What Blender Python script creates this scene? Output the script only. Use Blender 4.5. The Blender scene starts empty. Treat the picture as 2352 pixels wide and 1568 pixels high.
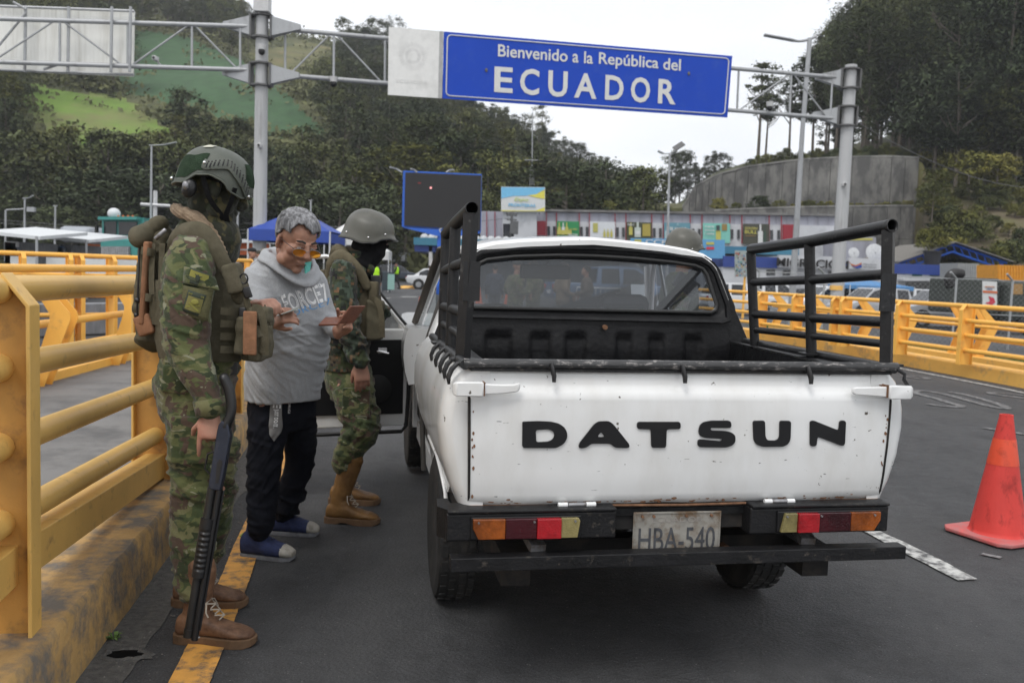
import bpy, bmesh, math, random
import numpy as np
from mathutils import Vector, Matrix, Euler, noise
# --- camera, world, sun, exposure
C = bpy.context.scene.collection
scene = bpy.context.scene
EYE = 1.40
FPX = 2050.0
PITCH = math.radians(4.45); ROLL = math.radians(2.0)
cam_d = bpy.data.cameras.new('camera'); cam = bpy.data.objects.new('camera', cam_d); C.objects.link(cam)
cam_d.sensor_width = 36.0; cam_d.lens = FPX / 2352.0 * 36.0
CM = Matrix.Rotation(math.pi / 2 - PITCH, 3, 'X') @ Matrix.Rotation(ROLL, 3, 'Z')
cam.matrix_world = Matrix.Translation((0,0, EYE)) @ CM.to_4x4()
cam_d.clip_start = 0.05; cam_d.clip_end = 3000
cam_d.dof.use_dof = True; cam_d.dof.focus_distance = 3.3; cam_d.dof.aperture_fstop = 5.0
scene.camera = cam
world = bpy.data.worlds.new('World'); scene.world = world; world.use_nodes = True
wn = world.node_tree; wn.nodes.clear()
_o = wn.nodes.new('ShaderNodeOutputWorld'); _b = wn.nodes.new('ShaderNodeBackground')
_s = wn.nodes.new('ShaderNodeTexSky'); _s.sky_type = 'NISHITA'; _s.sun_disc = False
SUN_EL, SUN_AZ = math.radians(58), math.radians(205)
_s.sun_elevation = SUN_EL; _s.sun_rotation = SUN_AZ
_v = wn.nodes.new('ShaderNodeVectorMath'); _v.operation = 'SCALE'; _v.inputs['Scale'].default_value = 0.10
wn.links.new(_s.outputs['Color'], _v.inputs[0])
_tc = wn.nodes.new('ShaderNodeTexCoord'); _mp = wn.nodes.new('ShaderNodeMapping'); _mp.inputs['Scale'].default_value = (1.3,1.3,3.2)
_n = wn.nodes.new('ShaderNodeTexNoise'); _n.inputs['Scale'].default_value = 2.2; _n.inputs['Detail'].default_value = 7; _n.inputs['Roughness'].default_value = .52
_r = wn.nodes.new('ShaderNodeValToRGB'); _r.color_ramp.elements[0].position = .30; _r.color_ramp.elements[0].color = (.78,.80,.84,1)
_r.color_ramp.elements[1].position = .62; _r.color_ramp.elements[1].color = (.96,.97,.985,1)
_m = wn.nodes.new('ShaderNodeMix'); _m.data_type = 'RGBA'; _m.inputs['Factor'].default_value = .93
wn.links.new(_tc.outputs['Generated'], _mp.inputs['Vector']); wn.links.new(_mp.outputs[0], _n.inputs['Vector'])
wn.links.new(_n.outputs['Fac'], _r.inputs['Fac']); wn.links.new(_v.outputs[0], _m.inputs[6]); wn.links.new(_r.outputs['Color'], _m.inputs[7])
wn.links.new(_m.outputs[2], _b.inputs['Color']); _b.inputs['Strength'].default_value = 1.30
wn.links.new(_b.outputs[0], _o.inputs['Surface'])
sun_d = bpy.data.lights.new('sun', 'SUN'); sun = bpy.data.objects.new('sun', sun_d); C.objects.link(sun)
sun_d.energy = 1.5; sun_d.angle = math.radians(24); sun_d.color = (1.0,.97,.93)
sun.rotation_euler = Vector((math.sin(SUN_AZ) * math.cos(SUN_EL), math.cos(SUN_AZ) * math.cos(SUN_EL), math.sin(SUN_EL))).to_track_quat('Z', 'Y').to_euler()
vs = scene.view_settings; vs.view_transform = 'Standard'; vs.look = 'None'; vs.exposure = 0.10; vs.gamma = 1.0; vs.use_curve_mapping = False
scene.render.engine = 'CYCLES'
scene.cycles.max_bounces = 6; scene.cycles.transparent_max_bounces = 12
# --- measuring helpers (a sight line from the camera position cut by a real plane)
def ray(px, py): return CM @ Vector(((px - 1176) / FPX, -(py - 784) / FPX, -1.0))
def at(px, py, Y):
 d = ray(px, py); return Vector((0,0, EYE)) + d * (Y / d.y)
def gnd(px, py, z=0.0):
 d = ray(px, py); return Vector((0,0, EYE)) + d * ((z - EYE) / d.z)
# --- materials
MATS = {}
def _node(nt, t, **kw):
 n = nt.nodes.new(t)
 for k, v in kw.items(): setattr(n, k, v)
 return n
def lin(c):
 return tuple(((x / 12.92) if x <= .04045 else ((x + .055) / 1.055) ** 2.4) for x in c)
def mat(name, col, rough=.6, metal=0., var=.12, scale=6., bump=0., bscale=60., col2=None, thr=None, spec=.5, coat=0., dirt=None, dirt_amt=.4, dirt_scale=5., coord='Object', detail=6., stretch=(1,1,1)):
 """principled material: base colour broken up by noise, an optional second colour in patches, dirt patches and fine bump"""
 if name in MATS: return MATS[name]
 m = bpy.data.materials.new(name); m.use_nodes = True; nt = m.node_tree; L = nt.links
 b = nt.nodes['Principled BSDF']
 tc = _node(nt, 'ShaderNodeTexCoord'); mp = _node(nt, 'ShaderNodeMapping'); mp.inputs['Scale'].default_value = stretch
 L.new(tc.outputs[coord], mp.inputs['Vector'])
 n = _node(nt, 'ShaderNodeTexNoise'); n.inputs['Scale'].default_value = scale; n.inputs['Detail'].default_value = detail; n.inputs['Roughness'].default_value = .6
 L.new(mp.outputs[0], n.inputs['Vector'])
 r = _node(nt, 'ShaderNodeValToRGB'); c = Vector(col[:3])
 e = r.color_ramp.elements
 e[0].position, e[1].position = .32,.68
 c2 = Vector(col2[:3]) if col2 else c
 e[0].color = (*(c * (1 - var)),1); e[1].color = (*[min(1, x) for x in (c2 * (1 + var))],1)
 if thr: e[0].position, e[1].position = thr
 L.new(n.outputs['Fac'], r.inputs['Fac']); out = r.outputs['Color']
 if dirt:
  n2 = _node(nt, 'ShaderNodeTexNoise'); n2.inputs['Scale'].default_value = dirt_scale; n2.inputs['Detail'].default_value = 9; n2.inputs['Roughness'].default_value = .68
  L.new(mp.outputs[0], n2.inputs['Vector'])
  r2 = _node(nt, 'ShaderNodeValToRGB'); r2.color_ramp.elements[0].position = 1 - dirt_amt - .12; r2.color_ramp.elements[1].position = 1 - dirt_amt + .06
  r2.color_ramp.elements[0].color = (0,0,0,1); r2.color_ramp.elements[1].color = (1,1,1,1)
  L.new(n2.outputs['Fac'], r2.inputs['Fac'])
  mx = _node(nt, 'ShaderNodeMix', data_type='RGBA'); L.new(r2.outputs['Color'], mx.inputs['Factor']); L.new(out, mx.inputs[6]); mx.inputs[7].default_value = (*dirt, 1)
  out = mx.outputs[2]
 L.new(out, b.inputs['Base Color'])
 b.inputs['Roughness'].default_value = rough; b.inputs['Metallic'].default_value = metal
 b.inputs['Specular IOR Level'].default_value = spec; b.inputs['Coat Weight'].default_value = coat; b.inputs['Coat Roughness'].default_value = .08
 if bump:
  n3 = _node(nt, 'ShaderNodeTexNoise'); n3.inputs['Scale'].default_value = bscale; n3.inputs['Detail'].default_value = 5; L.new(mp.outputs[0], n3.inputs['Vector'])
  bp = _node(nt, 'ShaderNodeBump'); bp.inputs['Strength'].default_value = min(1, bump); bp.inputs['Distance'].default_value = .01
  L.new(n3.outputs['Fac'], bp.inputs['Height']); L.new(bp.outputs[0], b.inputs['Normal'])
 MATS[name] = m; return m
def glassmat(name, tint, gloss=.12, alpha=.6, rough=.03, body=(.25,.26,.27)):
 """tinted pane: mostly lets light through, mirrors a little"""
 m = bpy.data.materials.new(name); m.use_nodes = True; nt = m.node_tree; nt.nodes.clear(); L = nt.links
 o = _node(nt, 'ShaderNodeOutputMaterial'); t = _node(nt, 'ShaderNodeBsdfTransparent'); g = _node(nt, 'ShaderNodeBsdfGlossy'); d = _node(nt, 'ShaderNodeBsdfDiffuse')
 t.inputs[0].default_value = (*tint, 1); g.inputs['Roughness'].default_value = rough; g.inputs[0].default_value = (.9,.93,.95,1)
 d.inputs[0].default_value = (*body, 1)
 a = _node(nt, 'ShaderNodeMixShader'); a.inputs[0].default_value = 1 - alpha; L.new(t.outputs[0], a.inputs[1]); L.new(d.outputs[0], a.inputs[2])
 f = _node(nt, 'ShaderNodeFresnel'); f.inputs[0].default_value = 1.5
 ad = _node(nt, 'ShaderNodeMath', operation='MAXIMUM'); ad.inputs[1].default_value = gloss; L.new(f.outputs[0], ad.inputs[0])
 c = _node(nt, 'ShaderNodeMixShader'); L.new(ad.outputs[0], c.inputs[0]); L.new(a.outputs[0], c.inputs[1]); L.new(g.outputs[0], c.inputs[2])
 L.new(c.outputs[0], o.inputs[0]); MATS[name] = m; return m
def camo(name, cols, scale=14., stretch=(1,1,1), pixel=0., specks=None, bump=.35, rough=.85):
 """camouflage cloth: noise thresholds layered, optionally on a square pixel grid"""
 m = bpy.data.materials.new(name); m.use_nodes = True; nt = m.node_tree; L = nt.links; b = nt.nodes['Principled BSDF']
 tc = _node(nt, 'ShaderNodeTexCoord'); mp = _node(nt, 'ShaderNodeMapping'); mp.inputs['Scale'].default_value = stretch; L.new(tc.outputs['Object'], mp.inputs['Vector']); vec = mp.outputs[0]
 if pixel:
  sn = _node(nt, 'ShaderNodeVectorMath', operation='SNAP'); sn.inputs[1].default_value = (pixel,) * 3; L.new(vec, sn.inputs[0]); vec = sn.outputs[0]
 out = None
 for i, (c, th) in enumerate(cols):
  if out is None:
   rg = _node(nt, 'ShaderNodeRGB'); rg.outputs[0].default_value = (*c, 1); out = rg.outputs[0]; continue
  of = _node(nt, 'ShaderNodeVectorMath', operation='ADD'); of.inputs[1].default_value = (i * 7.3, i * 3.1, i * 5.7); L.new(vec, of.inputs[0])
  n = _node(nt, 'ShaderNodeTexNoise'); n.inputs['Scale'].default_value = scale * (1 + .25 * i); n.inputs['Detail'].default_value = 2.5; n.inputs['Roughness'].default_value = .55; n.inputs['Distortion'].default_value = .6
  L.new(of.outputs[0], n.inputs['Vector'])
  r = _node(nt, 'ShaderNodeValToRGB'); r.color_ramp.elements[0].position = th - .012; r.color_ramp.elements[1].position = th + .012; L.new(n.outputs['Fac'], r.inputs['Fac'])
  mx = _node(nt, 'ShaderNodeMix', data_type='RGBA'); L.new(r.outputs['Color'], mx.inputs['Factor']); L.new(out, mx.inputs[6]); mx.inputs[7].default_value = (*c, 1); out = mx.outputs[2]
 n = _node(nt, 'ShaderNodeTexNoise'); n.inputs['Scale'].default_value = 420; n.inputs['Detail'].default_value = 2; L.new(tc.outputs['Object'], n.inputs['Vector'])
 n4 = _node(nt, 'ShaderNodeTexNoise'); n4.inputs['Scale'].default_value = 22; n4.inputs['Detail'].default_value = 6; n4.inputs['Distortion'].default_value = 1.2; L.new(tc.outputs['Object'], n4.inputs['Vector'])
 mu = _node(nt, 'ShaderNodeMath', operation='MULTIPLY_ADD'); mu.inputs[1].default_value = 6.; L.new(n4.outputs['Fac'], mu.inputs[0]); L.new(n.outputs['Fac'], mu.inputs[2])
 bp = _node(nt, 'ShaderNodeBump'); bp.inputs['Strength'].default_value = bump; bp.inputs['Distance'].default_value = .004; L.new(mu.outputs[0], bp.inputs['Height']); L.new(bp.outputs[0], b.inputs['Normal'])
 L.new(out, b.inputs['Base Color']); b.inputs['Roughness'].default_value = rough; b.inputs['Specular IOR Level'].default_value = .2
 b.inputs['Sheen Weight'].default_value = .15
 MATS[name] = m; return m
# --- scene-tree helpers
def thing(name, label=None, cat=None, loc=(0,0,0), rotz=0., group=None, rot=None):
 o = bpy.data.objects.new(name, None); C.objects.link(o); o.empty_display_size = .2
 o.location = loc; o.rotation_euler = rot if rot else (0,0, rotz)
 tag(o, label, cat, group); return o
def tag(o, label=None, cat=None, group=None, kind=None):
 if label: o['label'] = label
 if cat: o['category'] = cat
 if group: o['group'] = group
 if kind: o['kind'] = kind
 return o
def root_of(o):
 while o.parent: o = o.parent
 return o
def copy_tree(o, parent=None):
 c = o.copy(); C.objects.link(c); c.parent = parent
 for ch in [x for x in KIDS.get(o.name, [])]:
  k = copy_tree(ch, c); KIDS.setdefault(c.name, []).append(k)
 return c
KIDS = {}
def place(proto, used, loc, rotz=0., label=None, group=None, scale=None):
 o = proto if not used else copy_tree(proto)
 o.location = loc; o.rotation_euler = (0,0, rotz)
 if label: o['label'] = label
 if group: o['group'] = group
 if scale: o.scale = scale if hasattr(scale, '__len__') else (scale,) * 3
 return o
class MB:
 """collects shapes, builds ONE mesh object"""
 def __init__(s): s.v = []; s.f = []; s.mi = []; s.m = 0
 def add(s, vs, fs):
  k = len(s.v); s.v += [tuple(p) for p in vs]; s.f += [tuple(i + k for i in f) for f in fs]; s.mi += [s.m] * len(fs); return s
 def box(s, c, d, R=None):
  x, y, z = d[0] / 2, d[1] / 2, d[2] / 2
  ps = [Vector((a * x, b * y, e * z)) for e in (-1,1) for b in (-1,1) for a in (-1,1)]
  if R is not None: ps = [R @ p for p in ps]
  c = Vector(c)
  return s.add([p + c for p in ps],[(0,2,3,1),(4,5,7,6),(0,1,5,4),(2,6,7,3),(0,4,6,2),(1,3,7,5)])
 def bbox(s, x0, x1, y0, y1, z0, z1): return s.box(((x0 + x1) / 2,(y0 + y1) / 2,(z0 + z1) / 2),(abs(x1 - x0), abs(y1 - y0), abs(z1 - z0)))
 def beam(s, a, b, w, h, up=(0,0,1)):
  a, b = Vector(a), Vector(b); d = (b - a); L = d.length; d.normalize(); u = Vector(up); x = d.cross(u).normalized(); u = x.cross(d)
  R = Matrix((x, d, u)).transposed(); return s.box((a + b) / 2,(w, L, h), R)
 def tube(s, pts, r, n=10, cap=True, closed=False):
  pts = [Vector(p) for p in pts]; N = len(pts); rs = r if hasattr(r, '__len__') else [r] * N
  t0 = (pts[1] - pts[0]).normalized(); a = Vector((0,0,1)) if abs(t0.z) < .9 else Vector((1,0,0)); u = t0.cross(a).normalized(); V = []
  for i, p in enumerate(pts):
   if closed: t = (pts[(i + 1) % N] - pts[i - 1]).normalized()
   else: t = (pts[min(i + 1, N - 1)] - pts[max(i - 1,0)]).normalized()
   u = (u - t * u.dot(t)).normalized(); w = t.cross(u)
   ra = rs[i]; rb = ra
   if hasattr(ra, '__len__'): ra, rb = ra
   V += [p + u * (math.cos(2 * math.pi * j / n) * ra) + w * (math.sin(2 * math.pi * j / n) * rb) for j in range(n)]
  F = [(i * n + j, i * n + (j + 1) % n, (i + 1) * n + (j + 1) % n, (i + 1) * n + j) for i in range(N - 1) for j in range(n)]
  if closed: F += [((N - 1) * n + j, (N - 1) * n + (j + 1) % n, (j + 1) % n, j) for j in range(n)]
  elif cap: F += [tuple(range(n - 1,-1,-1)), tuple((N - 1) * n + j for j in range(n))]
  return s.add(V, F)
 def cyl(s, a, b, r, r2=None, n=16): return s.tube([a, b],[r, r if r2 is None else r2], n)
 def loft(s, rings, cap=True, closed=True):
  n = len(rings[0]); V = [p for r in rings for p in r]; F = []
  for i in range(len(rings) - 1):
   for j in range(n if closed else n - 1):
    F.append((i * n + j, i * n + (j + 1) % n, (i + 1) * n + (j + 1) % n, (i + 1) * n + j))
  if cap and closed: F += [tuple(range(n - 1,-1,-1)), tuple((len(rings) - 1) * n + j for j in range(n))]
  return s.add(V, F)
 def prism(s, poly, o, u, v, d):
  """polygon in the (u,v) plane at o, pushed along d (vector)"""
  o, u, v, d = Vector(o), Vector(u), Vector(v), Vector(d); n = len(poly)
  A = [o + u * p[0] + v * p[1] for p in poly]; B = [p + d for p in A]
  return s.add(A + B, [tuple(range(n - 1,-1,-1)), tuple(range(n, 2 * n))] + [(j, (j + 1) % n, n + (j + 1) % n, n + j) for j in range(n)])
 def lathe(s, prof, c=(0,0,0), n=24, axis='Z', scale=(1,1)):
  c = Vector(c); V = []
  for (r, h) in prof:
   for j in range(n):
    a = 2 * math.pi * j / n; x, y = r * math.cos(a) * scale[0], r * math.sin(a) * scale[1]
    V.append(c + (Vector((x, y, h)) if axis == 'Z' else Vector((h, x, y)) if axis == 'X' else Vector((x, h, y))))
  F = [(i * n + j, i * n + (j + 1) % n, (i + 1) * n + (j + 1) % n, (i + 1) * n + j) for i in range(len(prof) - 1) for j in range(n)]
  F += [tuple(range(n - 1,-1,-1)), tuple((len(prof) - 1) * n + j for j in range(n))]
  return s.add(V, F)
 def ell(s, c, r, n=12, m=8, R=None):
  c = Vector(c); rr = r if hasattr(r, '__len__') else (r,) * 3; V = []; F = []
  for i in range(m + 1):
   th = math.pi * i / m
   for j in range(n):
    ph = 2 * math.pi * j / n; p = Vector((rr[0] * math.sin(th) * math.cos(ph), rr[1] * math.sin(th) * math.sin(ph), rr[2] * math.cos(th)))
    if R is not None: p = R @ p
    V.append(c + p)
  for i in range(m):
   for j in range(n):
    q = (i * n + j, (i + 1) * n + j, (i + 1) * n + (j + 1) % n, i * n + (j + 1) % n); F.append(q)
  return s.add(V, F)
 def xf(s, Mx): s.v = [tuple(Mx @ Vector(p)) for p in s.v]; return s
 def build(s, name, material=None, parent=None, smooth=None, bevel=0., W=False, subsurf=0, weld=False, props=None):
  me = bpy.data.meshes.new(name); vs_ = s.v
  o = bpy.data.objects.new(name, me); C.objects.link(o)
  if parent is not None:
   o.parent = parent; KIDS.setdefault(parent.name, []).append(o)
   if W:
    r = root_of(parent); Mi = (Matrix.Translation(r.location) @ r.rotation_euler.to_matrix().to_4x4()).inverted()
    vs_ = [tuple(Mi @ Vector(p)) for p in vs_]
  me.from_pydata(vs_, [], s.f)
  ms = material if isinstance(material, (list, tuple)) else [material]
  for m_ in ms:
   if m_: me.materials.append(m_)
  if len(ms) > 1: me.polygons.foreach_set('material_index', s.mi)
  me.validate(clean_customdata=False)
  bm = bmesh.new(); bm.from_mesh(me)
  bmesh.ops.remove_doubles(bm, verts=bm.verts, dist=1e-5)
  bmesh.ops.recalc_face_normals(bm, faces=bm.faces); bm.to_mesh(me); bm.free()
  if smooth is not None:
   me.polygons.foreach_set('use_smooth', [True] * len(me.polygons)); me.set_sharp_from_angle(angle=math.radians(smooth))
  if bevel:
   b = o.modifiers.new('bevel', 'BEVEL'); b.width = bevel; b.segments = 2; b.limit_method = 'ANGLE'; b.angle_limit = math.radians(35); b.harden_normals = False
  if subsurf:
   b = o.modifiers.new('sub', 'SUBSURF'); b.levels = subsurf; b.render_levels = subsurf
  if props:
   for k, v in props.items(): o[k] = v
  return o
def spline(pts, k=6):
 """catmull-rom through 3-D points (or tuples of any length)"""
 P = [np.array(p, float) for p in pts]; P = [2 * P[0] - P[1]] + P + [2 * P[-1] - P[-2]]; out = []
 for i in range(1, len(P) - 2):
  for j in range(k):
   t = j / k; a, b, c, d = P[i - 1:i + 3]
   out.append(.5 * ((2 * b) + (-a + c) * t + (2 * a - 5 * b + 4 * c - d) * t * t + (-a + 3 * b - 3 * c + d) * t ** 3))
 out.append(P[-2]); return out
def text_obj(s, name, material, parent, o, u, v, w=None, h=1., depth=.004, bold=0., shear=0., align='LEFT', W=False, spacing=1.0):
 """lettering as a thin solid: o = lower-left corner, u/v = unit directions right/up; w,h = fitted size in metres"""
 cu = bpy.data.curves.new('t', 'FONT'); cu.body = s; cu.size = 1.0; cu.offset = bold; cu.shear = shear; cu.space_character = spacing; cu.resolution_u = 3
 ob = bpy.data.objects.new('t', cu); C.objects.link(ob)
 dg = bpy.context.evaluated_depsgraph_get(); me = bpy.data.meshes.new_from_object(ob.evaluated_get(dg)); bpy.data.objects.remove(ob);
 vs_ = np.array([tuple(p.co) for p in me.vertices]); fs = [tuple(p.vertices) for p in me.polygons]; bpy.data.meshes.remove(me)
 mn, mx = vs_.min(0), vs_.max(0); sy = h / (mx[1] - mn[1]); sx = sy if w is None else w / (mx[0] - mn[0])
 o, u, v = Vector(o), Vector(u).normalized(), Vector(v).normalized(); nrm = u.cross(v)
 ed = {}
 for f in fs:
  for a, b in zip(f, f[1:] + f[:1]):
   if (b, a) in ed: del ed[(b, a)]
   else: ed[(a, b)] = 1
 P = [o + u * ((p[0] - mn[0]) * sx) + v * ((p[1] - mn[1]) * sy) for p in vs_]; n = len(P)
 V = [p + nrm * depth for p in P] + P
 F = fs + [tuple(i + n for i in reversed(f)) for f in fs] + [(b, a, a + n, b + n) for a, b in ed]
 mb = MB(); mb.add(V, F); return mb.build(name, material, parent, W=W)
# === ground, road, kerbs, markings
def road_mat():
 m = bpy.data.materials.new('asphalt'); m.use_nodes = True; nt = m.node_tree; L = nt.links; b = nt.nodes['Principled BSDF']
 tc = _node(nt, 'ShaderNodeTexCoord'); P = tc.outputs['Object']
 def nz(sc, det=6, ro=.6, dis=0.):
  n = _node(nt, 'ShaderNodeTexNoise'); n.inputs['Scale'].default_value = sc; n.inputs['Detail'].default_value = det; n.inputs['Roughness'].default_value = ro; n.inputs['Distortion'].default_value = dis
  L.new(P, n.inputs['Vector']); return n.outputs['Fac']
 def ramp(f, a, b_, ca, cb):
  r = _node(nt, 'ShaderNodeValToRGB'); r.color_ramp.elements[0].position = a; r.color_ramp.elements[1].position = b_
  r.color_ramp.elements[0].color = (*ca, 1); r.color_ramp.elements[1].color = (*cb, 1); L.new(f, r.inputs['Fac']); return r.outputs['Color']
 def mix(f, a, b_, t='MIX'):
  x = _node(nt, 'ShaderNodeMix', data_type='RGBA', blend_type=t)
  if hasattr(f, 'links'): L.new(f, x.inputs['Factor'])
  else: x.inputs['Factor'].default_value = f
  for s, i in ((a, 6),(b_, 7)):
   if hasattr(s, 'links'): L.new(s, x.inputs[i])
   else: x.inputs[i].default_value = (*s, 1)
  return x.outputs[2]
 base = ramp(nz(.55,8,.62),.3,.7,(.046,.047,.050),(.076,.077,.081))
 fine = ramp(nz(150,4,.8),.36,.66,(.35,) * 3,(1.85,) * 3)
 c = mix(.9, base, fine, 'MULTIPLY'); c = mix(.7, c, ramp(nz(9,8,.75),.34,.68,(.62,) * 3,(1.35,) * 3), 'MULTIPLY')
 vo = _node(nt, 'ShaderNodeTexVoronoi'); vo.inputs['Scale'].default_value = 60; L.new(P, vo.inputs['Vector'])
 sp = ramp(vo.outputs['Distance'],.13,.24,(1,) * 3,(0,) * 3)
 gate = ramp(nz(23,3),.57,.62,(0,) * 3,(1,) * 3)
 g2 = mix(1.0, sp, gate, 'MULTIPLY'); c = mix(g2, c, (.23,.225,.215))
 st = ramp(nz(2.3,9,.7,.5),.52,.72,(0,) * 3,(.55,) * 3); c = mix(st, c, (.026,.026,.028))
 dust = ramp(nz(.23,6),.5,.75,(0,) * 3,(.5,) * 3); c = mix(dust, c, (.10,.098,.094))
 mp = _node(nt, 'ShaderNodeMapping'); mp.inputs['Rotation'].default_value = (0,0, math.radians(-9)); mp.inputs['Scale'].default_value = (1.6,.07,1); L.new(P, mp.inputs['Vector'])
 ns = _node(nt, 'ShaderNodeTexNoise'); ns.inputs['Scale'].default_value = 1.; ns.inputs['Detail'].default_value = 5; L.new(mp.outputs[0], ns.inputs['Vector'])
 c = mix(ramp(ns.outputs['Fac'],.5,.68,(0,) * 3,(.5,) * 3), c, (.098,.098,.10))
 L.new(c, b.inputs['Base Color']); b.inputs['Roughness'].default_value = .78; b.inputs['Specular IOR Level'].default_value = .35
 ad = _node(nt, 'ShaderNodeMath', operation='ADD'); L.new(nz(330,3), ad.inputs[0]); L.new(vo.outputs['Distance'], ad.inputs[1])
 bp = _node(nt, 'ShaderNodeBump'); bp.inputs['Strength'].default_value = .9; bp.inputs['Distance'].default_value = .010; L.new(ad.outputs[0], bp.inputs['Height']); L.new(bp.outputs[0], b.inputs['Normal'])
 return m
ASPH = road_mat()
def paint_mat(name, col, wear=.45, under=(.07,.07,.072)):
 return mat(name, col, rough=.7, var=.14, scale=14, dirt=under, dirt_amt=wear, dirt_scale=16, bump=.3, bscale=120)
YPAINT = paint_mat('yellow_road_paint', (.58,.29,.06),.40)
WPAINT = paint_mat('white_road_paint', (.50,.50,.48),.455)
WPAINT2 = paint_mat('faded_road_paint', (.24,.24,.24),.52)
KERBM = mat('yellow_kerb_paint', (.46,.29,.11), rough=.8, var=.22, scale=4.5, dirt=(.165,.145,.12), dirt_amt=.455, dirt_scale=7, bump=.6, bscale=35)
KERBM2 = mat('bright_yellow_kerb_paint', (.80,.45,.10), rough=.7, var=.1, scale=1.2, dirt=(.28,.22,.14), dirt_amt=.36, dirt_scale=2., bump=.3, bscale=14)
CONC = mat('walkway_concrete', (.17,.168,.165), rough=.85, var=.12, scale=1.2, dirt=(.10,.10,.10), dirt_amt=.4, dirt_scale=2.2, bump=.4, bscale=90)
GRIT = mat('gutter_grit', (.088,.086,.083), rough=.95, var=.3, scale=30, dirt=(.13,.125,.115), dirt_amt=.40, dirt_scale=40, bump=.9, bscale=180)
def sst(a, b, x):
 t = min(1, max(0,(x - a) / (b - a))); return t * t * (3 - 2 * t)
R2LINE = [(8.75,12.5),(8.51,14.76),(8.30,16.2),(7.85,17.9),(7.5,20.5),(7.1,24.0),(6.9,30.0)]
def r2x(y):
 if y <= R2LINE[0][1]: return R2LINE[0][0] + (R2LINE[0][1] - y) * .08
 for (x0, y0),(x1, y1) in zip(R2LINE, R2LINE[1:]):
  if y <= y1: return x0 + (x1 - x0) * (y - y0) / (y1 - y0)
 return R2LINE[-1][0]
def groundz(x, y):
 s = sst(.8,5., x - r2x(y)); t = 1 - sst(52,60, y)
 return -.45 * s * max(t, 0) if y < 62 else 0.
xs = [-600,-300,-150,-80,-50,-35] + [-25 + i * 1.25 for i in range(48)] + [38,45,60,90,150,300,600]
ys = [-30,-15,-5,0] + [2 + 1.25 * i for i in range(50)] + [70,80,95,120,160,220,300,450,700,1100]
mb = MB(); nx = len(xs)
mb.add([(x, y, groundz(x, y)) for y in ys for x in xs],[(j * nx + i, j * nx + i + 1,(j + 1) * nx + i + 1,(j + 1) * nx + i) for j in range(len(ys) - 1) for i in range(nx - 1)])
o = mb.build('ground', ASPH, smooth=60); o['kind'] = 'structure'
def strip(name, a, b, z, m, kind='structure', jit=0.):
 """flat band between two polylines"""
 n = len(a); mb = MB(); mb.add([(x, y, z) for x, y in a] + [(x, y, z) for x, y in b],[(i, i + 1, n + i + 1, n + i) for i in range(n - 1)])
 o = mb.build(name, m);
 if kind: o['kind'] = kind
 return o
KF = [(-.98,.2),(-1.16,1.3),(-1.407,2.843),(-1.60,4.15),(-1.91,6.2),(-2.30,8.36),(-2.75,10.8),(-3.3,13.2)]
kf = [tuple(p) for p in spline(KF, 14)]
rng = random.Random(4)
strip('gutter', [(x - .01, y) for x, y in kf],[(x + .17 + .06 * noise.noise(Vector((y * 2.1,0,0))) + .03 * noise.noise(Vector((y * 9,3,0))), y) for x, y in kf],.004, GRIT)
strip('walkway', [(x - .38, y) for x, y in kf] + [(-4.6,21),(-5.8,30)],[(-3.9,.2),(-4.1,1.5),(-4.35,4)] + [(-5.0 + 0 * i, 5 + (kf[-1][1] - 5) * i / (len(kf) - 4)) for i in range(len(kf) - 3)] + [(-6.2,21),(-7.2,30)],.10, CONC)
mb = MB(); rings = []
for i, (x, y) in enumerate(kf):
 w = noise.noise(Vector((y * 5.3,1,0))) * .010; w2 = noise.noise(Vector((y * 11., 7,0))) * .012
 rings.append([Vector((x + .012, y, -.05)), Vector((x + .004 + w * .5, y, .10)), Vector((x - .003 + w, y, .222 + w2 * .5)), Vector((x - .016 + w, y, .240 + w2 * .3)), Vector((x - .22, y, .243)), Vector((x - .42, y, .238)), Vector((x - .43, y, -.05))])
mb.loft(rings); o = mb.build('kerb', KERBM, smooth=50); tag(o, kind='structure')
YL = spline([(-.84,.6),(-.935,1.7),(-1.10,2.87),(-1.25,3.83),(-1.39,4.63),(-1.75,7.0),(-2.2,9.6)],30); YR = spline([(-.70,.6),(-.81,1.7),(-.965,2.87),(-1.12,3.83),(-1.26,4.63),(-1.62,7.0),(-2.07,9.6)],30)
strip('yellow_edge_line', [(p[0] + .004 * noise.noise(Vector((p[1] * 40,0,1))), p[1]) for p in YL],[(p[0] + .006 * noise.noise(Vector((p[1] * 37,5,1))), p[1]) for p in YR],.008, YPAINT)
def dash(name, quad, m=WPAINT, z=.008):
 n = 12; a, b, c, d = [Vector((*q, 0)) for q in quad]; L_ = [a.lerp(b, i / n) for i in range(n + 1)]; R_ = [d.lerp(c, i / n) for i in range(n + 1)]
 k = (b - a).length * .006
 return strip(name, [(p.x + rng.uniform(-k, k), p.y) for p in L_],[(p.x + rng.uniform(-k, k), p.y) for p in R_], z, m)
dash('lane_line', [(2.175,4.17),(1.90,5.6),(2.005,5.62),(2.285,4.20)])
for i, (y0) in enumerate((8.2,12.4,16.6)):
 x0 = 2.23 - (y0 - 4.2) * .16; dash('lane_line', [(x0, y0),(x0 - .25, y0 + 1.6),(x0 - .12, y0 + 1.6),(x0 + .13, y0)])
dash('lane_line', [(4.74,8.86),(6.1,7.0),(6.16,7.06),(4.80,8.92)], WPAINT2)
dash('lane_line', [(2.50,4.60),(2.57,4.54),(2.60,4.57),(2.53,4.63)], WPAINT2)
for (pa, pb) in (((880,684),(900,684)),((925,681),(962,681)),((845,688),(860,693))):
 a, b = gnd(*pa), gnd(*pb); dash('crossing_dash', [(a.x, a.y),(b.x, b.y),(b.x, b.y - 1.3),(a.x, a.y - 1.3)])
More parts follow.
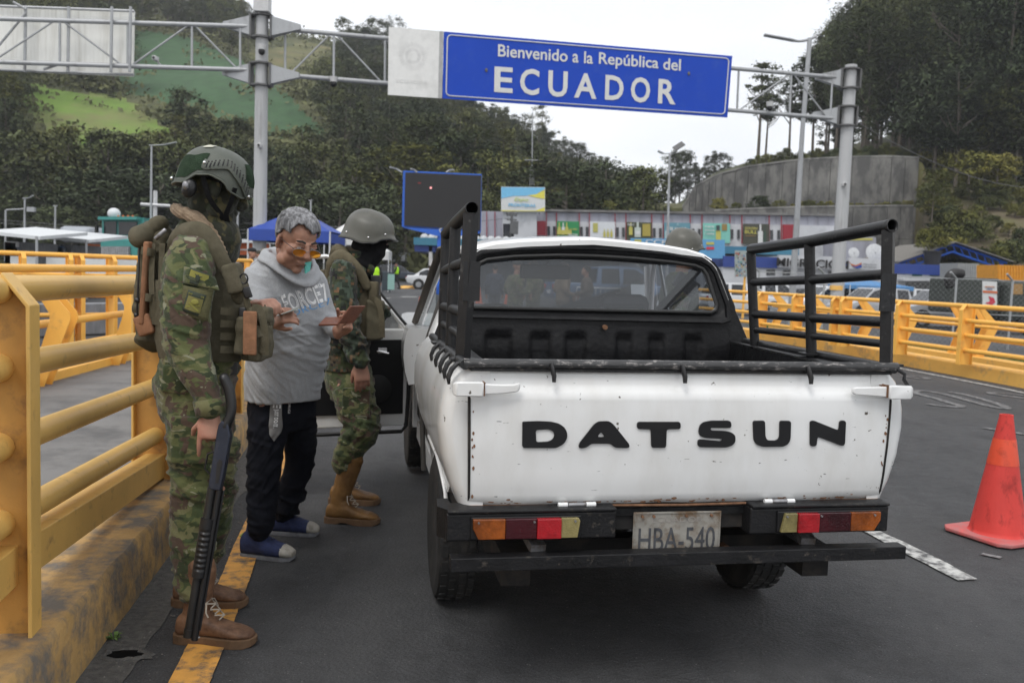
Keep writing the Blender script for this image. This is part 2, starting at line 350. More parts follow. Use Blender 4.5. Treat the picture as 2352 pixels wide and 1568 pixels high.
EL = [tuple(gnd(*p))[:2] for p in ((2700,985),(2500,938),(2352,903),(2200,872),(2065,846),(1950,822),(1850,803),(1742,786),(1650,775),(1560,764))]
el = spline(EL, 5)
strip('edge_line', [(p[0] - .05, p[1] - .03) for p in el],[(p[0] + .05, p[1] + .03) for p in el],.008, WPAINT)
def stroke(pts, w, m, name='road_lettering'):
 c = [gnd(*p) for p in pts]; c = spline([(p.x, p.y) for p in c],8); a = []; b = []
 for i, p in enumerate(c):
  q = c[min(i + 1, len(c) - 1)] - c[max(i - 1,0)]; q = q / (np.linalg.norm(q) + 1e-9); a.append((p[0] - q[1] * w, p[1] + q[0] * w)); b.append((p[0] + q[1] * w, p[1] - q[0] * w))
 return strip(name, a, b, .008, m)
D0 = lambda x, y: (1895 + x * .4507,861.2 + y * .4507)
for pts in ([(520,148),(600,160),(680,164),(690,158),(640,145),(560,120),(470,97),(462,85),(500,82),(600,98),(760,140),(860,165),(920,172),(905,158),(820,130),(720,103),(630,87)],
   [(1100,130),(1014,120),(900,105),(845,95),(870,92),(1014,105),(1100,114)],[(390,5),(470,18),(520,20),(500,12),(430,4)]):
 stroke([D0(*p) for p in pts],.055, WPAINT2)
mb = MB(); h = gnd(287,1503,.006); n = 22; ring = []
for j in range(n):
 a = 2 * math.pi * j / n; r = 1 + .5 * noise.noise(Vector((math.cos(a) * 2.6, math.sin(a) * 2.6,3))); ring.append(Vector((h.x + .062 * r * math.cos(a), h.y + .034 * r * math.sin(a),.0085)))
ctr = Vector((h.x, h.y, .0085)); rim = [ctr + (p - ctr) * 1.35 + Vector((0,0,.006)) for p in ring]; low = [ctr + (p - ctr) * 1.6 - Vector((0,0,.004)) for p in ring]
mb.loft([low, rim, ring], cap=False); o = mb.build('crumbled_gutter_edge', GRIT, smooth=70); o['kind'] = 'structure'
mb = MB(); mb.add([ctr] + ring, [(0,1 + j, 1 + (j + 1) % n) for j in range(n)]); o = mb.build('drain_hole', mat('hole_dark', (.006,.006,.006), rough=1, spec=.05)); o['kind'] = 'structure'
LEAFG = mat('weed_green', (.09,.16,.03), rough=.6, var=.35, scale=25)
wd = thing('weed', 'small green weed growing from the foot of the yellow kerb beside the hole', 'weed', tuple(gnd(262,1470)))
mb = MB(); rg = random.Random(9)
for k in range(16):
 a = rg.uniform(0,6.28); l = rg.uniform(.03,.085); e = rg.uniform(.2,1.0); w = rg.uniform(.004,.009)
 d = Vector((math.cos(a) * math.cos(e), math.sin(a) * math.cos(e), math.sin(e))); s = Vector((-math.sin(a), math.cos(a),0)) * w
 p1 = d * l * .5 + Vector((0,0,.006)); p2 = d * l + Vector((0,0,-l * .25 * math.cos(e)))
 mb.add([Vector((0,0,0)), p1 - s, p1 + s, p2],[(0,1,2),(1,3,2)])
mb.build('leaf_tuft', LEAFG, wd)
mb = MB(); rg = random.Random(2)
for k in range(650):
 y = rg.uniform(1.6,9); i = min(range(len(kf)), key=lambda q: abs(kf[q][1] - y)); x = kf[i][0] + .02 + abs(rg.gauss(0,.13)); r = rg.uniform(.0015,.0045) * (1 + .1 * y)
 c = Vector((x, y, r * .6)); mb.add([c + Vector((r * rg.uniform(.7,1.4),0,0)), c + Vector((0, r, 0)), c - Vector((r, 0,0)), c - Vector((0, r * rg.uniform(.7,1.3),0)), c + Vector((0,0, r)), c - Vector((0,0, r * .6))],[(0,1,4),(1,2,4),(2,3,4),(3,0,4),(1,0,5),(2,1,5),(3,2,5),(0,3,5)])
o = mb.build('gutter_pebbles', mat('pebble', (.16,.15,.14), var=.4, scale=30, rough=.9)); o['kind'] = 'stuff'; o['label'] = 'loose grit and pebbles along the kerb foot'
# === yellow railings
RAILY = mat('weathered_yellow_rail', (.66,.41,.115), rough=.5, var=.08, scale=4, dirt=(.30,.18,.07), dirt_amt=.30, dirt_scale=13, bump=.12, bscale=160, coat=.12)
RAILO = mat('orange_post_web', (.46,.235,.05), rough=.55, var=.12, scale=5, dirt=(.25,.13,.04), dirt_amt=.36, dirt_scale=9, bump=.12, bscale=160)
RAILB = mat('bright_yellow_rail', (.86,.46,.085), rough=.5, var=.05, scale=3, dirt=(.5,.27,.08), dirt_amt=.3, dirt_scale=4)
def post_H(parent, base, ztop, d, w=.2, f=.09, th=.012, material=RAILY, web=None, sgn=1):
 """H section post with chamfered head: web across the rail direction, one flange on either side. d = unit along rail; sgn=+1 road side on the +normal"""
 base = Vector(base); d = Vector(d).normalized(); nrm = Vector((d.y, -d.x, 0)) * sgn; z0 = base.z; H = ztop - z0; ch = .085
 mb = MB(); mb.prism([(-w / 2,0),(w / 2 - th, 0),(w / 2 - th, H - ch),(w / 2 - th - ch * .8, H - .004),(-w / 2, H - .004)], base - d * th / 2, nrm, (0,0,1), d * th)
 p = mb.build('post', web or material, parent, W=True)
 mb = MB(); prof = [(w / 2,0),(w / 2, H - ch),(w / 2 - ch * .9, H + .012),(w / 2 - ch * .9 - .004, H),(w / 2 - th, H - ch - .004),(w / 2 - th, 0)]
 mb.prism(prof, base - d * f / 2, nrm, (0,0,1), d * f)
 mb.build('flange', material, p, bevel=.003, W=True)
 mb = MB(); mb.prism([(-w / 2 - th, 0),(-w / 2,0),(-w / 2, H),(-w / 2 - th, H)], base - d * f / 2, nrm, (0,0,1), d * f); mb.build('flange', material, p, bevel=.003, W=True)
 return p
def railing(name, label, group, stations, zs, r, ztops, base_zs, material=RAILY, web=None, sgn=1, beam=None, wpost=.2, fpost=.09, skip=(), curve=1, kink=None):
 """stations: list of (x,y); rails pass from post to post. zs: list per rail of (z at each station)"""
 rt = thing(name, label, 'railing', (stations[0][0], stations[0][1],0), group=group)
 n = len(stations)
 for i, (x, y) in enumerate(stations):
  if i in skip: continue
  a = Vector((*stations[max(i - 1,0)],0)); b = Vector((*stations[min(i + 1, n - 1)],0)); d = (b - a).normalized()
  if kink: kink_post(rt, (x, y, base_zs[i]), ztops[i], d, sgn, material)
  else: post_H(rt, (x, y, base_zs[i]), ztops[i], d, w=wpost, f=fpost, material=material, web=web, sgn=sgn)
 for zr in zs:
  pts = [(x, y, z) for (x, y), z in zip(stations, zr)]
  if curve > 1: pts = [tuple(p) for p in spline(pts, curve)]
  mb = MB(); mb.tube(pts, r, 14); mb.build('rail', material, rt, smooth=60, W=True)
 if beam:
  zb, bw, bh = beam
  for i in range(n - 1):
   mb = MB(); a = Vector((*stations[i], zb[i])); b = Vector((*stations[i + 1], zb[i + 1])); mb.beam(a, b, bw, bh); mb.build('base_beam', material, rt, bevel=.004, W=True)
 return rt
def kink_post(parent, base, ztop, d, sgn, material, out=.26, pw=.15):
 base = Vector(base); nrm = Vector((d.y, -d.x, 0)) * sgn; H = ztop - base.z
 for s in (-.09,.09):
  mb = MB(); mb.prism([(0,0),(pw, 0),(pw + out, H * .62),(pw + out * .95, H * .68),(pw * .6, H),(-.02, H),(out * .8, H * .66),(out * .8, H * .6)], base + d * s - d * .006, nrm, (0,0,1), d * .012)
  mb.build('post', material, parent, W=True)
S1 = [(-1.10,.55),(-1.535,2.66),(-1.865,4.66),(-2.17,6.85),(-2.62,9.0)]
railing('railing', 'thick weathered yellow pipe railing on the kerb directly behind the masked soldier with the shotgun', 'yellow pipe railings', S1,
  [[1.33,1.295,1.272,1.26,1.25],[1.12,1.06,.99,.975,.97],[.88,.82,.735,.725,.72],[.64,.585,.475,.465,.46]],.044,[1.37,1.335,1.31,1.30,1.30],[.235] * 5, web=RAILO, beam=([.50,.455,.315,.30,.30],.10,.125))
SB = [(-4.2,1.5),(-4.45,4.4),(-4.66,7.2),(-4.80,8.9),(-4.93,10.9),(-5.0,13.0),(-5.05,15.2)]
railing('railing', 'yellow railing across the walkway with kinked plate posts, left of the backpack', 'yellow pipe railings', SB,
  [[1.27] * 7,[.985] * 7,[.70] * 7,[.415] * 7],.042,[1.20] * 7,[.1] * 7, RAILB, sgn=1, beam=([.14] * 7,.12,.10), kink=True)
PA = [(-60,578),(52,582),(160,586),(184,587),(257,590),(330,592.5),(420,594.5),(500,596.5),(575,598.5)]
YA = [12.2,12.6,13.0,13.1,13.5,14.0,14.8,15.8,17.2]
SA = [at(px, 590, Y) for (px, _), Y in zip(PA, YA)]
railing('railing', 'farthest yellow railing on the left, in front of the kiosks and teal lorry', 'yellow pipe railings', [(p.x, p.y) for p in SA],
  [[at(px, py + 0, Y).z for (px, py), Y in zip(PA, YA)]] + [[at(px, py, Y).z - k for (px, py), Y in zip(PA, YA)] for k in (.29,.58,.87)],.034,[at(px, py, Y).z + .02 for (px, py), Y in zip(PA, YA)],[.15] * 9, RAILB, sgn=1, wpost=.2, fpost=.06)
mb = MB(); a = at(-140,600,13.8); b = at(540,600,19.0); mb.beam((a.x, a.y, .30),(b.x, b.y, .30),.22,.56)
o = mb.build('parapet', mat('grey_parapet', (.27,.28,.30), rough=.85, var=.15, scale=3, dirt=(.13,.13,.13), dirt_amt=.45, dirt_scale=2, stretch=(1,1,.3)), bevel=.02); tag(o, 'low grey concrete parapet behind the far left yellow railings', 'wall')
KR = [gnd(*p) for p in ((2800,1000),(2560,937),(2352,892),(2229,868.6),(2038,833),(1925,811),(1847,797.8),(1752,781),(1650,768),(1540,757))]
kr = spline([(p.x, p.y) for p in KR],6)
def offs(pl, d):
 out = []
 for i, p in enumerate(pl):
  q = pl[min(i + 1, len(pl) - 1)] - pl[max(i - 1,0)]; q = q / np.linalg.norm(q); out.append((p[0] + q[1] * d, p[1] - q[0] * d))
 return out
mb = MB(); A = offs(kr, 0); B = offs(kr, .34)
mb.loft([[Vector((a[0], a[1],-.05)), Vector((a[0], a[1],.195)), Vector((a[0] + .02, a[1] + .01,.215)), Vector((b[0], b[1],.215)), Vector((b[0], b[1],-.05))] for a, b in zip(A, B)])
o = mb.build('right_kerb', KERBM2, smooth=40); o['kind'] = 'structure'
P1 = [(2700,912),(2440,872),(2212.6,837),(2065.5,814),(1936,795),(1916,792.5),(1825.7,777),(1746.6,765),(1660,754),(1580,745)]
SR = [gnd(x, y, .215) for x, y in P1]
SR = [(p.x, p.y) for p in SR]
hh = .93
railing('railing', 'nearer bright yellow railing on the right kerb, behind the cone', 'yellow pipe railings', SR, [[.215 + hh * .975] * 10,[.215 + hh * .73] * 10,[.215 + hh * .485] * 10,[.215 + hh * .24] * 10],.036,
  [.215 + hh] * 10,[.215] * 10, RAILB, sgn=-1, wpost=.22, fpost=.085, curve=4)
S2 = [(8.95,9.5),(8.72,12.3),(8.52,14.6),(8.33,16.1),(8.22,16.7),(7.92,18.4),(7.7,19.9),(7.4,22.2),(7.15,24.6)]
railing('railing', 'second yellow railing on the right with kinked plate posts in front of the grass verge', 'yellow pipe railings', S2,[[1.06] * 9,[.72] * 9,[.50] * 9],.03,
  [1.05] * 9,[.16] * 9, RAILB, sgn=1, kink=True, curve=4)
mb = MB(); s2 = spline(S2,6); A = offs(s2,-.1); B = offs(s2,.28)
mb.loft([[Vector((a[0], a[1],-.3)), Vector((a[0], a[1],.17)), Vector((b[0], b[1],.17)), Vector((b[0], b[1],-.3))] for a, b in zip(A, B)])
o = mb.build('outer_kerb', KERBM2, smooth=40); o['kind'] = 'structure'
GRASS = mat('verge_grass', (.05,.13,.018), rough=.8, var=.5, scale=9, dirt=(.14,.15,.04), dirt_amt=.42, dirt_scale=3)
mb = MB(); rg = random.Random(5)
for k in range(15000):
 y = rg.uniform(11,27); d = .35 + abs(rg.gauss(0,2.0)); x = r2x(y) + d; z = groundz(x, y)
 h = rg.uniform(.05,.16) * (1.2 if rg.random() < .1 else 1); a = rg.uniform(0,3.14); w = .018; s = Vector((math.cos(a) * w, math.sin(a) * w, 0)); t = Vector((rg.uniform(-.05,.05), rg.uniform(-.05,.05), h)); b = Vector((x, y, z))
 mb.add([b - s, b + s, b + t],[(0,1,2)])
o = mb.build('verge_grass', GRASS); o['kind'] = 'stuff'; o['label'] = 'green grass verge beyond the right yellow railings'
mb = MB(); vy = [10 + i for i in range(19)]
mb.add([(r2x(y) + dx, y, groundz(r2x(y) + dx, y) + .012) for y in vy for dx in (.3,1.5,2.7,4.2,5.2)],[(j * 5 + i, j * 5 + i + 1,(j + 1) * 5 + i + 1,(j + 1) * 5 + i) for j in range(18) for i in range(4)])
o = mb.build('verge_soil', mat('verge_turf', (.045,.085,.018), rough=.95, var=.4, scale=2.5, dirt=(.12,.10,.06), dirt_amt=.4, dirt_scale=2)); o['kind'] = 'structure'
# === the white pickup
TR_E = Euler((.008,-.006,.175), 'XYZ')
truck = thing('pickup_truck', 'old white pickup with black cargo bed, pipe side racks and DATSUN lettering on its tailgate', 'pickup truck', (.601,2.964,0), rot=tuple(TR_E))
TM = Matrix.Translation((.601,2.964,0)) @ TR_E.to_matrix().to_4x4(); TMi = TM.inverted()
def loc(px, py, yl):
 """truck-local point on the plane y=yl along a sight line (used to trace lettering and lamps onto the tailgate plane)"""
 c = TMi @ Vector((0,0, EYE)); d = (TMi.to_3x3() @ ray(px, py)); t = (yl - c.y) / d.y; return c + d * t
def truckpaint():
 m = mat('old_white_paint', (.74,.745,.74), rough=.27, var=.02, scale=1.3, spec=.5, coat=.5)
 nt = m.node_tree; L = nt.links; b = nt.nodes['Principled BSDF']; src = b.inputs['Base Color'].links[0].from_socket
 tc = _node(nt, 'ShaderNodeTexCoord')
 def lay(src, scale, lo, hi, col, det=8, st=(1,1,1), loc_=(0,0,0)):
  mp = _node(nt, 'ShaderNodeMapping'); mp.inputs['Scale'].default_value = st; mp.inputs['Location'].default_value = loc_; L.new(tc.outputs['Object'], mp.inputs[0])
  n = _node(nt, 'ShaderNodeTexNoise'); n.inputs['Scale'].default_value = scale; n.inputs['Detail'].default_value = det; n.inputs['Roughness'].default_value = .62; L.new(mp.outputs[0], n.inputs['Vector'])
  r = _node(nt, 'ShaderNodeValToRGB'); r.color_ramp.elements[0].position = lo; r.color_ramp.elements[1].position = hi; L.new(n.outputs['Fac'], r.inputs['Fac'])
  x = _node(nt, 'ShaderNodeMix', data_type='RGBA'); L.new(r.outputs['Color'], x.inputs['Factor']); L.new(src, x.inputs[6]); x.inputs[7].default_value = (*col, 1); return x.outputs[2]
 s = lay(src, 3.2,.46,.86,(.55,.53,.49),6,(1,1,.35))
 s = lay(s, 34,.70,.73,(.10,.085,.07),3)
 s = lay(s, 11,.70,.73,(.30,.17,.08),7,(1,1,.5),(4,2,1))
 s = lay(s, 60,.735,.75,(.2,.2,.2),2,(.35,1,1.6),(1,5,2))
 L.new(s, b.inputs['Base Color'])
 n = _node(nt, 'ShaderNodeTexNoise'); n.inputs['Scale'].default_value = 3.5; n.inputs['Detail'].default_value = 2; L.new(tc.outputs['Object'], n.inputs['Vector'])
 bp = _node(nt, 'ShaderNodeBump'); bp.inputs['Strength'].default_value = .35; bp.inputs['Distance'].default_value = .012; L.new(n.outputs['Fac'], bp.inputs['Height']); L.new(bp.outputs[0], b.inputs['Normal'])
 return m
WHITE = truckpaint()
BLACKP = mat('black_bed_paint', (.006,.006,.007), rough=.5, var=.3, scale=9, bump=.35, bscale=45, dirt=(.014,.014,.014), dirt_amt=.35, dirt_scale=14, spec=.25)
BARM = mat('black_pipe_paint', (.011,.011,.012), rough=.45, var=.25, scale=20, bump=.12, bscale=90, dirt=(.12,.115,.11), dirt_amt=.27, dirt_scale=24, spec=.45)
BUMPM = mat('worn_black_bumper', (.009,.009,.010), rough=.45, var=.35, scale=12, dirt=(.10,.085,.07), dirt_amt=.30, dirt_scale=36, bump=.2, bscale=90, spec=.35)
RAILW = mat('chipped_rail_paint', (.035,.035,.036), rough=.45, var=.3, scale=20, dirt=(.45,.42,.40), dirt_amt=.34, dirt_scale=40, stretch=(.7,1,2), bump=.2, bscale=60)
RUST = mat('rust', (.17,.085,.045), rough=.9, var=.4, scale=30, bump=.4, bscale=80)
RUBBER = mat('tyre_rubber', (.012,.012,.012), rough=.8, var=.3, scale=14, dirt=(.035,.032,.03), dirt_amt=.42, dirt_scale=9, bump=.2, bscale=120)
STEEL = mat('dull_steel', (.3,.3,.31), rough=.45, metal=.7, var=.25, scale=20, dirt=(.12,.09,.07), dirt_amt=.4, dirt_scale=18)
CHROME = mat('chrome', (.7,.7,.7), rough=.18, metal=1., var=.05)
DARKU = mat('underbody_black', (.012,.011,.011), rough=.9, var=.3, scale=8, dirt=(.04,.032,.025), dirt_amt=.4, dirt_scale=9)
SEATM = mat('dark_vinyl', (.014,.014,.016), rough=.6, var=.2)
BLKM = mat('satin_black', (.010,.010,.011), rough=.38, var=.1, spec=.4)
# ---- bed sides / body sides: profile (x offset, z) from the rail down, lofted along y
def sidex(z, bul=1.0):
 P_ = [(.50,.735),(.60,.752),(.645,.762),(.72,.794),(.80,.816),(.90,.828),(.97,.824),(1.03,.807),(1.06,.790),(1.09,.760)]
 if z <= P_[0][0]: return P_[0][1]
 for (z0, x0),(z1, x1) in zip(P_, P_[1:]):
  if z <= z1:
   t = (z - z0) / (z1 - z0); t = t * t * (3 - 2 * t) * .35 + t * .65; return x0 + (x1 - x0) * t
 return P_[-1][1]
def wheel_z(y, yc=.93, r=.36, zc=.325):
 d = r * r - (y - yc) ** 2
 return zc + math.sqrt(d) if d > 0 else 0
def side(sg):
 mb = MB(); rings = []; n = 15
 ysr = [.018,.022,.032,.05,.08,.12] + [.16 + i * .05 for i in range(21)] + [1.19]
 for y in ysr:
  cr = {.018: .044,.022: .034,.032: .020,.05: .008,.08: .002}.get(y, 0)
  lowz = max(.64 if y < .3 else .56, wheel_z(y) if .4 < y < 1.24 else 0,.0)
  if .3 <= y < .5: lowz = max(lowz, .64 + (.56 - .64) * (y - .3) / .2)
  ring = []
  for k in range(n):
   z = 1.088 + (lowz - 1.088) * (k / (n - 1)); x = sidex(z) - cr
   ring.append(Vector((sg * x, y, z)))
  ring.append(Vector((sg * (sidex(lowz) - cr - .035), y, lowz))); ring.append(Vector((sg * .67, y, 1.00))); ring.append(Vector((sg * .67, y, 1.088)))
  rings.append(ring)
 mb.loft(rings); return mb.build('bed_side', WHITE, truck, smooth=32)
bl = side(-1); br_ = side(1)
for sg, par in ((-1, bl),(1, br_)):
 mb = MB(); pts = []
 for i in range(13):
  a = math.pi * (.04 + .92 * i / 12); pts.append((sg * (sidex(.325 + .363 * math.sin(a)) + .002),.93 - .363 * math.cos(a),.325 + .363 * math.sin(a)))
 mb.tube(pts, .009,6); mb.build('arch_lip', WHITE, par, smooth=60)
for sg in (-1,1): mb = MB(); mb.bbox(sg * .655, sg * .757,.02,1.19,1.089,1.0935); mb.build('sill_cap', BLACKP, truck, bevel=.002)
mb = MB()
mb.bbox(-.668,-.655,.03,1.17,.60,1.085); mb.bbox(.655,.668,.03,1.17,.60,1.085); mb.bbox(-.66,.66,.02,1.18,.60,.625)
mb.build('bed_liner', BLACKP, truck)
mb = MB()
for sg in (-1,1): mb.bbox(sg * .47, sg * .655,.55,1.16,.625,.78)
mb.build('wheel_tub', BLACKP, truck, bevel=.03)
for k in range(9):
 mb = MB(); mb.bbox(-.64 + k * .153,-.60 + k * .153,.04,1.16,.626,.638); mb.build('floor_rib', BLACKP, truck)
mb = MB(); NX, NZ = 48,26; V = []
def tg_y(z, x):
 yy = .0
 P_ = [(.642,.022),(.66,.004),(.72,-.008),(.84,-.016),(.95,-.016),(1.005,-.013),(1.022,-.006),(1.035,.010),(1.05,.013),(1.085,.016),(1.092,.03)]
 for (z0, y0),(z1, y1) in zip(P_, P_[1:]):
  if z <= z1: t = (z - z0) / (z1 - z0); yy = y0 + (y1 - y0) * t; break
 else: yy = P_[-1][1]
 yy += .0025 * noise.noise(Vector((x * 3.1, z * 4.2,5))) + .0012 * noise.noise(Vector((x * 9, z * 9,1)))
 return yy + .012 * abs(x / .73) ** 6
zsg = [.642,.65,.66,.68,.70,.73,.76,.79,.82,.85,.88,.91,.94,.96,.98,.995,1.005,1.013,1.022,1.03,1.038,1.046,1.06,1.075,1.086,1.092]
for z in zsg:
 hw = .727 + (.738 - .727) * (z - .64) / .45
 zoff = 0
 for i in range(NX + 1):
  x = -hw + 2 * hw * i / NX
  zz = z + (.006 * noise.noise(Vector((x * 6,0,2))) if z < .655 else 0)
  V.append((x, tg_y(z, x), zz))
F_ = [(j * (NX + 1) + i, j * (NX + 1) + i + 1,(j + 1) * (NX + 1) + i + 1,(j + 1) * (NX + 1) + i) for j in range(len(zsg) - 1) for i in range(NX)]
mb.add(V, F_); tg = mb.build('tailgate', WHITE, truck, smooth=50)
mb = MB(); mb.bbox(-.715,.715,.028,.05,.65,1.085); mb.build('tailgate_inner', BLACKP, tg)
for sg in (-1,1):
 mb = MB(); mb.loft([[Vector((sg * (.7285 + .011 * t) + dx, tg_y(.642 + .448 * t, .73) - .003 + dy, .642 + .448 * t)) for dx, dy in ((-.0035,0),(.0035,0),(.0035,.03),(-.0035,.03))] for t in [i / 14 for i in range(15)]]); mb.build('panel_gap', DARKU, tg)
mb = MB(); mb.tube([(-.725,.018,.6405),(-.4,.012,.640),(0,.010,.636),(.4,.012,.640),(.725,.018,.6405)],.0045,6); mb.build('rust_lip', RUST, tg)
rgx = random.Random(3)
mb = MB()
for k in range(60):
 x = rgx.uniform(-.72,.72); z = .648 + abs(rgx.gauss(0,.006)); y = tg_y(z, x) - .0012; r = rgx.uniform(.002,.007)
 n_ = 7; mb.add([(x + r * 1.8 * math.cos(a) * rgx.uniform(.6,1.2), y + (z + r * math.sin(a) < .655) * .0, z + r * .8 * math.sin(a) * rgx.uniform(.6,1.2)) for a in [6.283 * i / n_ for i in range(n_)]],[tuple(range(n_))])
for sg in (-1,1):
 for k in range(14):
  z = rgx.uniform(.65,1.08); x = sg * (.727 + .011 * (z - .64) / .45 - .006 - abs(rgx.gauss(0,.006))); y = tg_y(z, x) - .0012; r = rgx.uniform(.0012,.0045); n_ = 6
  mb.add([(x + r * math.cos(a), y, z + r * 1.6 * math.sin(a)) for a in [6.283 * i / n_ for i in range(n_)]],[tuple(range(n_))])
o = mb.build('rust_specks', RUST, tg); o['kind'] = 'stuff'
# ---- lettering traced as solid raised letters
def c2(x, y): return (918.8 + x * .4028,775.2 + y * .4028)
def c3(x, y): return (1492.9 + x * .4028,775.2 + y * .4028)
def roundpoly(pts, k=3):
 """round every corner a little"""
 out = []; n = len(pts)
 for i in range(n):
  a, b, c = Vector(pts[i - 1]), Vector(pts[i]), Vector(pts[(i + 1) % n]); l = min((a - b).length, (c - b).length, .03) * .45
  p, q = b + (a - b).normalized() * min(l, .007), b + (c - b).normalized() * min(l, .007)
  out += [p, (p + q) * .25 + b * .5, q]
 return out
def letter(name, outer, inners, f, split=None, yo=0.):
 """one raised letter; outer/inner polygons in zoom pixels; filled by bmesh"""
 bm = bmesh.new(); loops = [outer] + inners; edges = []
 for lp in loops:
  vs2 = []
  for p in roundpoly([loc(*f(*q),-.015).xz for q in lp] if len(lp) > 3 else [loc(*f(*q),-.015).xz for q in lp]):
   vs2.append(bm.verts.new((p[0],0, p[1])))
  for i in range(len(vs2)): edges.append(bm.edges.new((vs2[i - 1], vs2[i])))
 r = bmesh.ops.triangle_fill(bm, use_beauty=True, edges=edges, normal=(0,-1,0))
 fs = [g for g in r['geom'] if isinstance(g, bmesh.types.BMFace)]
 ex = bmesh.ops.extrude_face_region(bm, geom=fs)
 for g in ex['geom']:
  if isinstance(g, bmesh.types.BMVert): g.co.y = -.0055
 for v in bm.verts: v.co.y += tg_y(v.co.z, v.co.x) - .0005
 bmesh.ops.recalc_face_normals(bm, faces=bm.faces); me = bpy.data.meshes.new(name); bm.to_mesh(me); bm.free()
 o = bpy.data.objects.new(name, me); C.objects.link(o); o.parent = tg; me.materials.append(BLKM); KIDS.setdefault(tg.name, []).append(o)
letter('letter', [(697,480),(705,477),(790,474),(860,477),(905,488),(935,508),(951,538),(951,568),(938,596),(915,614),(885,627),(703,627),(696,616)],[[(772,525),(845,520),(872,532),(880,555),(870,578),(845,591),(775,594)]], c2)
letter('letter', [(1017,615),(1022,598),(1105,492),(1130,475),(1190,474),(1213,490),(1303,603),(1307,622),(1290,627),(1222,625),(1200,603),(1090,602),(1062,624),(1035,629),(1020,627)],[[(1143,534),(1166,565),(1122,565)]], c2)
TX = 1425.2
letter('letter', [(1350,485),(1360,478),(1590,478),(1597,490),(1596,512),(1588,519),(1517,520),(1514,615),(1508,625),(1435,625),(1430,612),(1428,521),(1356,519),(1349,508)],[], c2)
letter('letter', [(458,478),(462,500),(455,513),(345,512),(340,520),(350,527),(430,530),(462,538),(484,556),(484,592),(465,614),(430,624),(280,622),(269,612),(270,584),(280,577),(400,588),(412,580),(395,574),(310,570),(282,558),(273,535),(280,500),(300,480),(345,471),(445,471)],[], c3)
letter('letter', [(584,480),(592,472),(645,471),(652,480),(654,560),(662,578),(675,584),(712,584),(728,576),(734,560),(735,480),(742,471),(790,472),(799,480),(797,575),(785,603),(755,619),(640,620),(603,607),(588,580)],[], c3)
letter('letter', [(908,478),(918,471),(932,471),(1072,527),(1076,480),(1084,471),(1105,471),(1114,480),(1109,603),(1098,615),(1085,613),(950,562),(944,608),(935,616),(915,616),(907,606)],[], c3)
for sg, (xa, xb) in ((-1,(-.79,-.575)),(1,(.572,.795))):
 h = MB(); z = 1.033
 if sg < 0:
  h.loft([[Vector((x, -.020 - d * (1 if k in (0,1) else 0), z + (hh_ if k in (1,2) else -hh_) + dz)) for k in range(4)] for x, hh_, d, dz in ((-.795,.017,.014,0),(-.785,.023,.026,0),(-.70,.023,.028,.0),(-.695,.017,.022,0),(-.64,.015,.020,0),(-.60,.013,.016,.002),(-.585,.014,.016,.006),(-.578,.008,.01,.01))])
 else:
  h.loft([[Vector((x, -.018 - d * (1 if k in (0,1) else 0), z + (hh_ if k in (1,2) else -hh_) + dz)) for k in range(4)] for x, hh_, d, dz in ((.575,.007,.012,0),(.585,.013,.018,0),(.66,.016,.020,-.001),(.70,.018,.022,-.002),(.705,.023,.028,-.003),(.785,.023,.028,-.003),(.80,.015,.016,-.003))])
 ho = h.build('latch_handle', WHITE, tg, bevel=.004, smooth=40)
 m2 = MB(); m2.bbox(sg * .6945, sg * .6985,-.0465,-.01, z - .021, z + .0225); m2.build('latch_gap', RUST, ho)
 m2 = MB(); m2.bbox(sg * .690, sg * .725,-.030,.0, z + .015, z + .0185); m2.build('latch_spring', RUST, ho)
for xa, xb in ((-.437,-.31),(.285,.395)):
 hg = MB(); L_ = xb - xa
 hg.tube([(xa, -.008,.648),(xa + L_ * .25,-.008,.648)],.0085,10); hg.tube([(xa + L_ * .75,-.008,.648),(xb, -.008,.648)],.0085,10)
 ho = hg.build('hinge', WHITE, tg, smooth=50); m2 = MB(); m2.tube([(xa + L_ * .27,-.008,.648),(xa + L_ * .73,-.008,.648)],.0075,10); m2.build('hinge_pin', STEEL, ho, smooth=50)
rail = MB(); rail.tube([(-.757,.012,1.108),(.757,.004,1.112)],.0165,12); rl = rail.build('tailgate_rail', RAILW, truck, smooth=60)
mb = MB(); mb.bbox(-.735,.735,-.002,.03,1.086,1.094); mb.build('rail_lip', BUMPM, rl)
for x in (-.475,-.033,.415):
 mb = MB(); mb.tube([(x, -.008,1.112),(x + .002,-.018,1.095),(x + .006,-.026,1.075),(x + .006,-.028,1.055)],[(.007,.010),(.007,.012),(.007,.011),(.006,.008)],8); mb.build('strap', BARM, rl, smooth=50)
mb = MB(); mb.tube([(.748,-.005,1.108),(.778,-.012,1.09),(.772,-.018,1.072),(.788,-.018,1.052)],.007,8); mb.build('strap', BARM, rl, smooth=50)
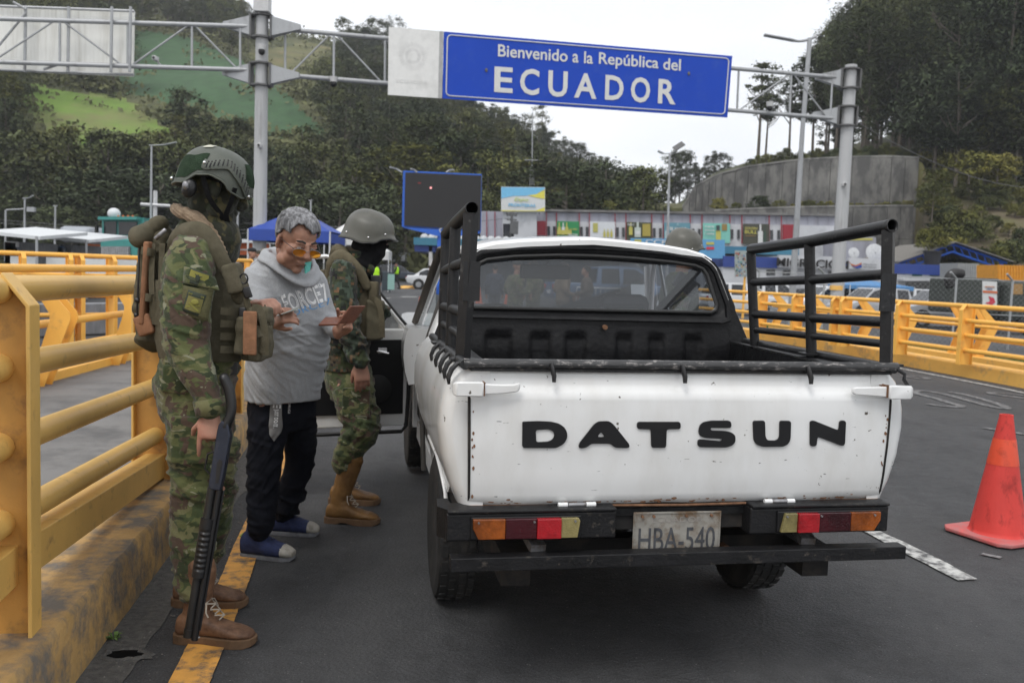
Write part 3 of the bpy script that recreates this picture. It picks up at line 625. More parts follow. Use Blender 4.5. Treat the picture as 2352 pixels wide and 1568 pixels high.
def rack(sg, posts, name='side_rack'):
 mb = MB(); base, top, r = posts
 P_ = [Vector(p) for p in base]; T_ = [Vector(p) for p in top]
 mb.tube([T_[0] + (T_[0] - T_[1]) * .045, T_[0], T_[1], T_[2]],.0235,14, cap=False)
 ro = mb.build('side_rack', BARM, truck, smooth=60)
 s_ = ro.modifiers.new('t', 'SOLIDIFY'); s_.thickness = .003
 for i in range(3):
  m2 = MB(); w = .021 if i else .026; m2.tube([P_[i] - Vector((0,0,.01)), T_[i] - Vector((0,0,.012))],[w, w],4 if i == 0 else 12)
  m2.build('rack_post', BARM, ro, smooth=60)
  m2 = MB(); m2.box(P_[i] + Vector((0,0,.004)),(.085,.075,.008)); m2.build('foot_plate', BARM, ro)
 for f0, f1 in ((.66,.67),(.315,.345),(.155,.185)):
  m2 = MB(); m2.tube([P_[0].lerp(T_[0], f0), P_[1].lerp(T_[1],(f0 + f1) / 2), P_[2].lerp(T_[2], f1)],.0185 if f0 > .2 else .0145,12); m2.build('rack_rail', BARM, ro, smooth=60)
 m2 = MB(); m2.box(P_[0].lerp(T_[0],.53) + Vector((sg * -.012,-.022,0)),(.056,.006,.13)); m2.build('bracket_plate', BARM, ro)
 m2 = MB(); a, b = P_[0].copy(), P_[2].copy(); a.y = .0; a.z = 1.106; b.y = 1.14; b.z = 1.098; m2.tube([a + Vector((sg * .012,0,0)), b + Vector((sg * .012,0,0))],.0165,10); m2.build('sill_pipe', BARM, ro, smooth=60)
 for y in ((.03,.17,.32,.5,.7) if sg < 0 else (.25,.6,.95)):
  x0 = abs(a.x) + .012; m2 = MB(); m2.tube([(sg * x0, y, 1.108),(sg * (x0 + .022), y - .004,1.106),(sg * (x0 + .040), y - .006,1.088),(sg * (x0 + .050), y - .008,1.062),(sg * (x0 + .048), y - .01,1.04)],[(.010,.008),(.010,.008),(.011,.009),(.010,.008),(.006,.005)],8); m2.build('claw', BARM, ro, smooth=60)
rack(-1,([(-.742,.17,1.10),(-.745,.53,1.10),(-.75,.80,1.098)],[(-.728,.15,1.605),(-.738,.53,1.572),(-.745,.80,1.54)],0))
rack(1,([(.732,.03,1.115),(.705,.5,1.102),(.698,1.0,1.082)],[(.706,.03,1.597),(.668,.5,1.553),(.653,1.0,1.527)],0))
# ---- rear bumper bar, brackets, lamp carriers, lamps, plate
bu = MB(); bu.bbox(-.792,.792,-.068,-.014,.452,.497); bu_o = bu.build('bumper_bar', BUMPM, truck, bevel=.003)
for x in (-.50,.45):
 mb = MB(); mb.beam((x, -.02,.505),(x - .04 * (1 if x > 0 else -1) * -1 if x > 0 else x - .05,.35,.60),.05,.03); mb.build('bumper_bracket', STEEL, bu_o)
for sg, x0, x1 in ((-1,-.805,-.245),(1,.225,.738)):
 z0, z1 = .541,.632
 mb = MB(); bulge = []
 a, b = (x0, x1)
 ring = lambda y, g: [Vector((a + g, y, z0 + g)), Vector((b - g, y, z0 + g)), Vector((b - g, y, z1 - g)), Vector((a + g, y, z1 - g))]
 mb.loft([ring(-.035,.004), ring(-.03,0), ring(.06,0)]); lc = mb.build('lamp_carrier', BUMPM, truck, bevel=.006)
 mb = MB(); mb.bbox(a + .002, b - .002,-.044,.055, z1 + .001, z1 + .012); mb.build('carrier_lip', BUMPM, lc, bevel=.004)
 if sg < 0:
  mb = MB(); mb.loft([[Vector((-.80,-.028, z)), Vector((-.83,.02, z)), Vector((-.825,.10, z + .004)), Vector((-.79,.10, z + .004)), Vector((-.78,.0, z))] for z in (.545,.56,.62,.643)]); mb.build('corner_guard', BUMPM, lc, smooth=50)
 segs = [(-.722,-.618, 'amber'),(-.617,-.515, 'dark_red'),(-.515,-.436, 'reflector_red'),(-.435,-.372, 'clear_yellow')] if sg < 0 else [(.325,.385, 'clear_yellow'),(.386,.462, 'reflector_red'),(.463,.582, 'dark_red'),(.583,.693, 'amber')]
 cm = {'amber': (.30,.075,.010), 'dark_red': (.050,.005,.009), 'reflector_red': (.36,.012,.018), 'clear_yellow': (.25,.21,.085)}
 hs = MB(); hs.bbox(segs[0][0] - .006, segs[-1][1] + .006,-.045,-.03,.549,.623); hous = hs.build('tail_lamp', BLKM, truck, bevel=.004)
 for xa, xb, cn in segs:
  m2 = MB(); zz0, zz1 = .553,.618; cut = .014
  p = [(xa, zz0),(xb, zz0),(xb, zz1),(xa, zz1)]
  if cn == 'amber' and sg < 0: p = [(xa + .018, zz0),(xb, zz0),(xb, zz1),(xa, zz1),(xa, zz1 - .03)]
  if cn == 'amber' and sg > 0: p = [(xa, zz0),(xb - .022, zz0),(xb, zz1 - .03),(xb, zz1),(xa, zz1)]
  if cn == 'clear_yellow' and sg < 0: p = [(xa, zz0),(xb - .008, zz0),(xb, zz1 - .01),(xb - .006, zz1),(xa, zz1)]
  if cn == 'clear_yellow' and sg > 0: p = [(xa + .002, zz0),(xb, zz0),(xb, zz1),(xa + .016, zz1)]
  dep = .022 if cn == 'reflector_red' else .014
  m2.prism(p, (0,-.045,0),(1,0,0),(0,0,1),(0,-dep, 0))
  lm = mat('lens_' + cn, cm[cn], rough=.16, var=.12, scale=40, coat=.6, dirt=tuple(c_ * .45 for c_ in cm[cn]), dirt_amt=.42, dirt_scale=9, stretch=(1,1,1), bump=.2, bscale=150)
  le = m2.build('lens', lm, hous, bevel=.002)
 for xs_ in ((-.705,.612),(-.525,.612),(-.39,.612)) if sg < 0 else ((.345,.612),(.47,.612),(.668,.612)):
  m2 = MB(); m2.cyl((xs_[0],-.066, xs_[1] - .003),(xs_[0],-.05, xs_[1] - .003),.0035, n=8); m2.build('screw', STEEL, hous)
mb = MB(); mb.bbox(-.74,.74,.03,.08,.55,.645); mb.build('rear_valance', DARKU, truck)
mb = MB(); mb.bbox(-.60,-.50,.1,3.6,.34,.45); mb.bbox(.50,.60,.1,3.6,.34,.45); mb.bbox(-.55,.55,.25,.32,.36,.45); mb.bbox(-.72,.72,.3,3.5,.50,.60); cf = mb.build('chassis_frame', DARKU, truck)
mb = MB(); mb.tube([(-.66,.94,.325),(.66,.94,.325)],.04,10); mb.ell((0,.94,.325),(.12,.12,.12)); mb.build('rear_axle', DARKU, truck, smooth=50)
mb = MB(); mb.tube([(.25,.2,.40),(.25,1.0,.38)],.028,10); mb.ell((.25,.7,.38),(.07,.25,.06)); mb.build('exhaust', RUST, truck, smooth=50)
for x in (-.58,.62):
 mb = MB(); mb.bbox(x - .11, x + .11,.40,.407,.445,.60); mb.build('mud_flap', mat('mudflap', (.05,.045,.04), rough=.9, var=.3, bump=.6, bscale=200), truck)
PLm = mat('aged_shaded_plate', (.25,.24,.215), rough=.65, var=.2, scale=20, dirt=(.13,.085,.05), dirt_amt=.42, dirt_scale=14)  # plate colour holds age and grime plus some painted shade
mb = MB(); mb.bbox(-.17,.142,.014,.017,.462,.612); pl = mb.build('number_plate', PLm, truck, bevel=.002)
for a, b, c_, d in ((-.166,.138,.606,.609),(-.166,.138,.465,.468),(-.166,-.163,.468,.606),(.135,.138,.468,.606)):
 m2 = MB(); m2.bbox(a, b, .0115,.014, c_, d); m2.build('plate_border', PLm, pl)
DNAVY = mat('faded_plate_ink', (.055,.058,.065), rough=.6, var=.4, scale=40)
text_obj('HBA-540', 'plate_number', DNAVY, pl, (-.150,.014,.476),(1,0,0),(0,0,1), w=.272, h=.082, depth=.002, bold=.0)
text_obj('ECUADOR', 'plate_country', mat('faded_plate_ink_pale', (.25,.23,.21), rough=.7, var=.2, scale=30), pl, (-.105,.014,.575),(1,0,0),(0,0,1), w=.18, h=.018, depth=.001)
for x in (-.10,.015,.105,-.14):
 m2 = MB(); m2.cyl((x, .006,.598),(x, .014,.598),.005, n=8); m2.build('plate_bolt', RUST, pl)
# ---- wheels
def wheel(x, y, w=.165, r=.305):
 s = 1 if x > 0 else -1
 mb = MB(); prof = [(r * .62,-w / 2 + .012),(r * .86,-w / 2),(r * .955,-w / 2 + .008),(r * .99,-w / 2 + .028),(r, -w / 4),(r * 1.0, w / 4),(r * .99, w / 2 - .028),(r * .955, w / 2 - .008),(r * .86, w / 2),(r * .62, w / 2 - .012)]
 mb.lathe(prof, (x, y, r), n=36, axis='X'); ty = mb.build('tyre', RUBBER, truck, smooth=40)
 m2 = MB()
 for k in range(30):
  a = 2 * math.pi * k / 30
  for xx, sk in ((-.055,.06),(-.02,-.06),(.02,.06),(.055,-.06)):
   p = Vector((x + xx, y + math.cos(a + sk) * r * 1.003, r + math.sin(a + sk) * r * 1.003)); R_ = Matrix.Rotation(a + sk - math.pi / 2,3, 'X'); m2.box(p, (.024,.045,.005), R_)
 tr = m2.build('tread_blocks', RUBBER, ty); tr['kind'] = 'stuff'
 m2 = MB(); m2.lathe([(.0, s * .02),(.05, s * .035),(.07, s * .02),(.12, s * .005),(r * .52, s * .02),(r * .6, s * .05),(r * .64, s * .06),(r * .64, s * -.05),(.0, s * -.05)],(x, y, r), n=28, axis='X'); m2.build('rim', mat('wheel_rim_grey', (.22,.22,.22), rough=.5, metal=.3, var=.3, dirt=(.06,.05,.04), dirt_amt=.4), ty, smooth=40)
for x, y in ((-.68,.94),(.665,.94),(-.66,3.39),(.66,3.39)): wheel(x, y)
# ---- cab: back panel with window opening (rings between outline and opening)
def cabx(z):
 P_ = [(.55,.745),(.9,.765),(1.06,.764),(1.10,.755),(1.20,.715),(1.288,.676),(1.38,.643),(1.44,.618),(1.475,.585),(1.50,.54),(1.52,.46),(1.535,.34),(1.55,.12)]
 if z <= P_[0][0]: return P_[0][1]
 for (z0, x0),(z1, x1) in zip(P_, P_[1:]):
  if z <= z1: return x0 + (x1 - x0) * (z - z0) / (z1 - z0)
 return 0.
YB = 1.19
win = [(-.572,1.225),(-.582,1.25),(-.560,1.40),(-.545,1.428),(-.51,1.445),(-.38,1.463),(-.17,1.475),(0,1.477),(.2,1.472),(.38,1.460),(.50,1.447),(.54,1.432),(.56,1.405),(.603,1.265),(.598,1.238),(.57,1.225)]
out = [(-.70,1.155),(-.700,1.25),(-.632,1.42),(-.603,1.462),(-.545,1.496),(-.40,1.523),(-.18,1.542),(0,1.546),(.2,1.541),(.40,1.523),(.55,1.495),(.60,1.465),(.628,1.43),(.695,1.26),(.705,1.16),(.66,1.150)]
def ylean(z): return YB + max(0, z - 1.05) * .22
def rg_(poly, dy): return [Vector((x, ylean(z) + dy, z)) for x, z in poly]
def sc(poly, k):
 return [((a[0] * (1 - k) + b[0] * k),(a[1] * (1 - k) + b[1] * k)) for a, b in zip(win, poly)]
mb = MB(); mb.loft([rg_(win, .03), rg_(win, .012), rg_(sc(out, .18),.0), rg_(sc(out, .40),-.004), rg_(sc(out, .46),-.016), rg_(sc(out, .60),-.018), rg_(sc(out, .66),-.004), rg_(sc(out, 1),0), rg_(sc(out, 1),.05)], cap=False)
cbk = mb.build('cab_back_frame', BLACKP, truck, smooth=50)
mb = MB(); g_ = [Vector((x * .995, ylean(z) - .004, z)) for x, z in win]; mb.tube(g_, .010,8, closed=True); mb.build('window_gasket', mat('rubber_seal', (.012,.012,.012), rough=.5), cbk, smooth=60)
GL = glassmat('tinted_rear_glass', (.50,.51,.55),.06,.93,.02)
mb = MB(); mb.add([Vector((0, ylean(1.35) + .018,1.35))] + [Vector((x, ylean(z) + .018, z)) for x, z in win],[(0,1 + j, 1 + (j + 1) % len(win)) for j in range(len(win))]); mb.build('rear_window', GL, truck)
grooves = [(-.513,-.399),(-.304,-.218),(-.139,-.047),(.105,.175),(.263,.335),(.438,.522)]
NXg, NZg = 130,26; V = []
for j in range(NZg + 1):
 z = .60 + (1.165 - .60) * j / NZg
 for i in range(NXg + 1):
  hx = min(cabx(z) - .012,.75); x = -hx + 2 * hx * i / NXg; dp = 0
  for a, b in grooves:
   ex = sst(a - .014, a + .010, x) * (1 - sst(b - .010, b + .014, x)); ez = 1 - sst(1.095,1.12, z); dp = max(dp, ex * ez)
  V.append((x, ylean(z) + .022 * dp + .002 * noise.noise(Vector((x * 12, z * 12,0))), z))
mb = MB(); mb.add(V, [(j * (NXg + 1) + i, j * (NXg + 1) + i + 1,(j + 1) * (NXg + 1) + i + 1,(j + 1) * (NXg + 1) + i) for j in range(NZg) for i in range(NXg)])
mb.build('cab_back_panel', BLACKP, truck, smooth=60)
mb = MB(); mb.cyl((.04, YB - .012,1.150),(.04, YB + .01,1.150),.011, n=12); mb.build('drain_bolt', RUST, truck, smooth=50)
def cabsec(y, k=1.0, inset=0., top=0.):
 """outline of the cab above the belt at station y (open ring, from left belt over the roof to right belt)"""
 pts = []
 zz = [1.06,1.10,1.20,1.288,1.38,1.44,1.475,1.50,1.52,1.535,1.55]
 L_ = [(-cabx(z) * k + inset, z + top * max(0,(z - 1.06) / .49)) for z in zz] + [(0,1.556 + top)]
 return [Vector((x, y, z)) for x, z in L_] + [Vector((-x, y, z)) for x, z in reversed(L_[:-1])]
mb = MB(); rings = []
for y, k, top in ((ylean(1.5) - .004,.999,-.004),(ylean(1.5) + .008,1.012,.006),(1.40,1.02,.014),(1.7,1.025,.026),(2.0,1.015,.022),(2.2,.99,-.004),(2.3,.97,-.03)):
 s1_ = cabsec(y, k, 0, top); up = s1_[6:-6]; dn = [p + Vector((0,.0,-.022)) for p in reversed(up)]; rings.append(up + dn)
mb.loft(rings); rf = mb.build('roof', WHITE, truck, smooth=40)
for sg in (-1,1):
 mb = MB(); rings = []
 for z in (1.04,1.10,1.20,1.288,1.38,1.44,1.475,1.495):
  x = cabx(z); yb = ylean(z); w = .17 - (z - 1.04) * .12
  rings.append([Vector((sg * (x - .055), yb + .002, z)), Vector((sg * (x - .006), yb - .004, z)), Vector((sg * (x + .004), yb + .012, z)), Vector((sg * (x + .006), yb + w, z)), Vector((sg * (x - .03), yb + w, z)), Vector((sg * (x - .06), yb + .03, z))])
 mb.loft(rings); mb.build('rear_pillar', WHITE, truck, smooth=40)
 mb = MB(); rings = []
 for z in (1.04,1.10,1.15,1.20,1.288,1.38,1.44,1.475,1.49):
  x = cabx(z); yb = ylean(z); rings.append([Vector((sg * min(.66, x - .02), yb - .001, z)), Vector((sg * (x - .004), yb - .006, z)), Vector((sg * (x - .004), yb + .03, z)), Vector((sg * min(.66, x - .02), yb + .03, z))])
 mb.loft(rings); mb.build('rear_quarter_panel', BLACKP, truck, smooth=40)
 mb = MB(); mb.tube([(sg * .735,2.62,1.02),(sg * .66,2.42,1.30),(sg * .60,2.27,1.48),(sg * .58,2.16,1.53)],[(.03,.02)] * 4,8); mb.build('windscreen_pillar', WHITE, truck, smooth=50)
 mb = MB(); rings = []
 ends = (1.19,1.34) if sg < 0 else (1.19,2.30)
 for y in (ends[0], ends[0] + .04, ends[1] - .02, ends[1]):
  rings.append([Vector((sg * sidex(z), y, z if z > .5 else z)) for z in (1.08,1.05,1.0,.95,.88,.80,.72,.65,.60,.50,.40)] + [Vector((sg * .68, y, .38)), Vector((sg * .70, y, 1.08))])
 mb.loft(rings); mb.build('cab_side', WHITE, truck, smooth=32)
 mb = MB(); rings = []
 for y, k in ((2.30,1.0),(2.6,1.0),(2.9,.995),(3.3,.985),(3.7,.96),(3.92,.90)):
  rings.append([Vector((sg * sidex(z) * k, y, z)) for z in (1.045,1.03,1.0,.95,.88,.80, max(.72, wheel_z(y, 3.39) if abs(y - 3.39) < .37 else .45))] + [Vector((sg * .60, y, .75)), Vector((sg * .62, y, 1.045))])
 mb.loft(rings); mb.build('front_wing', WHITE, truck, smooth=32)
 mb = MB(); mb.bbox(sg * .69, sg * .72,1.2,2.6,.36,.46); mb.build('sill', WHITE, truck)
mb = MB(); mb.loft([[Vector((x, y, z + .0)) for x, z in ((-.64,1.03),(-.45,1.055),(0,1.065),(.45,1.055),(.64,1.03),(.64,1.0),(-.64,1.0))] for y in (2.55,2.9,3.5,3.9)]); mb.build('bonnet', WHITE, truck, smooth=50)
mb = MB(); mb.bbox(-.72,.72,3.9,3.95,.5,1.0); mb.build('grille_panel', WHITE, truck, bevel=.02)
mb = MB(); mb.bbox(-.78,.78,4.0,4.08,.42,.52); mb.build('front_bumper', CHROME, truck, bevel=.01)
CLG = glassmat('clear_glass', (.80,.84,.84),.05,.97)
mb = MB(); mb.add([(-.70,2.60,1.03),(.70,2.60,1.03),(.565,2.24,1.50),(-.565,2.24,1.50)],[(0,1,2,3)]); mb.build('windscreen', CLG, truck)
mb = MB(); xr = lambda z: cabx(z) - .002
mb.tube([(xr(1.07),1.42,1.07),(xr(1.2),1.42,1.2),(xr(1.42) + .0,1.46,1.42),(.60,1.52,1.49),(.59,2.12,1.505),(.645,2.32,1.36),(.715,2.52,1.09)],.015,8); mb.build('door_window_frame', WHITE, truck, smooth=50)
mb = MB(); mb.tube([(.72,2.16,1.07),(.60,2.10,1.49)],.010,8); mb.build('vent_divider', CHROME, truck, smooth=50)
mb = MB(); mb.add([(.745,1.43,1.06),(.745,2.5,1.06),(.60,2.15,1.5),(.61,1.50,1.48)],[(0,1,2,3)]); mb.build('right_door_glass', CLG, truck)
mb = MB(); mb.bbox(-.66,.66,1.45,1.95,.60,.80); mb.build('bench_seat', SEATM, truck, bevel=.04)
mb = MB(); mb.loft([[Vector((x, y, z)) for x in (-.60,.60) for y in ((yy, yy + .12) if x < 0 else (yy + .12, yy))] for z, yy in ((.75,1.40),(1.15,1.30),(1.19,1.30))]); mb.build('seat_back', SEATM, truck, bevel=.04)
mb = MB(); mb.loft([[Vector((x, y, z)) for x, y in ((.055, yy),(.055, yy + .10),(.305, yy + .10),(.305, yy))] for z, yy in ((1.15,1.32),(1.24,1.31),(1.30,1.31))]); hr = mb.build('passenger_headrest', SEATM, truck, bevel=.045)
mb = MB(); mb.bbox(-.66,.66,2.35,2.6,.80,1.02); mb.build('dashboard', SEATM, truck, bevel=.04)
mb = MB(); mb.tube([(-.33 + .18 * math.cos(a),2.22 - .09 * math.sin(a),1.04 + .16 * math.sin(a)) for a in [6.283 * i / 20 for i in range(20)]],.012,8, closed=True); mb.tube([(-.33,2.22,1.04),(-.33,2.5,.95)],.02,8); mb.build('steering_wheel', SEATM, truck, smooth=60)
mb = MB(); mb.bbox(-.20,.09,2.10,2.125,1.35,1.43); mi = mb.build('rear_view_mirror', SEATM, truck, bevel=.018)
mb = MB(); mb.tube([(-.05,2.12,1.43),(.0,2.2,1.48),(.02,2.25,1.50)],.006,6); mb.build('mirror_stalk', CHROME, mi)
mb = MB(); mb.bbox(-.19,.08,2.095,2.099,1.356,1.424); mb.build('mirror_glass', mat('mirror_dark_reflection', (.05,.05,.055), rough=.3, var=.1), mi)  # near-black base colour stands in for the mirror's dark reflection
mb = MB(); mb.loft([[Vector((x, y, z - .03)) for x, z in ((-.56,1.49),(-.3,1.515),(0,1.52),(.3,1.515),(.56,1.49),(.56,1.48),(-.56,1.48))] for y in (1.32,1.8,2.2)]); mb.build('headliner', mat('grey_headliner', (.10,.10,.105), rough=.9), truck, smooth=50)
mb = MB(); mb.beam((.62,1.50,1.45),(.30,1.38,1.15),.004,.05); mb.build('seat_belt', SEATM, truck)
# ---- open driver's door, hinged at the front
hx, hy = -.775,2.60
DA = math.radians(6.0)
dd = Matrix.Rotation(0,3, 'Z'); du = Vector((-math.cos(DA),-math.sin(DA),0)); dn = Vector((-math.sin(DA), math.cos(DA),0)) * -1
H0 = Vector((hx, hy, 0))
def dp(s, z, t=0.): return H0 + du * s + Vector((0,0, z)) + dn * t
DL = .93
mb = MB(); body = [(0.03,.43),(DL - .05,.415),(DL - .01,.46),(DL, .6),(DL, 1.0),(.0,1.02),(0,.6),(.01,.46)]
def dprism(mb, poly, t0, t1):
 n = len(poly); A_ = [dp(p[0], p[1], t0) for p in poly]; B_ = [dp(p[0], p[1], t1) for p in poly]
 return mb.add(A_ + B_, [tuple(range(n - 1,-1,-1)), tuple(range(n, 2 * n))] + [(j, (j + 1) % n, n + (j + 1) % n, n + j) for j in range(n)])
dprism(mb, body, -.06,0.); door = mb.build('open_door', WHITE, truck, bevel=.008)
mb = MB(); dprism(mb, [(.035,.505),(DL - .03,.495),(DL - .03,.94),(.035,.955)],.001,.014); mb.build('door_card', mat('black_door_card', (.007,.007,.008), rough=.5, var=.3, scale=15, spec=.3), door, bevel=.004)
mb = MB(); pts = [dp(s, z, .004) for s, z in ((.0,1.02),(.002,.6),(.012,.43),(.04,.395),(DL - .05,.378))]; mb.tube(pts, .012,8); mb.build('door_seal', mat('rubber_seal', (.012,) * 3), door, smooth=60)
mb = MB(); mb.tube([dp(.36,.865,.02), dp(.33,.865,.05), dp(.255,.765,.055), dp(.245,.755,.03)],[.008,.008,.007,.010],8); mb.ell(dp(.345,.872,.06),.014); mb.build('window_crank', CHROME, door, smooth=60)
mb = MB(); mb.tube([dp(.20,.885,.03), dp(.13,.875,.045)],.007,8); mb.box(dp(.165,.89,.018),(.05,.01,.035)); mb.build('inner_latch', CHROME, door, smooth=60)
mb = MB(); mb.lathe([(.085,0),(.085,.012),(.075,.016),(.02,.02),(0,.02)],(0,0,0), n=24); R_ = dn.to_track_quat('Z', 'Y').to_matrix().to_4x4(); mb.xf(Matrix.Translation(dp(.19,.66,.014)) @ R_); mb.build('door_speaker', mat('speaker_black', (.012,) * 3, rough=.6), door, smooth=40)
mb = MB(); mb.tube([dp(.02,1.02,-.03), dp(.09,1.10,-.035), dp(.24,1.28,-.04), dp(.36,1.415,-.045), dp(.50,1.44,-.045), dp(DL - .06,1.40,-.045), dp(DL - .01,1.02,-.03)],[(.016,.013)] * 7,8); mb.build('door_window_frame', WHITE, door, smooth=50)
mb = MB(); mb.tube([dp(.0,1.02,-.02), dp(.075,1.105,-.03), dp(.225,1.29,-.035), dp(.35,1.432,-.04)],.010,8); mb.build('frame_seal', mat('rubber_seal', (.012,) * 3), door, smooth=50)
mb = MB(); mb.add([dp(.04,1.02,-.035), dp(DL - .02,1.02,-.035), dp(DL - .06,1.40,-.045), dp(.36,1.40,-.045)],[(0,1,2,3)]); mb.build('door_glass', glassmat('door_glass', (.62,.62,.58),.06,.9), door)
mb = MB(); mb.tube([dp(.30,1.02,-.03), dp(.37,1.41,-.04)],.007,6); mb.build('vent_bar', CHROME, door)
mb = MB(); Rm = Matrix.Rotation(math.radians(-20),3, 'Z'); c0 = dp(.225,1.115,-.16); mb.ell(c0,(.085,.03,.062), R=Rm); dm = mb.build('door_mirror', SEATM, door, smooth=60)
mb = MB(); nrm_ = (Vector((0,0,0)) - Vector((0,1,0))); pv = [c0 + Rm @ Vector((.074 * math.cos(a),-.0305,.052 * math.sin(a))) for a in [6.283 * i / 20 for i in range(20)]]; mb.add(pv, [tuple(range(20))]); mb.build('mirror_glass', mat('mirror_silver_door', (.7,.68,.62), rough=.04, metal=1., var=.02), dm)
mb = MB(); mb.tube([c0 + Vector((0,0,-.05)), dp(.19,1.03,-.05)],.008,6); mb.build('mirror_stalk', SEATM, dm)
mb = MB(); mb.bbox(-.745,-.70,2.60,2.66,.42,1.03); mb.build('hinge_jamb', WHITE, truck)
mb = MB(); mb.tube([(-.772,1.345,.45),(-.785,1.35,.70),(-.80,1.35,.92),(-.765,1.36,1.07),(-.70,1.39,1.27),(-.625,1.45,1.45)],.012,8); mb.build('door_opening_seal', mat('dull_seal', (.045,.042,.038), rough=.8), truck, smooth=50)
mb = MB(); mb.tube([(-.665,1.40,1.47),(-.655,1.7,1.50),(-.645,2.1,1.50),(-.68,2.35,1.33),(-.745,2.58,1.06)],[(.022,.014)] * 5,8); mb.build('drip_rail', mat('dull_taupe_rail', (.11,.095,.08), rough=.7), truck, smooth=50)
# === people: shared modelling tools
def obj_from(me, name, material, parent, smooth=True):
 o = bpy.data.objects.new(name, me); C.objects.link(o)
 if parent is not None:
  o.parent = parent; KIDS.setdefault(parent.name, []).append(o)
 for m_ in (material if isinstance(material, (list, tuple)) else [material]): me.materials.append(m_)
 if smooth: me.polygons.foreach_set('use_smooth', [True] * len(me.polygons))
 return o
def vox(mb, voxel, name, material, parent, smooth=4, disp=None, W=True, facmat=None):
 """merge all shapes into one continuous surface"""
 me = bpy.data.meshes.new('tmp'); me.from_pydata(mb.v, [], mb.f); me.validate(clean_customdata=False)
 bm = bmesh.new(); bm.from_mesh(me); bmesh.ops.recalc_face_normals(bm, faces=bm.faces); bm.to_mesh(me); bm.free()
 t = bpy.data.objects.new('tmp', me); C.objects.link(t)
 r = t.modifiers.new('r', 'REMESH'); r.mode = 'VOXEL'; r.voxel_size = voxel
 if smooth: s = t.modifiers.new('s', 'SMOOTH'); s.factor = .5; s.iterations = smooth
 dg = bpy.context.evaluated_depsgraph_get(); m2 = bpy.data.meshes.new_from_object(t.evaluated_get(dg)); bpy.data.objects.remove(t); bpy.data.meshes.remove(me)
 n = len(m2.vertices); P = np.empty(n * 3); m2.vertices.foreach_get('co', P); P = P.reshape(-1,3)
 if disp is not None:
  N = np.empty(n * 3); m2.vertices.foreach_get('normal', N); N = N.reshape(-1,3); P = P + N * disp(P, N)[:, None]
 if facmat is not None:
  np_ = len(m2.polygons); c = np.empty(np_ * 3); m2.polygons.foreach_get('center', c); c = c.reshape(-1,3)
  mi_ = facmat(c).astype(np.int32)
 if W and parent is not None:
  r_ = root_of(parent); Mi = np.array((Matrix.Translation(r_.location) @ r_.rotation_euler.to_matrix().to_4x4()).inverted()); P = P @ Mi[:3, :3].T + Mi[:3,3]
 m2.vertices.foreach_set('co', P.ravel()); m2.materials.clear(); m2.name = name
 o = obj_from(m2, name, material, parent)
 if facmat is not None: m2.polygons.foreach_set('material_index', mi_)
 m2.update(); return o
def nz3(P, f, seed=0.):
 """cheap smooth pseudo-noise on arrays, about -1..1"""
 x, y, z = (P * f).T; s = seed
 return (np.sin(x * 1.7 + 1.3 * np.sin(y * 1.1 + s) + s) + np.sin(y * 1.9 + 1.5 * np.sin(z * 1.3 + 2 * s)) + np.sin(z * 2.1 + 1.2 * np.sin(x * .9 + s * 3) + 1.)) / 3
def folds(P, d, freq, seed=0., warp=1.6, sharp=2.2):
 """soft creases running across direction d"""
 d = np.array(d, float); d /= np.linalg.norm(d); ph = P @ d * freq + warp * nz3(P, 7., seed) + .8 * nz3(P, 17., seed + 2)
 w = .5 + .5 * np.sin(ph); return w ** sharp * np.clip(.55 + .7 * nz3(P, 5., seed + 5),0,1)
def crease(P, d, f, e=5., seed=0.):
 """irregular creases: ridged noise squeezed across d, drawn out along the other axes"""
 d = np.array(d, float); d /= np.linalg.norm(d); a = np.cross(d, (.3,.9,.2)); a /= np.linalg.norm(a); b = np.cross(d, a); Q = np.stack([P @ d * f, P @ a * e, P @ b * e],1)
 n = nz3(Q, 1., seed) + .45 * nz3(Q * np.array([2.3,2., 2.]),1., seed + 3.); return np.clip(1 - np.abs(n) * 1.7,0,1) ** 1.4 * np.clip(.5 + .9 * nz3(P, 6., seed + 9),0,1)
def smooth01(a, b, x): t = np.clip((x - a) / (b - a),0,1); return t * t * (3 - 2 * t)
def limb(mb, pts, rs, n=14, k=4):
 """tapered tube through joints; radii may be (ra, rb)"""
 rr = [(r if hasattr(r, '__len__') else (r, r)) for r in rs]; S = spline([tuple(p) + tuple(r) for p, r in zip(pts, rr)], k)
 mb.tube([s[:3] for s in S],[(max(.004, s[3]), max(.004, s[4])) for s in S], n)
 for e in (S[0], S[-1]): mb.ell(e[:3], max(.004,(e[3] + e[4]) / 2 * .98),12,8)
def torso(mb, secs, n=20, k=4, p=2.4):
 """sections: (centre, fwd unit, side unit, half depth front, half depth back, half width)"""
 R = []
 S = spline([tuple(c) + tuple(f) + tuple(s) + (df, db, w) for c, f, s, df, db, w in secs], k)
 for q in S:
  c, f, s, (df, db, w) = Vector(q[:3]), Vector(q[3:6]), Vector(q[6:9]), q[9:12]; ring = []
  for j in range(n):
   a = 2 * math.pi * j / n; ca, sa = math.cos(a), math.sin(a); ca2 = math.copysign(abs(ca) ** (2 / p), ca); sa2 = math.copysign(abs(sa) ** (2 / p), sa)
   ring.append(c + f * (ca2 * (df if ca > 0 else db)) + s * (sa2 * w))
  R.append(ring)
 mb.loft(R)
def frame(fwd, up):
 f = Vector(fwd).normalized(); u = Vector(up); r = f.cross(u).normalized(); u = r.cross(f).normalized()
 return Matrix((r, f, u)).transposed()
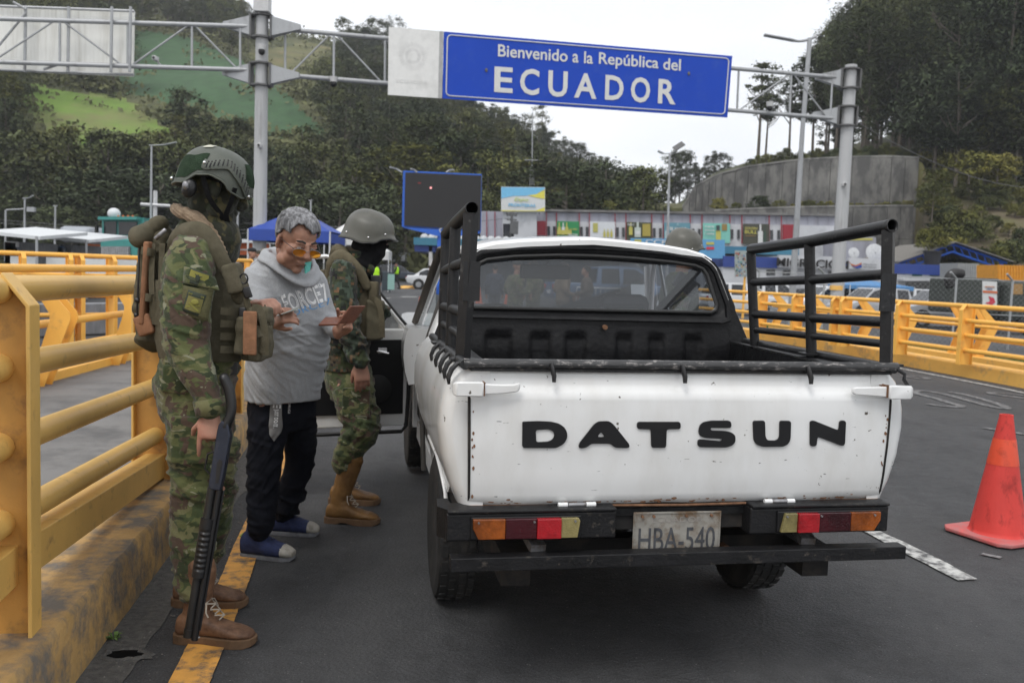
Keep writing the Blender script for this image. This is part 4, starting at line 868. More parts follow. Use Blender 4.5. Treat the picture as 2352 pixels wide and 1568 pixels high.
def headparts(mb, c, R, s=1.0, jowl=1.0):
 c = Vector(c); q = lambda p: c + R @ (Vector(p) * s)
 def el(p, r, RR=None): mb.ell(q(p),[x * s for x in r],16,12, R=R if RR is None else R @ RR)
 el((0,-.012,.035),(.077,.097,.085)); el((0,.018,-.028),(.066,.074,.085)); el((0,.026,-.078),(.053 * jowl, .056,.036 * jowl)); el((0,.074,-.100),(.022,.016,.017))
 mb.tube([q((0,.086,.026)), q((0,.098,.004)), q((0,.112,-.022)), q((0,.098,-.034))],[.010 * s, .0125 * s, .0175 * s, .010 * s],10)
 for k in (-1,1):
  el((k * .015,.098,-.027),(.011,.012,.010)); el((k * .026,.081,.026),(.026,.013,.008)); el((k * .040,.058,-.016),(.028,.026,.026)); el((k * .040,.050,-.05),(.026,.028,.03))
  el((k * .030,.076,.006),(.017,.014,.010)); el((k * .079,-.006,-.004),(.008,.020,.034), Matrix.Rotation(k * -.35,3, 'Z')); el((k * .074,-.004,-.03),(.010,.012,.016)); el((k * .046 * jowl, .028,-.075),(.026,.034,.026))
 el((0,.088,-.056),(.022,.011,.006)); el((0,.086,-.067),(.018,.011,.007)); el((0,.070,-.075),(.030,.014,.014))
def hand(mb, w, d, back, side, curls, thumb=(.5,.4), s=1.0, spread=.06, tf=0.):
 """w wrist centre, d finger direction, back = direction of the back of the hand, side=+1 if the thumb is towards d x back"""
 d = Vector(d).normalized(); back = (Vector(back) - d * Vector(back).dot(d)).normalized(); x = d.cross(back).normalized() * side; w = Vector(w)
 q = lambda a, b, c: w + (x * a + d * b + back * c) * s
 rings = []
 for b, hw, ht, off in ((-.03,.026,.020,0),(0,.027,.019,0),(.03,.036,.018,.002),(.06,.041,.0165,.001),(.085,.041,.0145,0),(.096,.036,.011,-.002)):
  rings.append([q(off + hw * math.copysign(abs(math.cos(t)) ** .8, math.cos(t)), b, ht * math.copysign(abs(math.sin(t)) ** .8, math.sin(t))) for t in [2 * math.pi * j / 14 for j in range(14)]])
 mb.loft(rings); mb.ell(q(.026,.035,-.008),[.018 * s] * 3)
 for i, (xo, L, r) in enumerate(((.031,.073,.0090),(.0105,.081,.0092),(-.0105,.075,.0088),(-.031,.059,.0080))):
  cu = curls[i] if hasattr(curls[0], '__len__') else curls; a = 0; p = Vector((xo, .088,0)); pts = [Vector((xo, .070,0)), p]; sp = xo * spread / .03 * .6
  for seg, (fr, da) in enumerate(zip((.46,.30,.24), cu)):
   a += da; p = p + Vector((math.sin(sp) * math.cos(a), math.cos(sp) * math.cos(a),-math.sin(a))) * (L * fr); pts.append(p)
  mb.tube([q(*p) for p in pts],[r * 1.05 * s, r * s * 1.08, r * s * .98, r * s * .92, r * s * .78],10); mb.ell(q(*pts[-1]), r * s * .80,10,6); mb.ell(q(*pts[1]), r * s * 1.12,10,6)
 ta, tb = thumb; p0 = Vector((.022,.018,-.006)); p1 = Vector((.040,.048,-.012 - tf)); d1 = Vector((math.sin(ta), math.cos(ta),-tb)).normalized(); p2 = p1 + d1 * .032; d2 = Vector((math.sin(ta * .3), math.cos(ta * .3),-tb * 1.2)).normalized(); p3 = p2 + d2 * .026
 mb.tube([q(*p) for p in (p0, p1, p2, p3)],[.014 * s, .0125 * s, .0105 * s, .009 * s],10); mb.ell(q(*p3),.0092 * s, 10,6)
SKIN = mat('skin_warm', (.42,.225,.160), rough=.5, var=.10, scale=18, dirt=(.37,.17,.12), dirt_amt=.42, dirt_scale=9, bump=.18, bscale=240, spec=.4)
SKIN2 = mat('skin_brown', (.35,.185,.125), rough=.5, var=.10, scale=18, dirt=(.30,.145,.10), dirt_amt=.42, dirt_scale=9, bump=.18, bscale=240, spec=.4)
for m_ in (SKIN, SKIN2):
 b_ = m_.node_tree.nodes['Principled BSDF']; b_.inputs['Subsurface Weight'].default_value = .12; b_.inputs['Subsurface Radius'].default_value = (.8,.3,.2); b_.inputs['Subsurface Scale'].default_value = .01
MULTI = camo('green_multicam', [((.092,.102,.040),0),((.050,.066,.027),.50),((.135,.132,.062),.555),((.030,.040,.018),.585),((.075,.050,.036),.565),((.21,.21,.14),.655)], scale=8., stretch=(1,1,1.5))
WOOD = camo('digital_woodland', [((.040,.050,.022),0),((.022,.030,.020),.50),((.085,.062,.038),.56),((.012,.012,.012),.565),((.055,.075,.055),.60),((.15,.085,.045),.645)], scale=9, pixel=.014)
VESTM = mat('ranger_green_nylon', (.095,.084,.055), rough=.8, var=.14, scale=30, bump=.5, bscale=300, dirt=(.13,.115,.08), dirt_amt=.38, dirt_scale=9, spec=.2)
VEST2 = mat('khaki_nylon', (.115,.098,.062), rough=.8, var=.16, scale=30, bump=.5, bscale=300, dirt=(.07,.06,.04), dirt_amt=.4, dirt_scale=8, spec=.2)
COYOTE = mat('coyote_suede', (.27,.135,.075), rough=.85, var=.15, scale=12, bump=.3, bscale=160, dirt=(.15,.08,.045), dirt_amt=.4, dirt_scale=7, spec=.2)
BOOTM = mat('tan_boot_leather', (.20,.108,.062), rough=.55, var=.16, scale=9, bump=.3, bscale=70, dirt=(.075,.038,.022), dirt_amt=.42, dirt_scale=6, spec=.35)
BOOT2 = mat('ochre_boot_leather', (.20,.105,.035), rough=.5, var=.16, scale=9, bump=.3, bscale=70, dirt=(.10,.05,.018), dirt_amt=.4, dirt_scale=6, spec=.35)
SOLEM = mat('boot_sole', (.12,.068,.035), rough=.8, var=.25, scale=20, bump=.3)
BALA = mat('black_knit', (.010,.010,.011), rough=.95, var=.3, scale=30, bump=.5, bscale=220, spec=.15)
BALC = camo('camo_face_mask', [((.020,.021,.014),0),((.060,.052,.024),.54),((.02,.025,.012),.60)], scale=16)
HELM = mat('helmet_green_paint', (.085,.094,.078), rough=.5, var=.08, scale=7, bump=.25, bscale=260, spec=.4, dirt=(.095,.10,.08), dirt_amt=.34, dirt_scale=8)
HELM2 = mat('old_helmet_paint', (.085,.083,.068), rough=.42, var=.08, scale=6, bump=.15, bscale=200, spec=.5, dirt=(.06,.06,.05), dirt_amt=.38, dirt_scale=7)
VELC = mat('green_velcro', (.028,.046,.028), rough=.95, var=.25, scale=40, bump=.6, bscale=260, spec=.1)
SHEM = mat('coyote_knit_scarf', (.27,.20,.135), rough=.9, var=.2, scale=60, bump=.8, bscale=160, dirt=(.17,.12,.075), dirt_amt=.42, dirt_scale=12)
GUNB = mat('gun_black', (.010,.010,.011), rough=.4, var=.2, spec=.5)
GUNS = mat('gun_blued_steel', (.030,.036,.055), rough=.32, metal=.5, var=.15, dirt=(.06,.065,.08), dirt_amt=.35, dirt_scale=20)
LACE = mat('boot_lace', (.34,.30,.25), rough=.8, bump=.3, bscale=300)
def slab(mb, c, dims, R=None, b=0.): return mb.box(c, dims, R)
def rbox(name, material, parent, c, dims, R=None, bevel=.01, disp=None):
 """soft box (pouch): rounded by voxel-free bevel"""
 mb = MB(); mb.box(c, dims, R); o = mb.build(name, material, parent, W=True, bevel=bevel)
 o.modifiers['bevel'].segments = 4; o.data.polygons.foreach_set('use_smooth', [True] * len(o.data.polygons)); return o
def boot(parent, ankle, toe_dir, name='boot', m=BOOTM, high=.17, L=.285, s=1.0, laces=True, lean=0.):
 """laced boot: leather upper, welted sole, heel, laces; sole bottom rests at z of ankle-.105"""
 f = Vector((toe_dir[0], toe_dir[1],0)).normalized(); r = Vector((f.y, -f.x, 0)); a = Vector(ankle); z0 = a.z - .105 * s
 q = lambda x, y, z: Vector((a.x, a.y, z0)) + (f * y + r * x + Vector((0,0,1)) * z) * s
 mb = MB(); rings = []
 for y, w, h in ((-.082,.022,.075),(-.075,.033,.095),(-.05,.040,.11),(-.01,.042,.112),(.04,.043,.10),(.08,.047,.082),(.12,.050,.068),(.155,.048,.060),(.18,.038,.052),(.196,.020,.042)):
  rings.append([q(w * math.copysign(abs(math.cos(t)) ** .75, math.cos(t)), y, .028 + (h - .028) * (.5 + .5 * math.copysign(abs(math.sin(t)) ** .75, math.sin(t)))) for t in [2 * math.pi * j / 16 for j in range(16)]])
 mb.loft(rings)
 limb(mb, [q(0,-.016,.07), q(0,-.010,.13), q(0,-.004 + lean * .5,.10 + high * .55), q(0, lean, .10 + high)],[(.040,.052),(.040,.050),(.045,.054),(.052,.060)])
 mb.ell(q(0,.01,.10),(.038 * s, .038 * s, .035 * s))
 up = vox(mb, .006, name, m, parent, smooth=5, disp=lambda P, N: .0022 * folds(P, (.3,.2,1),110,1.) * smooth01(z0 + .09, z0 + .14, P[:, 2]) + .0014 * folds(P, (f.x, f.y, .3),130,3.))
 sm = MB()
 def outline(y):
  K = [(-.092,.012),(-.085,.030),(-.06,.040),(-.02,.041),(.03,.040),(.08,.050),(.13,.054),(.17,.047),(.195,.030),(.206,.010)]
  for (y0, w0),(y1, w1) in zip(K, K[1:]):
   if y <= y1: return w0 + (w1 - w0) * (y - y0) / (y1 - y0)
  return .01
 ysl = [-.092,-.085,-.06,-.02,.005,.03,.08,.13,.17,.195,.206]
 sm.loft([[q(-outline(y), y, zl), q(-outline(y), y, .034), q(outline(y), y, .034), q(outline(y), y, zl)] for y, zl in zip(ysl, [0,0,0,0,.010,.008,0,0,0,.006,.012])])
 sm.build('sole', SOLEM, up, bevel=.003, W=True)
 if laces:
  lm = MB()
  for k in range(5):
   t = k / 4; zc = .088 + .078 * t + .01; yc = .075 - .062 * t
   for sx in (-1,1): lm.tube([q(-.022 * sx, yc + .004, zc - .004), q(0, yc + .014, zc + .006), q(.024 * sx, yc - .012, zc + .012)],.0026 * s, 6)
  lm.tube([q(0,.02,.155), q(.03,.035,.15), q(.045,.04,.125), q(.048,.05,.11)],.0028 * s, 6); lm.tube([q(0,.02,.155), q(-.03,.04,.15), q(-.04,.05,.12)],.0028 * s, 6)
  lo = lm.build('laces', LACE, up, W=True, smooth=60)
 return up
def shellcopy(o, pred, off, name, material, parent, jitter=None):
 """part of a surface lifted off along its normals (hair, mask): conforms exactly to what it covers"""
 me = o.data; n = len(me.vertices); P = np.empty(n * 3); N = np.empty(n * 3); me.vertices.foreach_get('co', P); me.vertices.foreach_get('normal', N); P = P.reshape(-1,3); N = N.reshape(-1,3)
 keep = pred(P); fs = [tuple(p.vertices) for p in me.polygons]; fs = [f for f in fs if keep[list(f)].all()]
 idx = {};
 for f in fs:
  for i in f:
   if i not in idx: idx[i] = len(idx)
 ids = np.array(list(idx.keys())); ov = off if jitter is None else (off + jitter(P[ids]))[:, None]
 V = P[ids] + N[ids] * ov; m2 = bpy.data.meshes.new(name); m2.from_pydata(V.tolist(),[],[tuple(idx[i] for i in f) for f in fs]); m2.update()
 ob = obj_from(m2, name, material, parent); s_ = ob.modifiers.new('t', 'SOLIDIFY'); s_.thickness = max(.003, off if jitter is None else off) * .95; s_.offset = -1; return ob
def helmet(parent, c, R, material, kind='old', s=1.0):
 c = Vector(c); A, B, H = (.142,.124,.128) if kind == 'cut' else (.146,.128,.125); zc = .035 if kind == 'cut' else .028
 def zb(t):
  t = (t + math.pi) % (2 * math.pi) - math.pi; u = abs(t) / math.pi
  if kind == 'cut': K = [(0,.022),(.14,.016),(.25,-.005),(.36,.0),(.46,.028),(.56,.034),(.66,.022),(.78,-.022),(1,-.032)]
  else: K = [(0,.030),(.16,.028),(.26,.012),(.36,-.028),(.50,-.048),(.62,-.046),(.80,-.055),(1,-.058)]
  for (a, x),(b, y) in zip(K, K[1:]):
   if u <= b: q = (u - a) / (b - a); q = q * q * (3 - 2 * q); return x + (y - x) * q
  return K[-1][1]
 def surf(t, f, off=0.):
  b = zb(t); zr = (b - zc) / H; phb = math.acos(max(-.95, min(1, zr))) if zr < 0 else math.acos(zr); ph = phb * f
  rr = math.sin(min(ph, math.pi / 2)) ** .80 * (1 + (.03 if kind != 'cut' else .02) * max(0, ph - math.pi / 2)); z = zc + H * math.cos(ph)
  fl = 0
  if kind != 'cut':
   fl = .026 * max(0, math.cos(t)) ** 3 * max(0,(f - .86) / .14) ** 1.5 + .004 * max(0,(f - .85) / .15) * (abs(math.sin(t)) ** 2) + .006 * max(0,(f - .8) / .2) * max(0,-math.cos(t))
   fl += .010 * math.exp(-((abs(math.sin(t)) - 1) / .35) ** 2) * max(0, min(1,(f - .42) / .12)) # ear bulge
  x = (B + off + fl) * rr * math.sin(t); y = (A + off + fl) * rr * math.cos(t) - .008
  return c + R @ (Vector((x, y, z + off * math.cos(ph))) * s)
 mb = MB(); n = 56; fs = [0.001] + [i / 22 for i in range(1,23)]
 mb.loft([[surf(2 * math.pi * j / n, f) for j in range(n)] for f in fs], cap=False); mb.add([surf(0,0)],[])
 h = mb.build('helmet', material, parent, W=True, smooth=70); sd = h.modifiers.new('t', 'SOLIDIFY'); sd.thickness = .007 * s; sd.offset = -1
 top = MB(); top.ell(c + R @ (Vector((0,-.008, zc + H - .006)) * s),(.012,.012,.005), R=R); top.build('helmet_crown', material, h, W=True, smooth=70)
 mb = MB(); mb.tube([surf(2 * math.pi * j / n, 1.0,.001) for j in range(n)],.0042 * s, 8, closed=True); mb.build('edge_trim', GUNB if kind != 'cut' else material, h, W=True, smooth=70)
 mb = MB(); mb.loft([[c + R @ (Vector((.098 * math.sin(t),.118 * math.cos(t) - .01, z)) * s) for t in [6.283 * j / 24 for j in range(24)]] for z in (.02,.09)]); mb.build('liner', BALA, h, W=True, smooth=60)
 def patch(nm, t0, t1, f0, f1, m, off=.0022, nn=8):
  P_ = MB(); V = [surf(t0 + (t1 - t0) * i / nn, f0 + (f1 - f0) * j / nn, off) for j in range(nn + 1) for i in range(nn + 1)]
  P_.add(V, [(j * (nn + 1) + i, j * (nn + 1) + i + 1,(j + 1) * (nn + 1) + i + 1,(j + 1) * (nn + 1) + i) for j in range(nn) for i in range(nn)]); o = P_.build(nm, m, h, W=True, smooth=60); return o
 return h, surf, patch
def strap(parent, pts, w, th, m, name='strap', nrm=None):
 """flat webbing along points; nrm(p) gives the outward direction"""
 mb = MB(); S = [Vector(p) for p in spline(pts, 5)]; rings = []
 for i, p in enumerate(S):
  t = (S[min(i + 1, len(S) - 1)] - S[max(i - 1,0)]).normalized(); nn = Vector(nrm(p) if nrm else (0,-1,0)); nn = (nn - t * nn.dot(t)).normalized(); b = t.cross(nn)
  rings.append([p + b * w / 2 + nn * th, p - b * w / 2 + nn * th, p - b * w / 2, p + b * w / 2])
 mb.loft(rings); return mb.build(name, m, parent, W=True, smooth=40)
# --- soldier with the shotgun (foreground)
s1 = thing('person', 'soldier in green camouflage, high-cut helmet and backpack, holding a shotgun muzzle down', 'person', (-1.12,3.35,0))
Y1 = 3.36
A1 = lambda x, y, Y=Y1: at(x, y, Y)
FW = Vector((1,.12,0)).normalized(); SD = Vector((.12,-1,0)).normalized()
HR = frame((.90,.34,-.30),(.22,.12,1))
hc1 = A1(494,437,3.34)
pel = A1(455,880); wai = A1(462,800); che = A1(452,672); nec = A1(452,560); nk2 = A1(474,505)
ank_n = A1(455,1448,3.20); ank_n.z = .105; ank_f = A1(450,1352,3.55); ank_f.z = .105
hipn = A1(440,930,3.26); hipf = A1(470,925,3.47); knn = A1(446,1150,3.25); knf = A1(497,1130,3.47)
shn = A1(440,585,3.20); eln = A1(438,790,3.10); wrn = A1(486,945,3.08)
shf = A1(478,575,3.56); elf = A1(535,735,3.62); wrf = A1(588,700,3.55)
B = MB()
torso(B, [(pel, FW, SD, .10,.11,.145),(wai, FW, SD, .10,.10,.135),(che, FW, SD, .11,.11,.16),(nec + Vector((0,0,-.02)), FW, SD, .07,.08,.15),(nec + Vector((0,0,.03)), FW, SD, .05,.06,.07)])
limb(B, [nec + Vector((0,0,-.02)), nk2, hc1 + HR @ Vector((0,-.02,-.06))],[.062,.056,.055])
headparts(B, hc1, HR)
for h_, k_, a_ in ((hipn, knn, ank_n),(hipf, knf, ank_f)):
 limb(B, [h_, h_.lerp(k_, .5), k_, k_.lerp(a_, .4), a_, a_ + Vector((.0,0,-.03))],[.078,.068,.052,.050,.036,.036]); limb(B, [a_ + Vector((-.02,0,-.06)), a_ + Vector((.06,.0,-.065)), a_ + Vector((.14,.01,-.07))],[.03,.032,.025])
limb(B, [nec + SD * .08 + Vector((0,0,-.04)), shn, shn.lerp(eln, .5), eln, eln.lerp(wrn, .5), wrn],[.05,.052,.042,.036,.034,(.020,.027)])
limb(B, [nec - SD * .08 + Vector((0,0,-.04)), shf, shf.lerp(elf, .5), elf, elf.lerp(wrf, .5), wrf],[.05,.052,.042,.036,.034,(.020,.027)])
hd = (A1(480,1005,3.06) - wrn).normalized()
hand(B, wrn, hd, (.15,-1,.05),1,[[.30,.25,.15],[1.25,1.3,.8],[1.35,1.4,.9],[1.4,1.4,.9]], thumb=(.9,.9), s=1.0)
hand(B, wrf, (A1(640,688,3.45) - wrf),(.1,-.35,1),-1,[[.75,.9,.5],[.9,1.0,.6],[1.0,1.0,.6],[1.1,1.0,.6]], thumb=(.7,.8), s=.95)
body1 = vox(B, .0045, 'body', SKIN, s1, smooth=4)
Mi1 = (Matrix.Translation(s1.location)).inverted()
Rn = np.array(HR); cn = np.array(hc1) - np.array(s1.location)
def hl(P): return (P - cn) @ Rn
def predmask(P):
 q = hl(P); return (np.abs(q[:, 0]) < .13) & (q[:, 2] > -.21) & (q[:, 2] < .11) & (np.abs(q[:, 1]) < .14)
shellcopy(body1, predmask, .006, 'face_wrap', BALC, s1)
B = MB(); limb(B, [hc1 + HR @ Vector((0,.035,-.06)), hc1 + HR @ Vector((.0,.03,-.13)), A1(505,548,3.34), A1(478,590,3.34)],[(.060,.066),(.066,.07),(.085,.08),(.09,.10)])
vox(B, .006, 'neck_wrap', BALC, s1, smooth=3, disp=lambda P, N: .007 * folds(P, (.5,.2,1),75,2.) + .004 * folds(P, (1,-.3,.6),120,4.))
h1, sf1, pt1 = helmet(s1, hc1, HR, HELM, 'cut', s=.96)
pt1('velcro_patch', 2.0,2.9,.56,.92, VELC); pt1('velcro_patch', .16,.78,.42,.84, VELC); pt1('velcro_patch', -.9,-.1,.30,.8, VELC)
pt1('adhesive_label', 2.15,2.5,.22,.36, mat('dirty_label', (.42,.42,.34), rough=.7, var=.3, scale=40), off=.0032)
path = [(2.02,.80),(1.86,.84),(1.70,.78),(1.50,.70),(1.30,.66),(1.12,.68),(.92,.76),(.72,.86),(.58,.95)]
path = [tuple(p) for p in spline(path, 4)]
mb = MB(); rings = []
for i, (t, f) in enumerate(path):
 w = .085 + (.02 if 6 < i < 24 else 0)
 rings.append([sf1(t, f - w, .003), sf1(t, f - w, .010), sf1(t, f - w * .4,.013), sf1(t, min(1.0, f + w * .5),.013), sf1(t, min(1.03, f + w),.010), sf1(t, min(1.03, f + w),.003)])
mb.loft(rings); rl = mb.build('side_rail', HELM, h1, W=True, smooth=35)
mb = MB()
for i in range(3, len(path) - 2,2):
 t, f = path[i]; p = sf1(t, f - .03,.0135); q = sf1(t, f + .05,.0135); mb.beam(p, q, .0035,.0035)
 for k in (-.062,): mb.ell(sf1(t + .0, f + k, .0118),.0035,6,4)
mb.build('rail_slots', GUNB, rl, W=True)
for t, f in ((1.98,.80),(.60,.97),(2.9,.93)):
 mb = MB(); mb.ell(sf1(t, f, .012),.0065,10,6); mb.build('helmet_screw', CHROME, h1, W=True, smooth=60)
mb = MB(); ec = hc1 + HR @ Vector((.085,-.085,-.035)); mb.ell(ec, (.020,.026,.036), R=HR); eo = mb.build('ear_cup', GUNB, s1, W=True, smooth=60)
mb = MB(); mb.ell(ec + Vector((-.004,-.026,.008)),(.012,.010,.016)); mb.build('ear_cup_knob', STEEL, eo, W=True, smooth=60)
hp = lambda x, y, z: hc1 + HR @ Vector((x, y, z))
for pts in ([hp(.10,-.055,.02), hp(.092,-.01,-.045), hp(.070,.045,-.085), hp(.03,.085,-.125)],[hp(.108,.06,.02), hp(.092,.062,-.035), hp(.072,.062,-.08), hp(.03,.09,-.12)],[hp(.03,.088,-.118), hp(0,.102,-.118), hp(-.03,.088,-.118)]):
 strap(h1, pts, .018,.003, BALA, 'chin_strap', nrm=lambda p: (Vector(p) - hc1))
J = MB()
torso(J, [(A1(458,862), FW, SD, .135,.145,.185),(wai, FW, SD, .128,.135,.175),(A1(455,730), FW, SD, .13,.13,.185),(che, FW, SD, .128,.13,.19),(A1(452,600), FW, SD, .105,.115,.175),(A1(455,562), FW, SD, .08,.085,.12),(A1(462,540), FW, SD, .075,.078,.085)])
limb(J, [A1(446,588,3.27), shn + Vector((0,0,.0)), A1(437,650,3.16), A1(432,720,3.13), A1(432,790,3.12), A1(455,860,3.09), A1(474,905,3.08), A1(483,940,3.08)],[.08,(.085,.078),(.088,.082),(.083,.075),(.080,.074),(.066,.062),(.052,.052),(.047,.050)])
limb(J, [A1(470,580,3.47), shf, shf.lerp(elf, .5), elf, elf.lerp(wrf, .6)],[.08,.080,.075,.068,.05])
jk1 = vox(J, .0075, 'jacket', MULTI, s1, smooth=5, disp=lambda P, N: .014 * crease(P, (.35,-.1,1),42,9,1.) + .009 * crease(P, (.9,.2,.6),50,8,4.) + .004 * nz3(P, 30,2.) - .005)
mb = MB(); mb.tube([A1(480,915,3.08), A1(487,952,3.08)],[(.052,.056),(.050,.054)],20, cap=False); cf = mb.build('cuff', MULTI, jk1, W=True, smooth=60); sd = cf.modifiers.new('t', 'SOLIDIFY'); sd.thickness = .006
mb = MB(); mb.tube([A1(456,572,3.36), A1(462,540,3.36), A1(470,520,3.36)],[(.105,.12),(.09,.095),(.085,.085)],24, cap=False); cl = mb.build('collar', MULTI, jk1, W=True, smooth=60); sd = cl.modifiers.new('t', 'SOLIDIFY'); sd.thickness = .006
def armp(x, y, off=0.): return A1(x, y, 3.045 - off)
def cpatch(name, m, corners, parent, th=.004, Y=3.045, bulge=0.):
 """small cloth patch lying on the sleeve: 4 traced corners, solid thickness"""
 P_ = [at(x, y, Y_) for (x, y, Y_) in corners]; n_ = (P_[1] - P_[0]).cross(P_[3] - P_[0]).normalized()
 if n_.y > 0: n_ = -n_
 mb = MB(); N = 6; V = []
 for j in range(N + 1):
  for i in range(N + 1):
   u, v = i / N, j / N; p = P_[0].lerp(P_[1], u).lerp(P_[3].lerp(P_[2], u), v); V.append(p + n_ * (bulge * (1 - (2 * u - 1) ** 2) + th))
 mb.add(V, [(j * (N + 1) + i, j * (N + 1) + i + 1,(j + 1) * (N + 1) + i + 1,(j + 1) * (N + 1) + i) for j in range(N) for i in range(N)])
 o = mb.build(name, m, parent, W=True, smooth=60); sd = o.modifiers.new('t', 'SOLIDIFY'); sd.thickness = th + .006; sd.offset = -1 if True else 1
 return o, P_, n_
OLIVE = mat('olive_velcro_panel', (.105,.100,.045), rough=.95, var=.2, scale=30, bump=.6, bscale=260)
fl_y = mat('patch_yellow', (.22,.21,.045), rough=.85, var=.08, bump=.3, bscale=300); fl_d = mat('patch_dark_green', (.035,.045,.03), rough=.85, var=.1, bump=.3, bscale=300); fl_m = mat('patch_olive', (.06,.07,.035), rough=.85, var=.1)
o1, _, _ = cpatch('sleeve_pocket', MULTI, [(423,612,3.075),(495,637,3.085),(505,668,3.085),(420,650,3.07)], jk1,.004, bulge=.018)
o2, PP, nn_ = cpatch('flag_patch', fl_d, [(438,615,3.066),(484,631,3.074),(479,665,3.074),(429,647,3.066)], jk1,.003, bulge=.012)
P0, P1, P2, P3 = PP; lf = lambda u, v, off=.022: P0.lerp(P1, u).lerp(P3.lerp(P2, u), v) + nn_ * (off + .012 * (1 - (2 * u - 1) ** 2) - .012)
def quadpatch(nm, par, m, u0, u1, v0, v1, off, n_=6):
 mb = MB(); V = [lf(u0 + (u1 - u0) * i / n_, v, off) for v in (v0, v1) for i in range(n_ + 1)]; mb.add(V, [(i, i + 1, n_ + 2 + i, n_ + 1 + i) for i in range(n_)]); return mb.build(nm, m, par, W=True, smooth=60)
quadpatch('flag_field', o2, fl_y, .05,.95,.07,.52,.0165); quadpatch('flag_field', o2, fl_m, .05,.95,.53,.72,.0163)
mb = MB(); mb.ell(lf(.48,.48,.0175),(.0085,.002,.012)); mb.build('flag_crest', fl_d, o2, W=True, smooth=60)
mb = MB(); mb.add([lf(.30,.22,.019), lf(.46,.33,.019), lf(.5,.20,.019), lf(.54,.34,.019), lf(.70,.26,.019), lf(.55,.44,.019), lf(.42,.44,.019)],[(0,1,6),(1,2,3),(3,4,5),(1,3,5,6)]); mb.build('flag_condor', fl_d, o2, W=True)
o3, PP3, n3 = cpatch('badge_panel', OLIVE, [(422,655,3.068),(490,668,3.08),(478,738,3.08),(412,722,3.07)], jk1,.003, bulge=.012)
o4, PP, nn_ = cpatch('infantry_badge', fl_d, [(433,665,3.06),(476,678,3.072),(462,728,3.072),(418,712,3.062)], jk1,.003, bulge=.010)
P0, P1, P2, P3 = PP
quadpatch('badge_field', o4, mat('badge_olive_yellow', (.17,.155,.05), rough=.9, var=.1),.10,.90,.22,.86,.0165)
mb = MB(); mb.ell(lf(.52,.42,.0185),(.0135,.002,.010)); mb.build('badge_helmet', fl_y, o4, W=True, smooth=60)
mb = MB(); mb.beam(lf(.16,.74,.0195), lf(.80,.52,.0195),.0022,.005); mb.beam(lf(.25,.52,.0195), lf(.82,.78,.0195),.0022,.005); mb.build('badge_rifles', fl_y, o4, W=True)
u_ = (P1 - P0).normalized(); v_ = (P0 - P3); v_ = (v_ - u_ * v_.dot(u_)).normalized()
text_obj('INFANTERIA', 'badge_lettering', fl_y, o4, lf(.08,.17,.0185), u_, v_, w=(P1 - P0).length * .84, h=(P0 - P3).length * .085, depth=.001, bold=.01, W=True)
V_ = MB()
torso(V_, [(A1(470,822,3.37), FW, SD, .158,.150,.172),(A1(466,780,3.37), FW, SD, .162,.155,.178),(A1(462,700,3.37), FW, SD, .158,.155,.165),(A1(462,640,3.37), FW, SD, .142,.15,.135),(A1(458,600,3.37), FW, SD, .115,.14,.12)], p=3.4)
vest = vox(V_, .008, 'plate_carrier', VESTM, s1, smooth=3, disp=lambda P, N: .004 * folds(P, (0,0,1),60,1.) - .001)
out = lambda p: Vector(((Vector(p) - A1(460,720,3.40)).x, (Vector(p) - A1(460,720,3.40)).y, 0))
for k, py in enumerate((718,747,776,806)):
 strap(vest, [at(505, py - 4,3.172), at(528, py - 3,3.20), at(548, py - 2,3.24), at(562, py, 3.31)],.026,.004, VESTM, 'webbing_row', nrm=out)
 strap(vest, [at(384, py + 6,3.26), at(398, py + 4,3.20), at(420, py + 2,3.165), at(450, py, 3.155)],.026,.004, VESTM, 'webbing_row', nrm=out)
mb = MB(); limb(mb, [A1(395,600,3.30), A1(402,552,3.26), A1(430,532,3.22), A1(468,538,3.20), A1(505,590,3.20), A1(535,650,3.22), A1(548,690,3.24)],[(.022,.034),(.022,.036),(.024,.038),(.022,.036),(.016,.030),(.014,.026),(.012,.022)])
vox(mb, .005, 'shoulder_strap', VESTM, s1, smooth=2)
for dy, oy in ((0,0),(8,.03)):
 mb = MB(); limb(mb, [A1(402 + dy, 478,3.34 + oy), A1(410,486 - dy * .3,3.28 + oy), A1(440 + dy, 498,3.245 + oy), A1(468 + dy, 524,3.23 + oy), A1(490 + dy, 556,3.225 + oy), A1(508 + dy, 590,3.225 + oy)],[.018,.021,.022,.022,.020,.015])
 vox(mb, .004, 'knit_scarf', SHEM, s1, smooth=2, disp=lambda P, N: .002 * np.sin(P @ np.array([300., 0,500.])))
mb = MB(); limb(mb, [A1(545,620,3.19), A1(553,655,3.18), A1(566,690,3.18), A1(572,720,3.19)],[(.004,.014)] * 4); vox(mb, .004, 'front_strap', VESTM, s1, smooth=1)
rbox('buckle', GUNB, s1, A1(568,672,3.17),(.028,.012,.04), Matrix.Rotation(-.35,3, 'Y'),.004)
mb = MB(); ring = [A1(560,640,3.165) + Vector((.014 * math.cos(a),0,.018 * math.sin(a))) for a in [6.283 * i / 12 for i in range(12)]]; mb.tube(ring, .0032,6, closed=True); mb.build('d_ring', GUNB, s1, W=True, smooth=60)
o5, PP, nn_ = cpatch('rank_tab', OLIVE, [(521,628,3.165),(531,622,3.175),(539,645,3.178),(528,652,3.168)], s1,.004)
rbox('coyote_patch', COYOTE, vest, A1(574,765,3.135),(.048,.014,.155), None, .006)
def pouch(c, dims, m, par, R=None):
 mb = MB(); mb.box(c, dims, R); o = vox(mb, .006, 'pouch', m, par, smooth=6, disp=lambda P, N: .006 * folds(P, (.4,.2,1),80,3.) + .004)
 return o
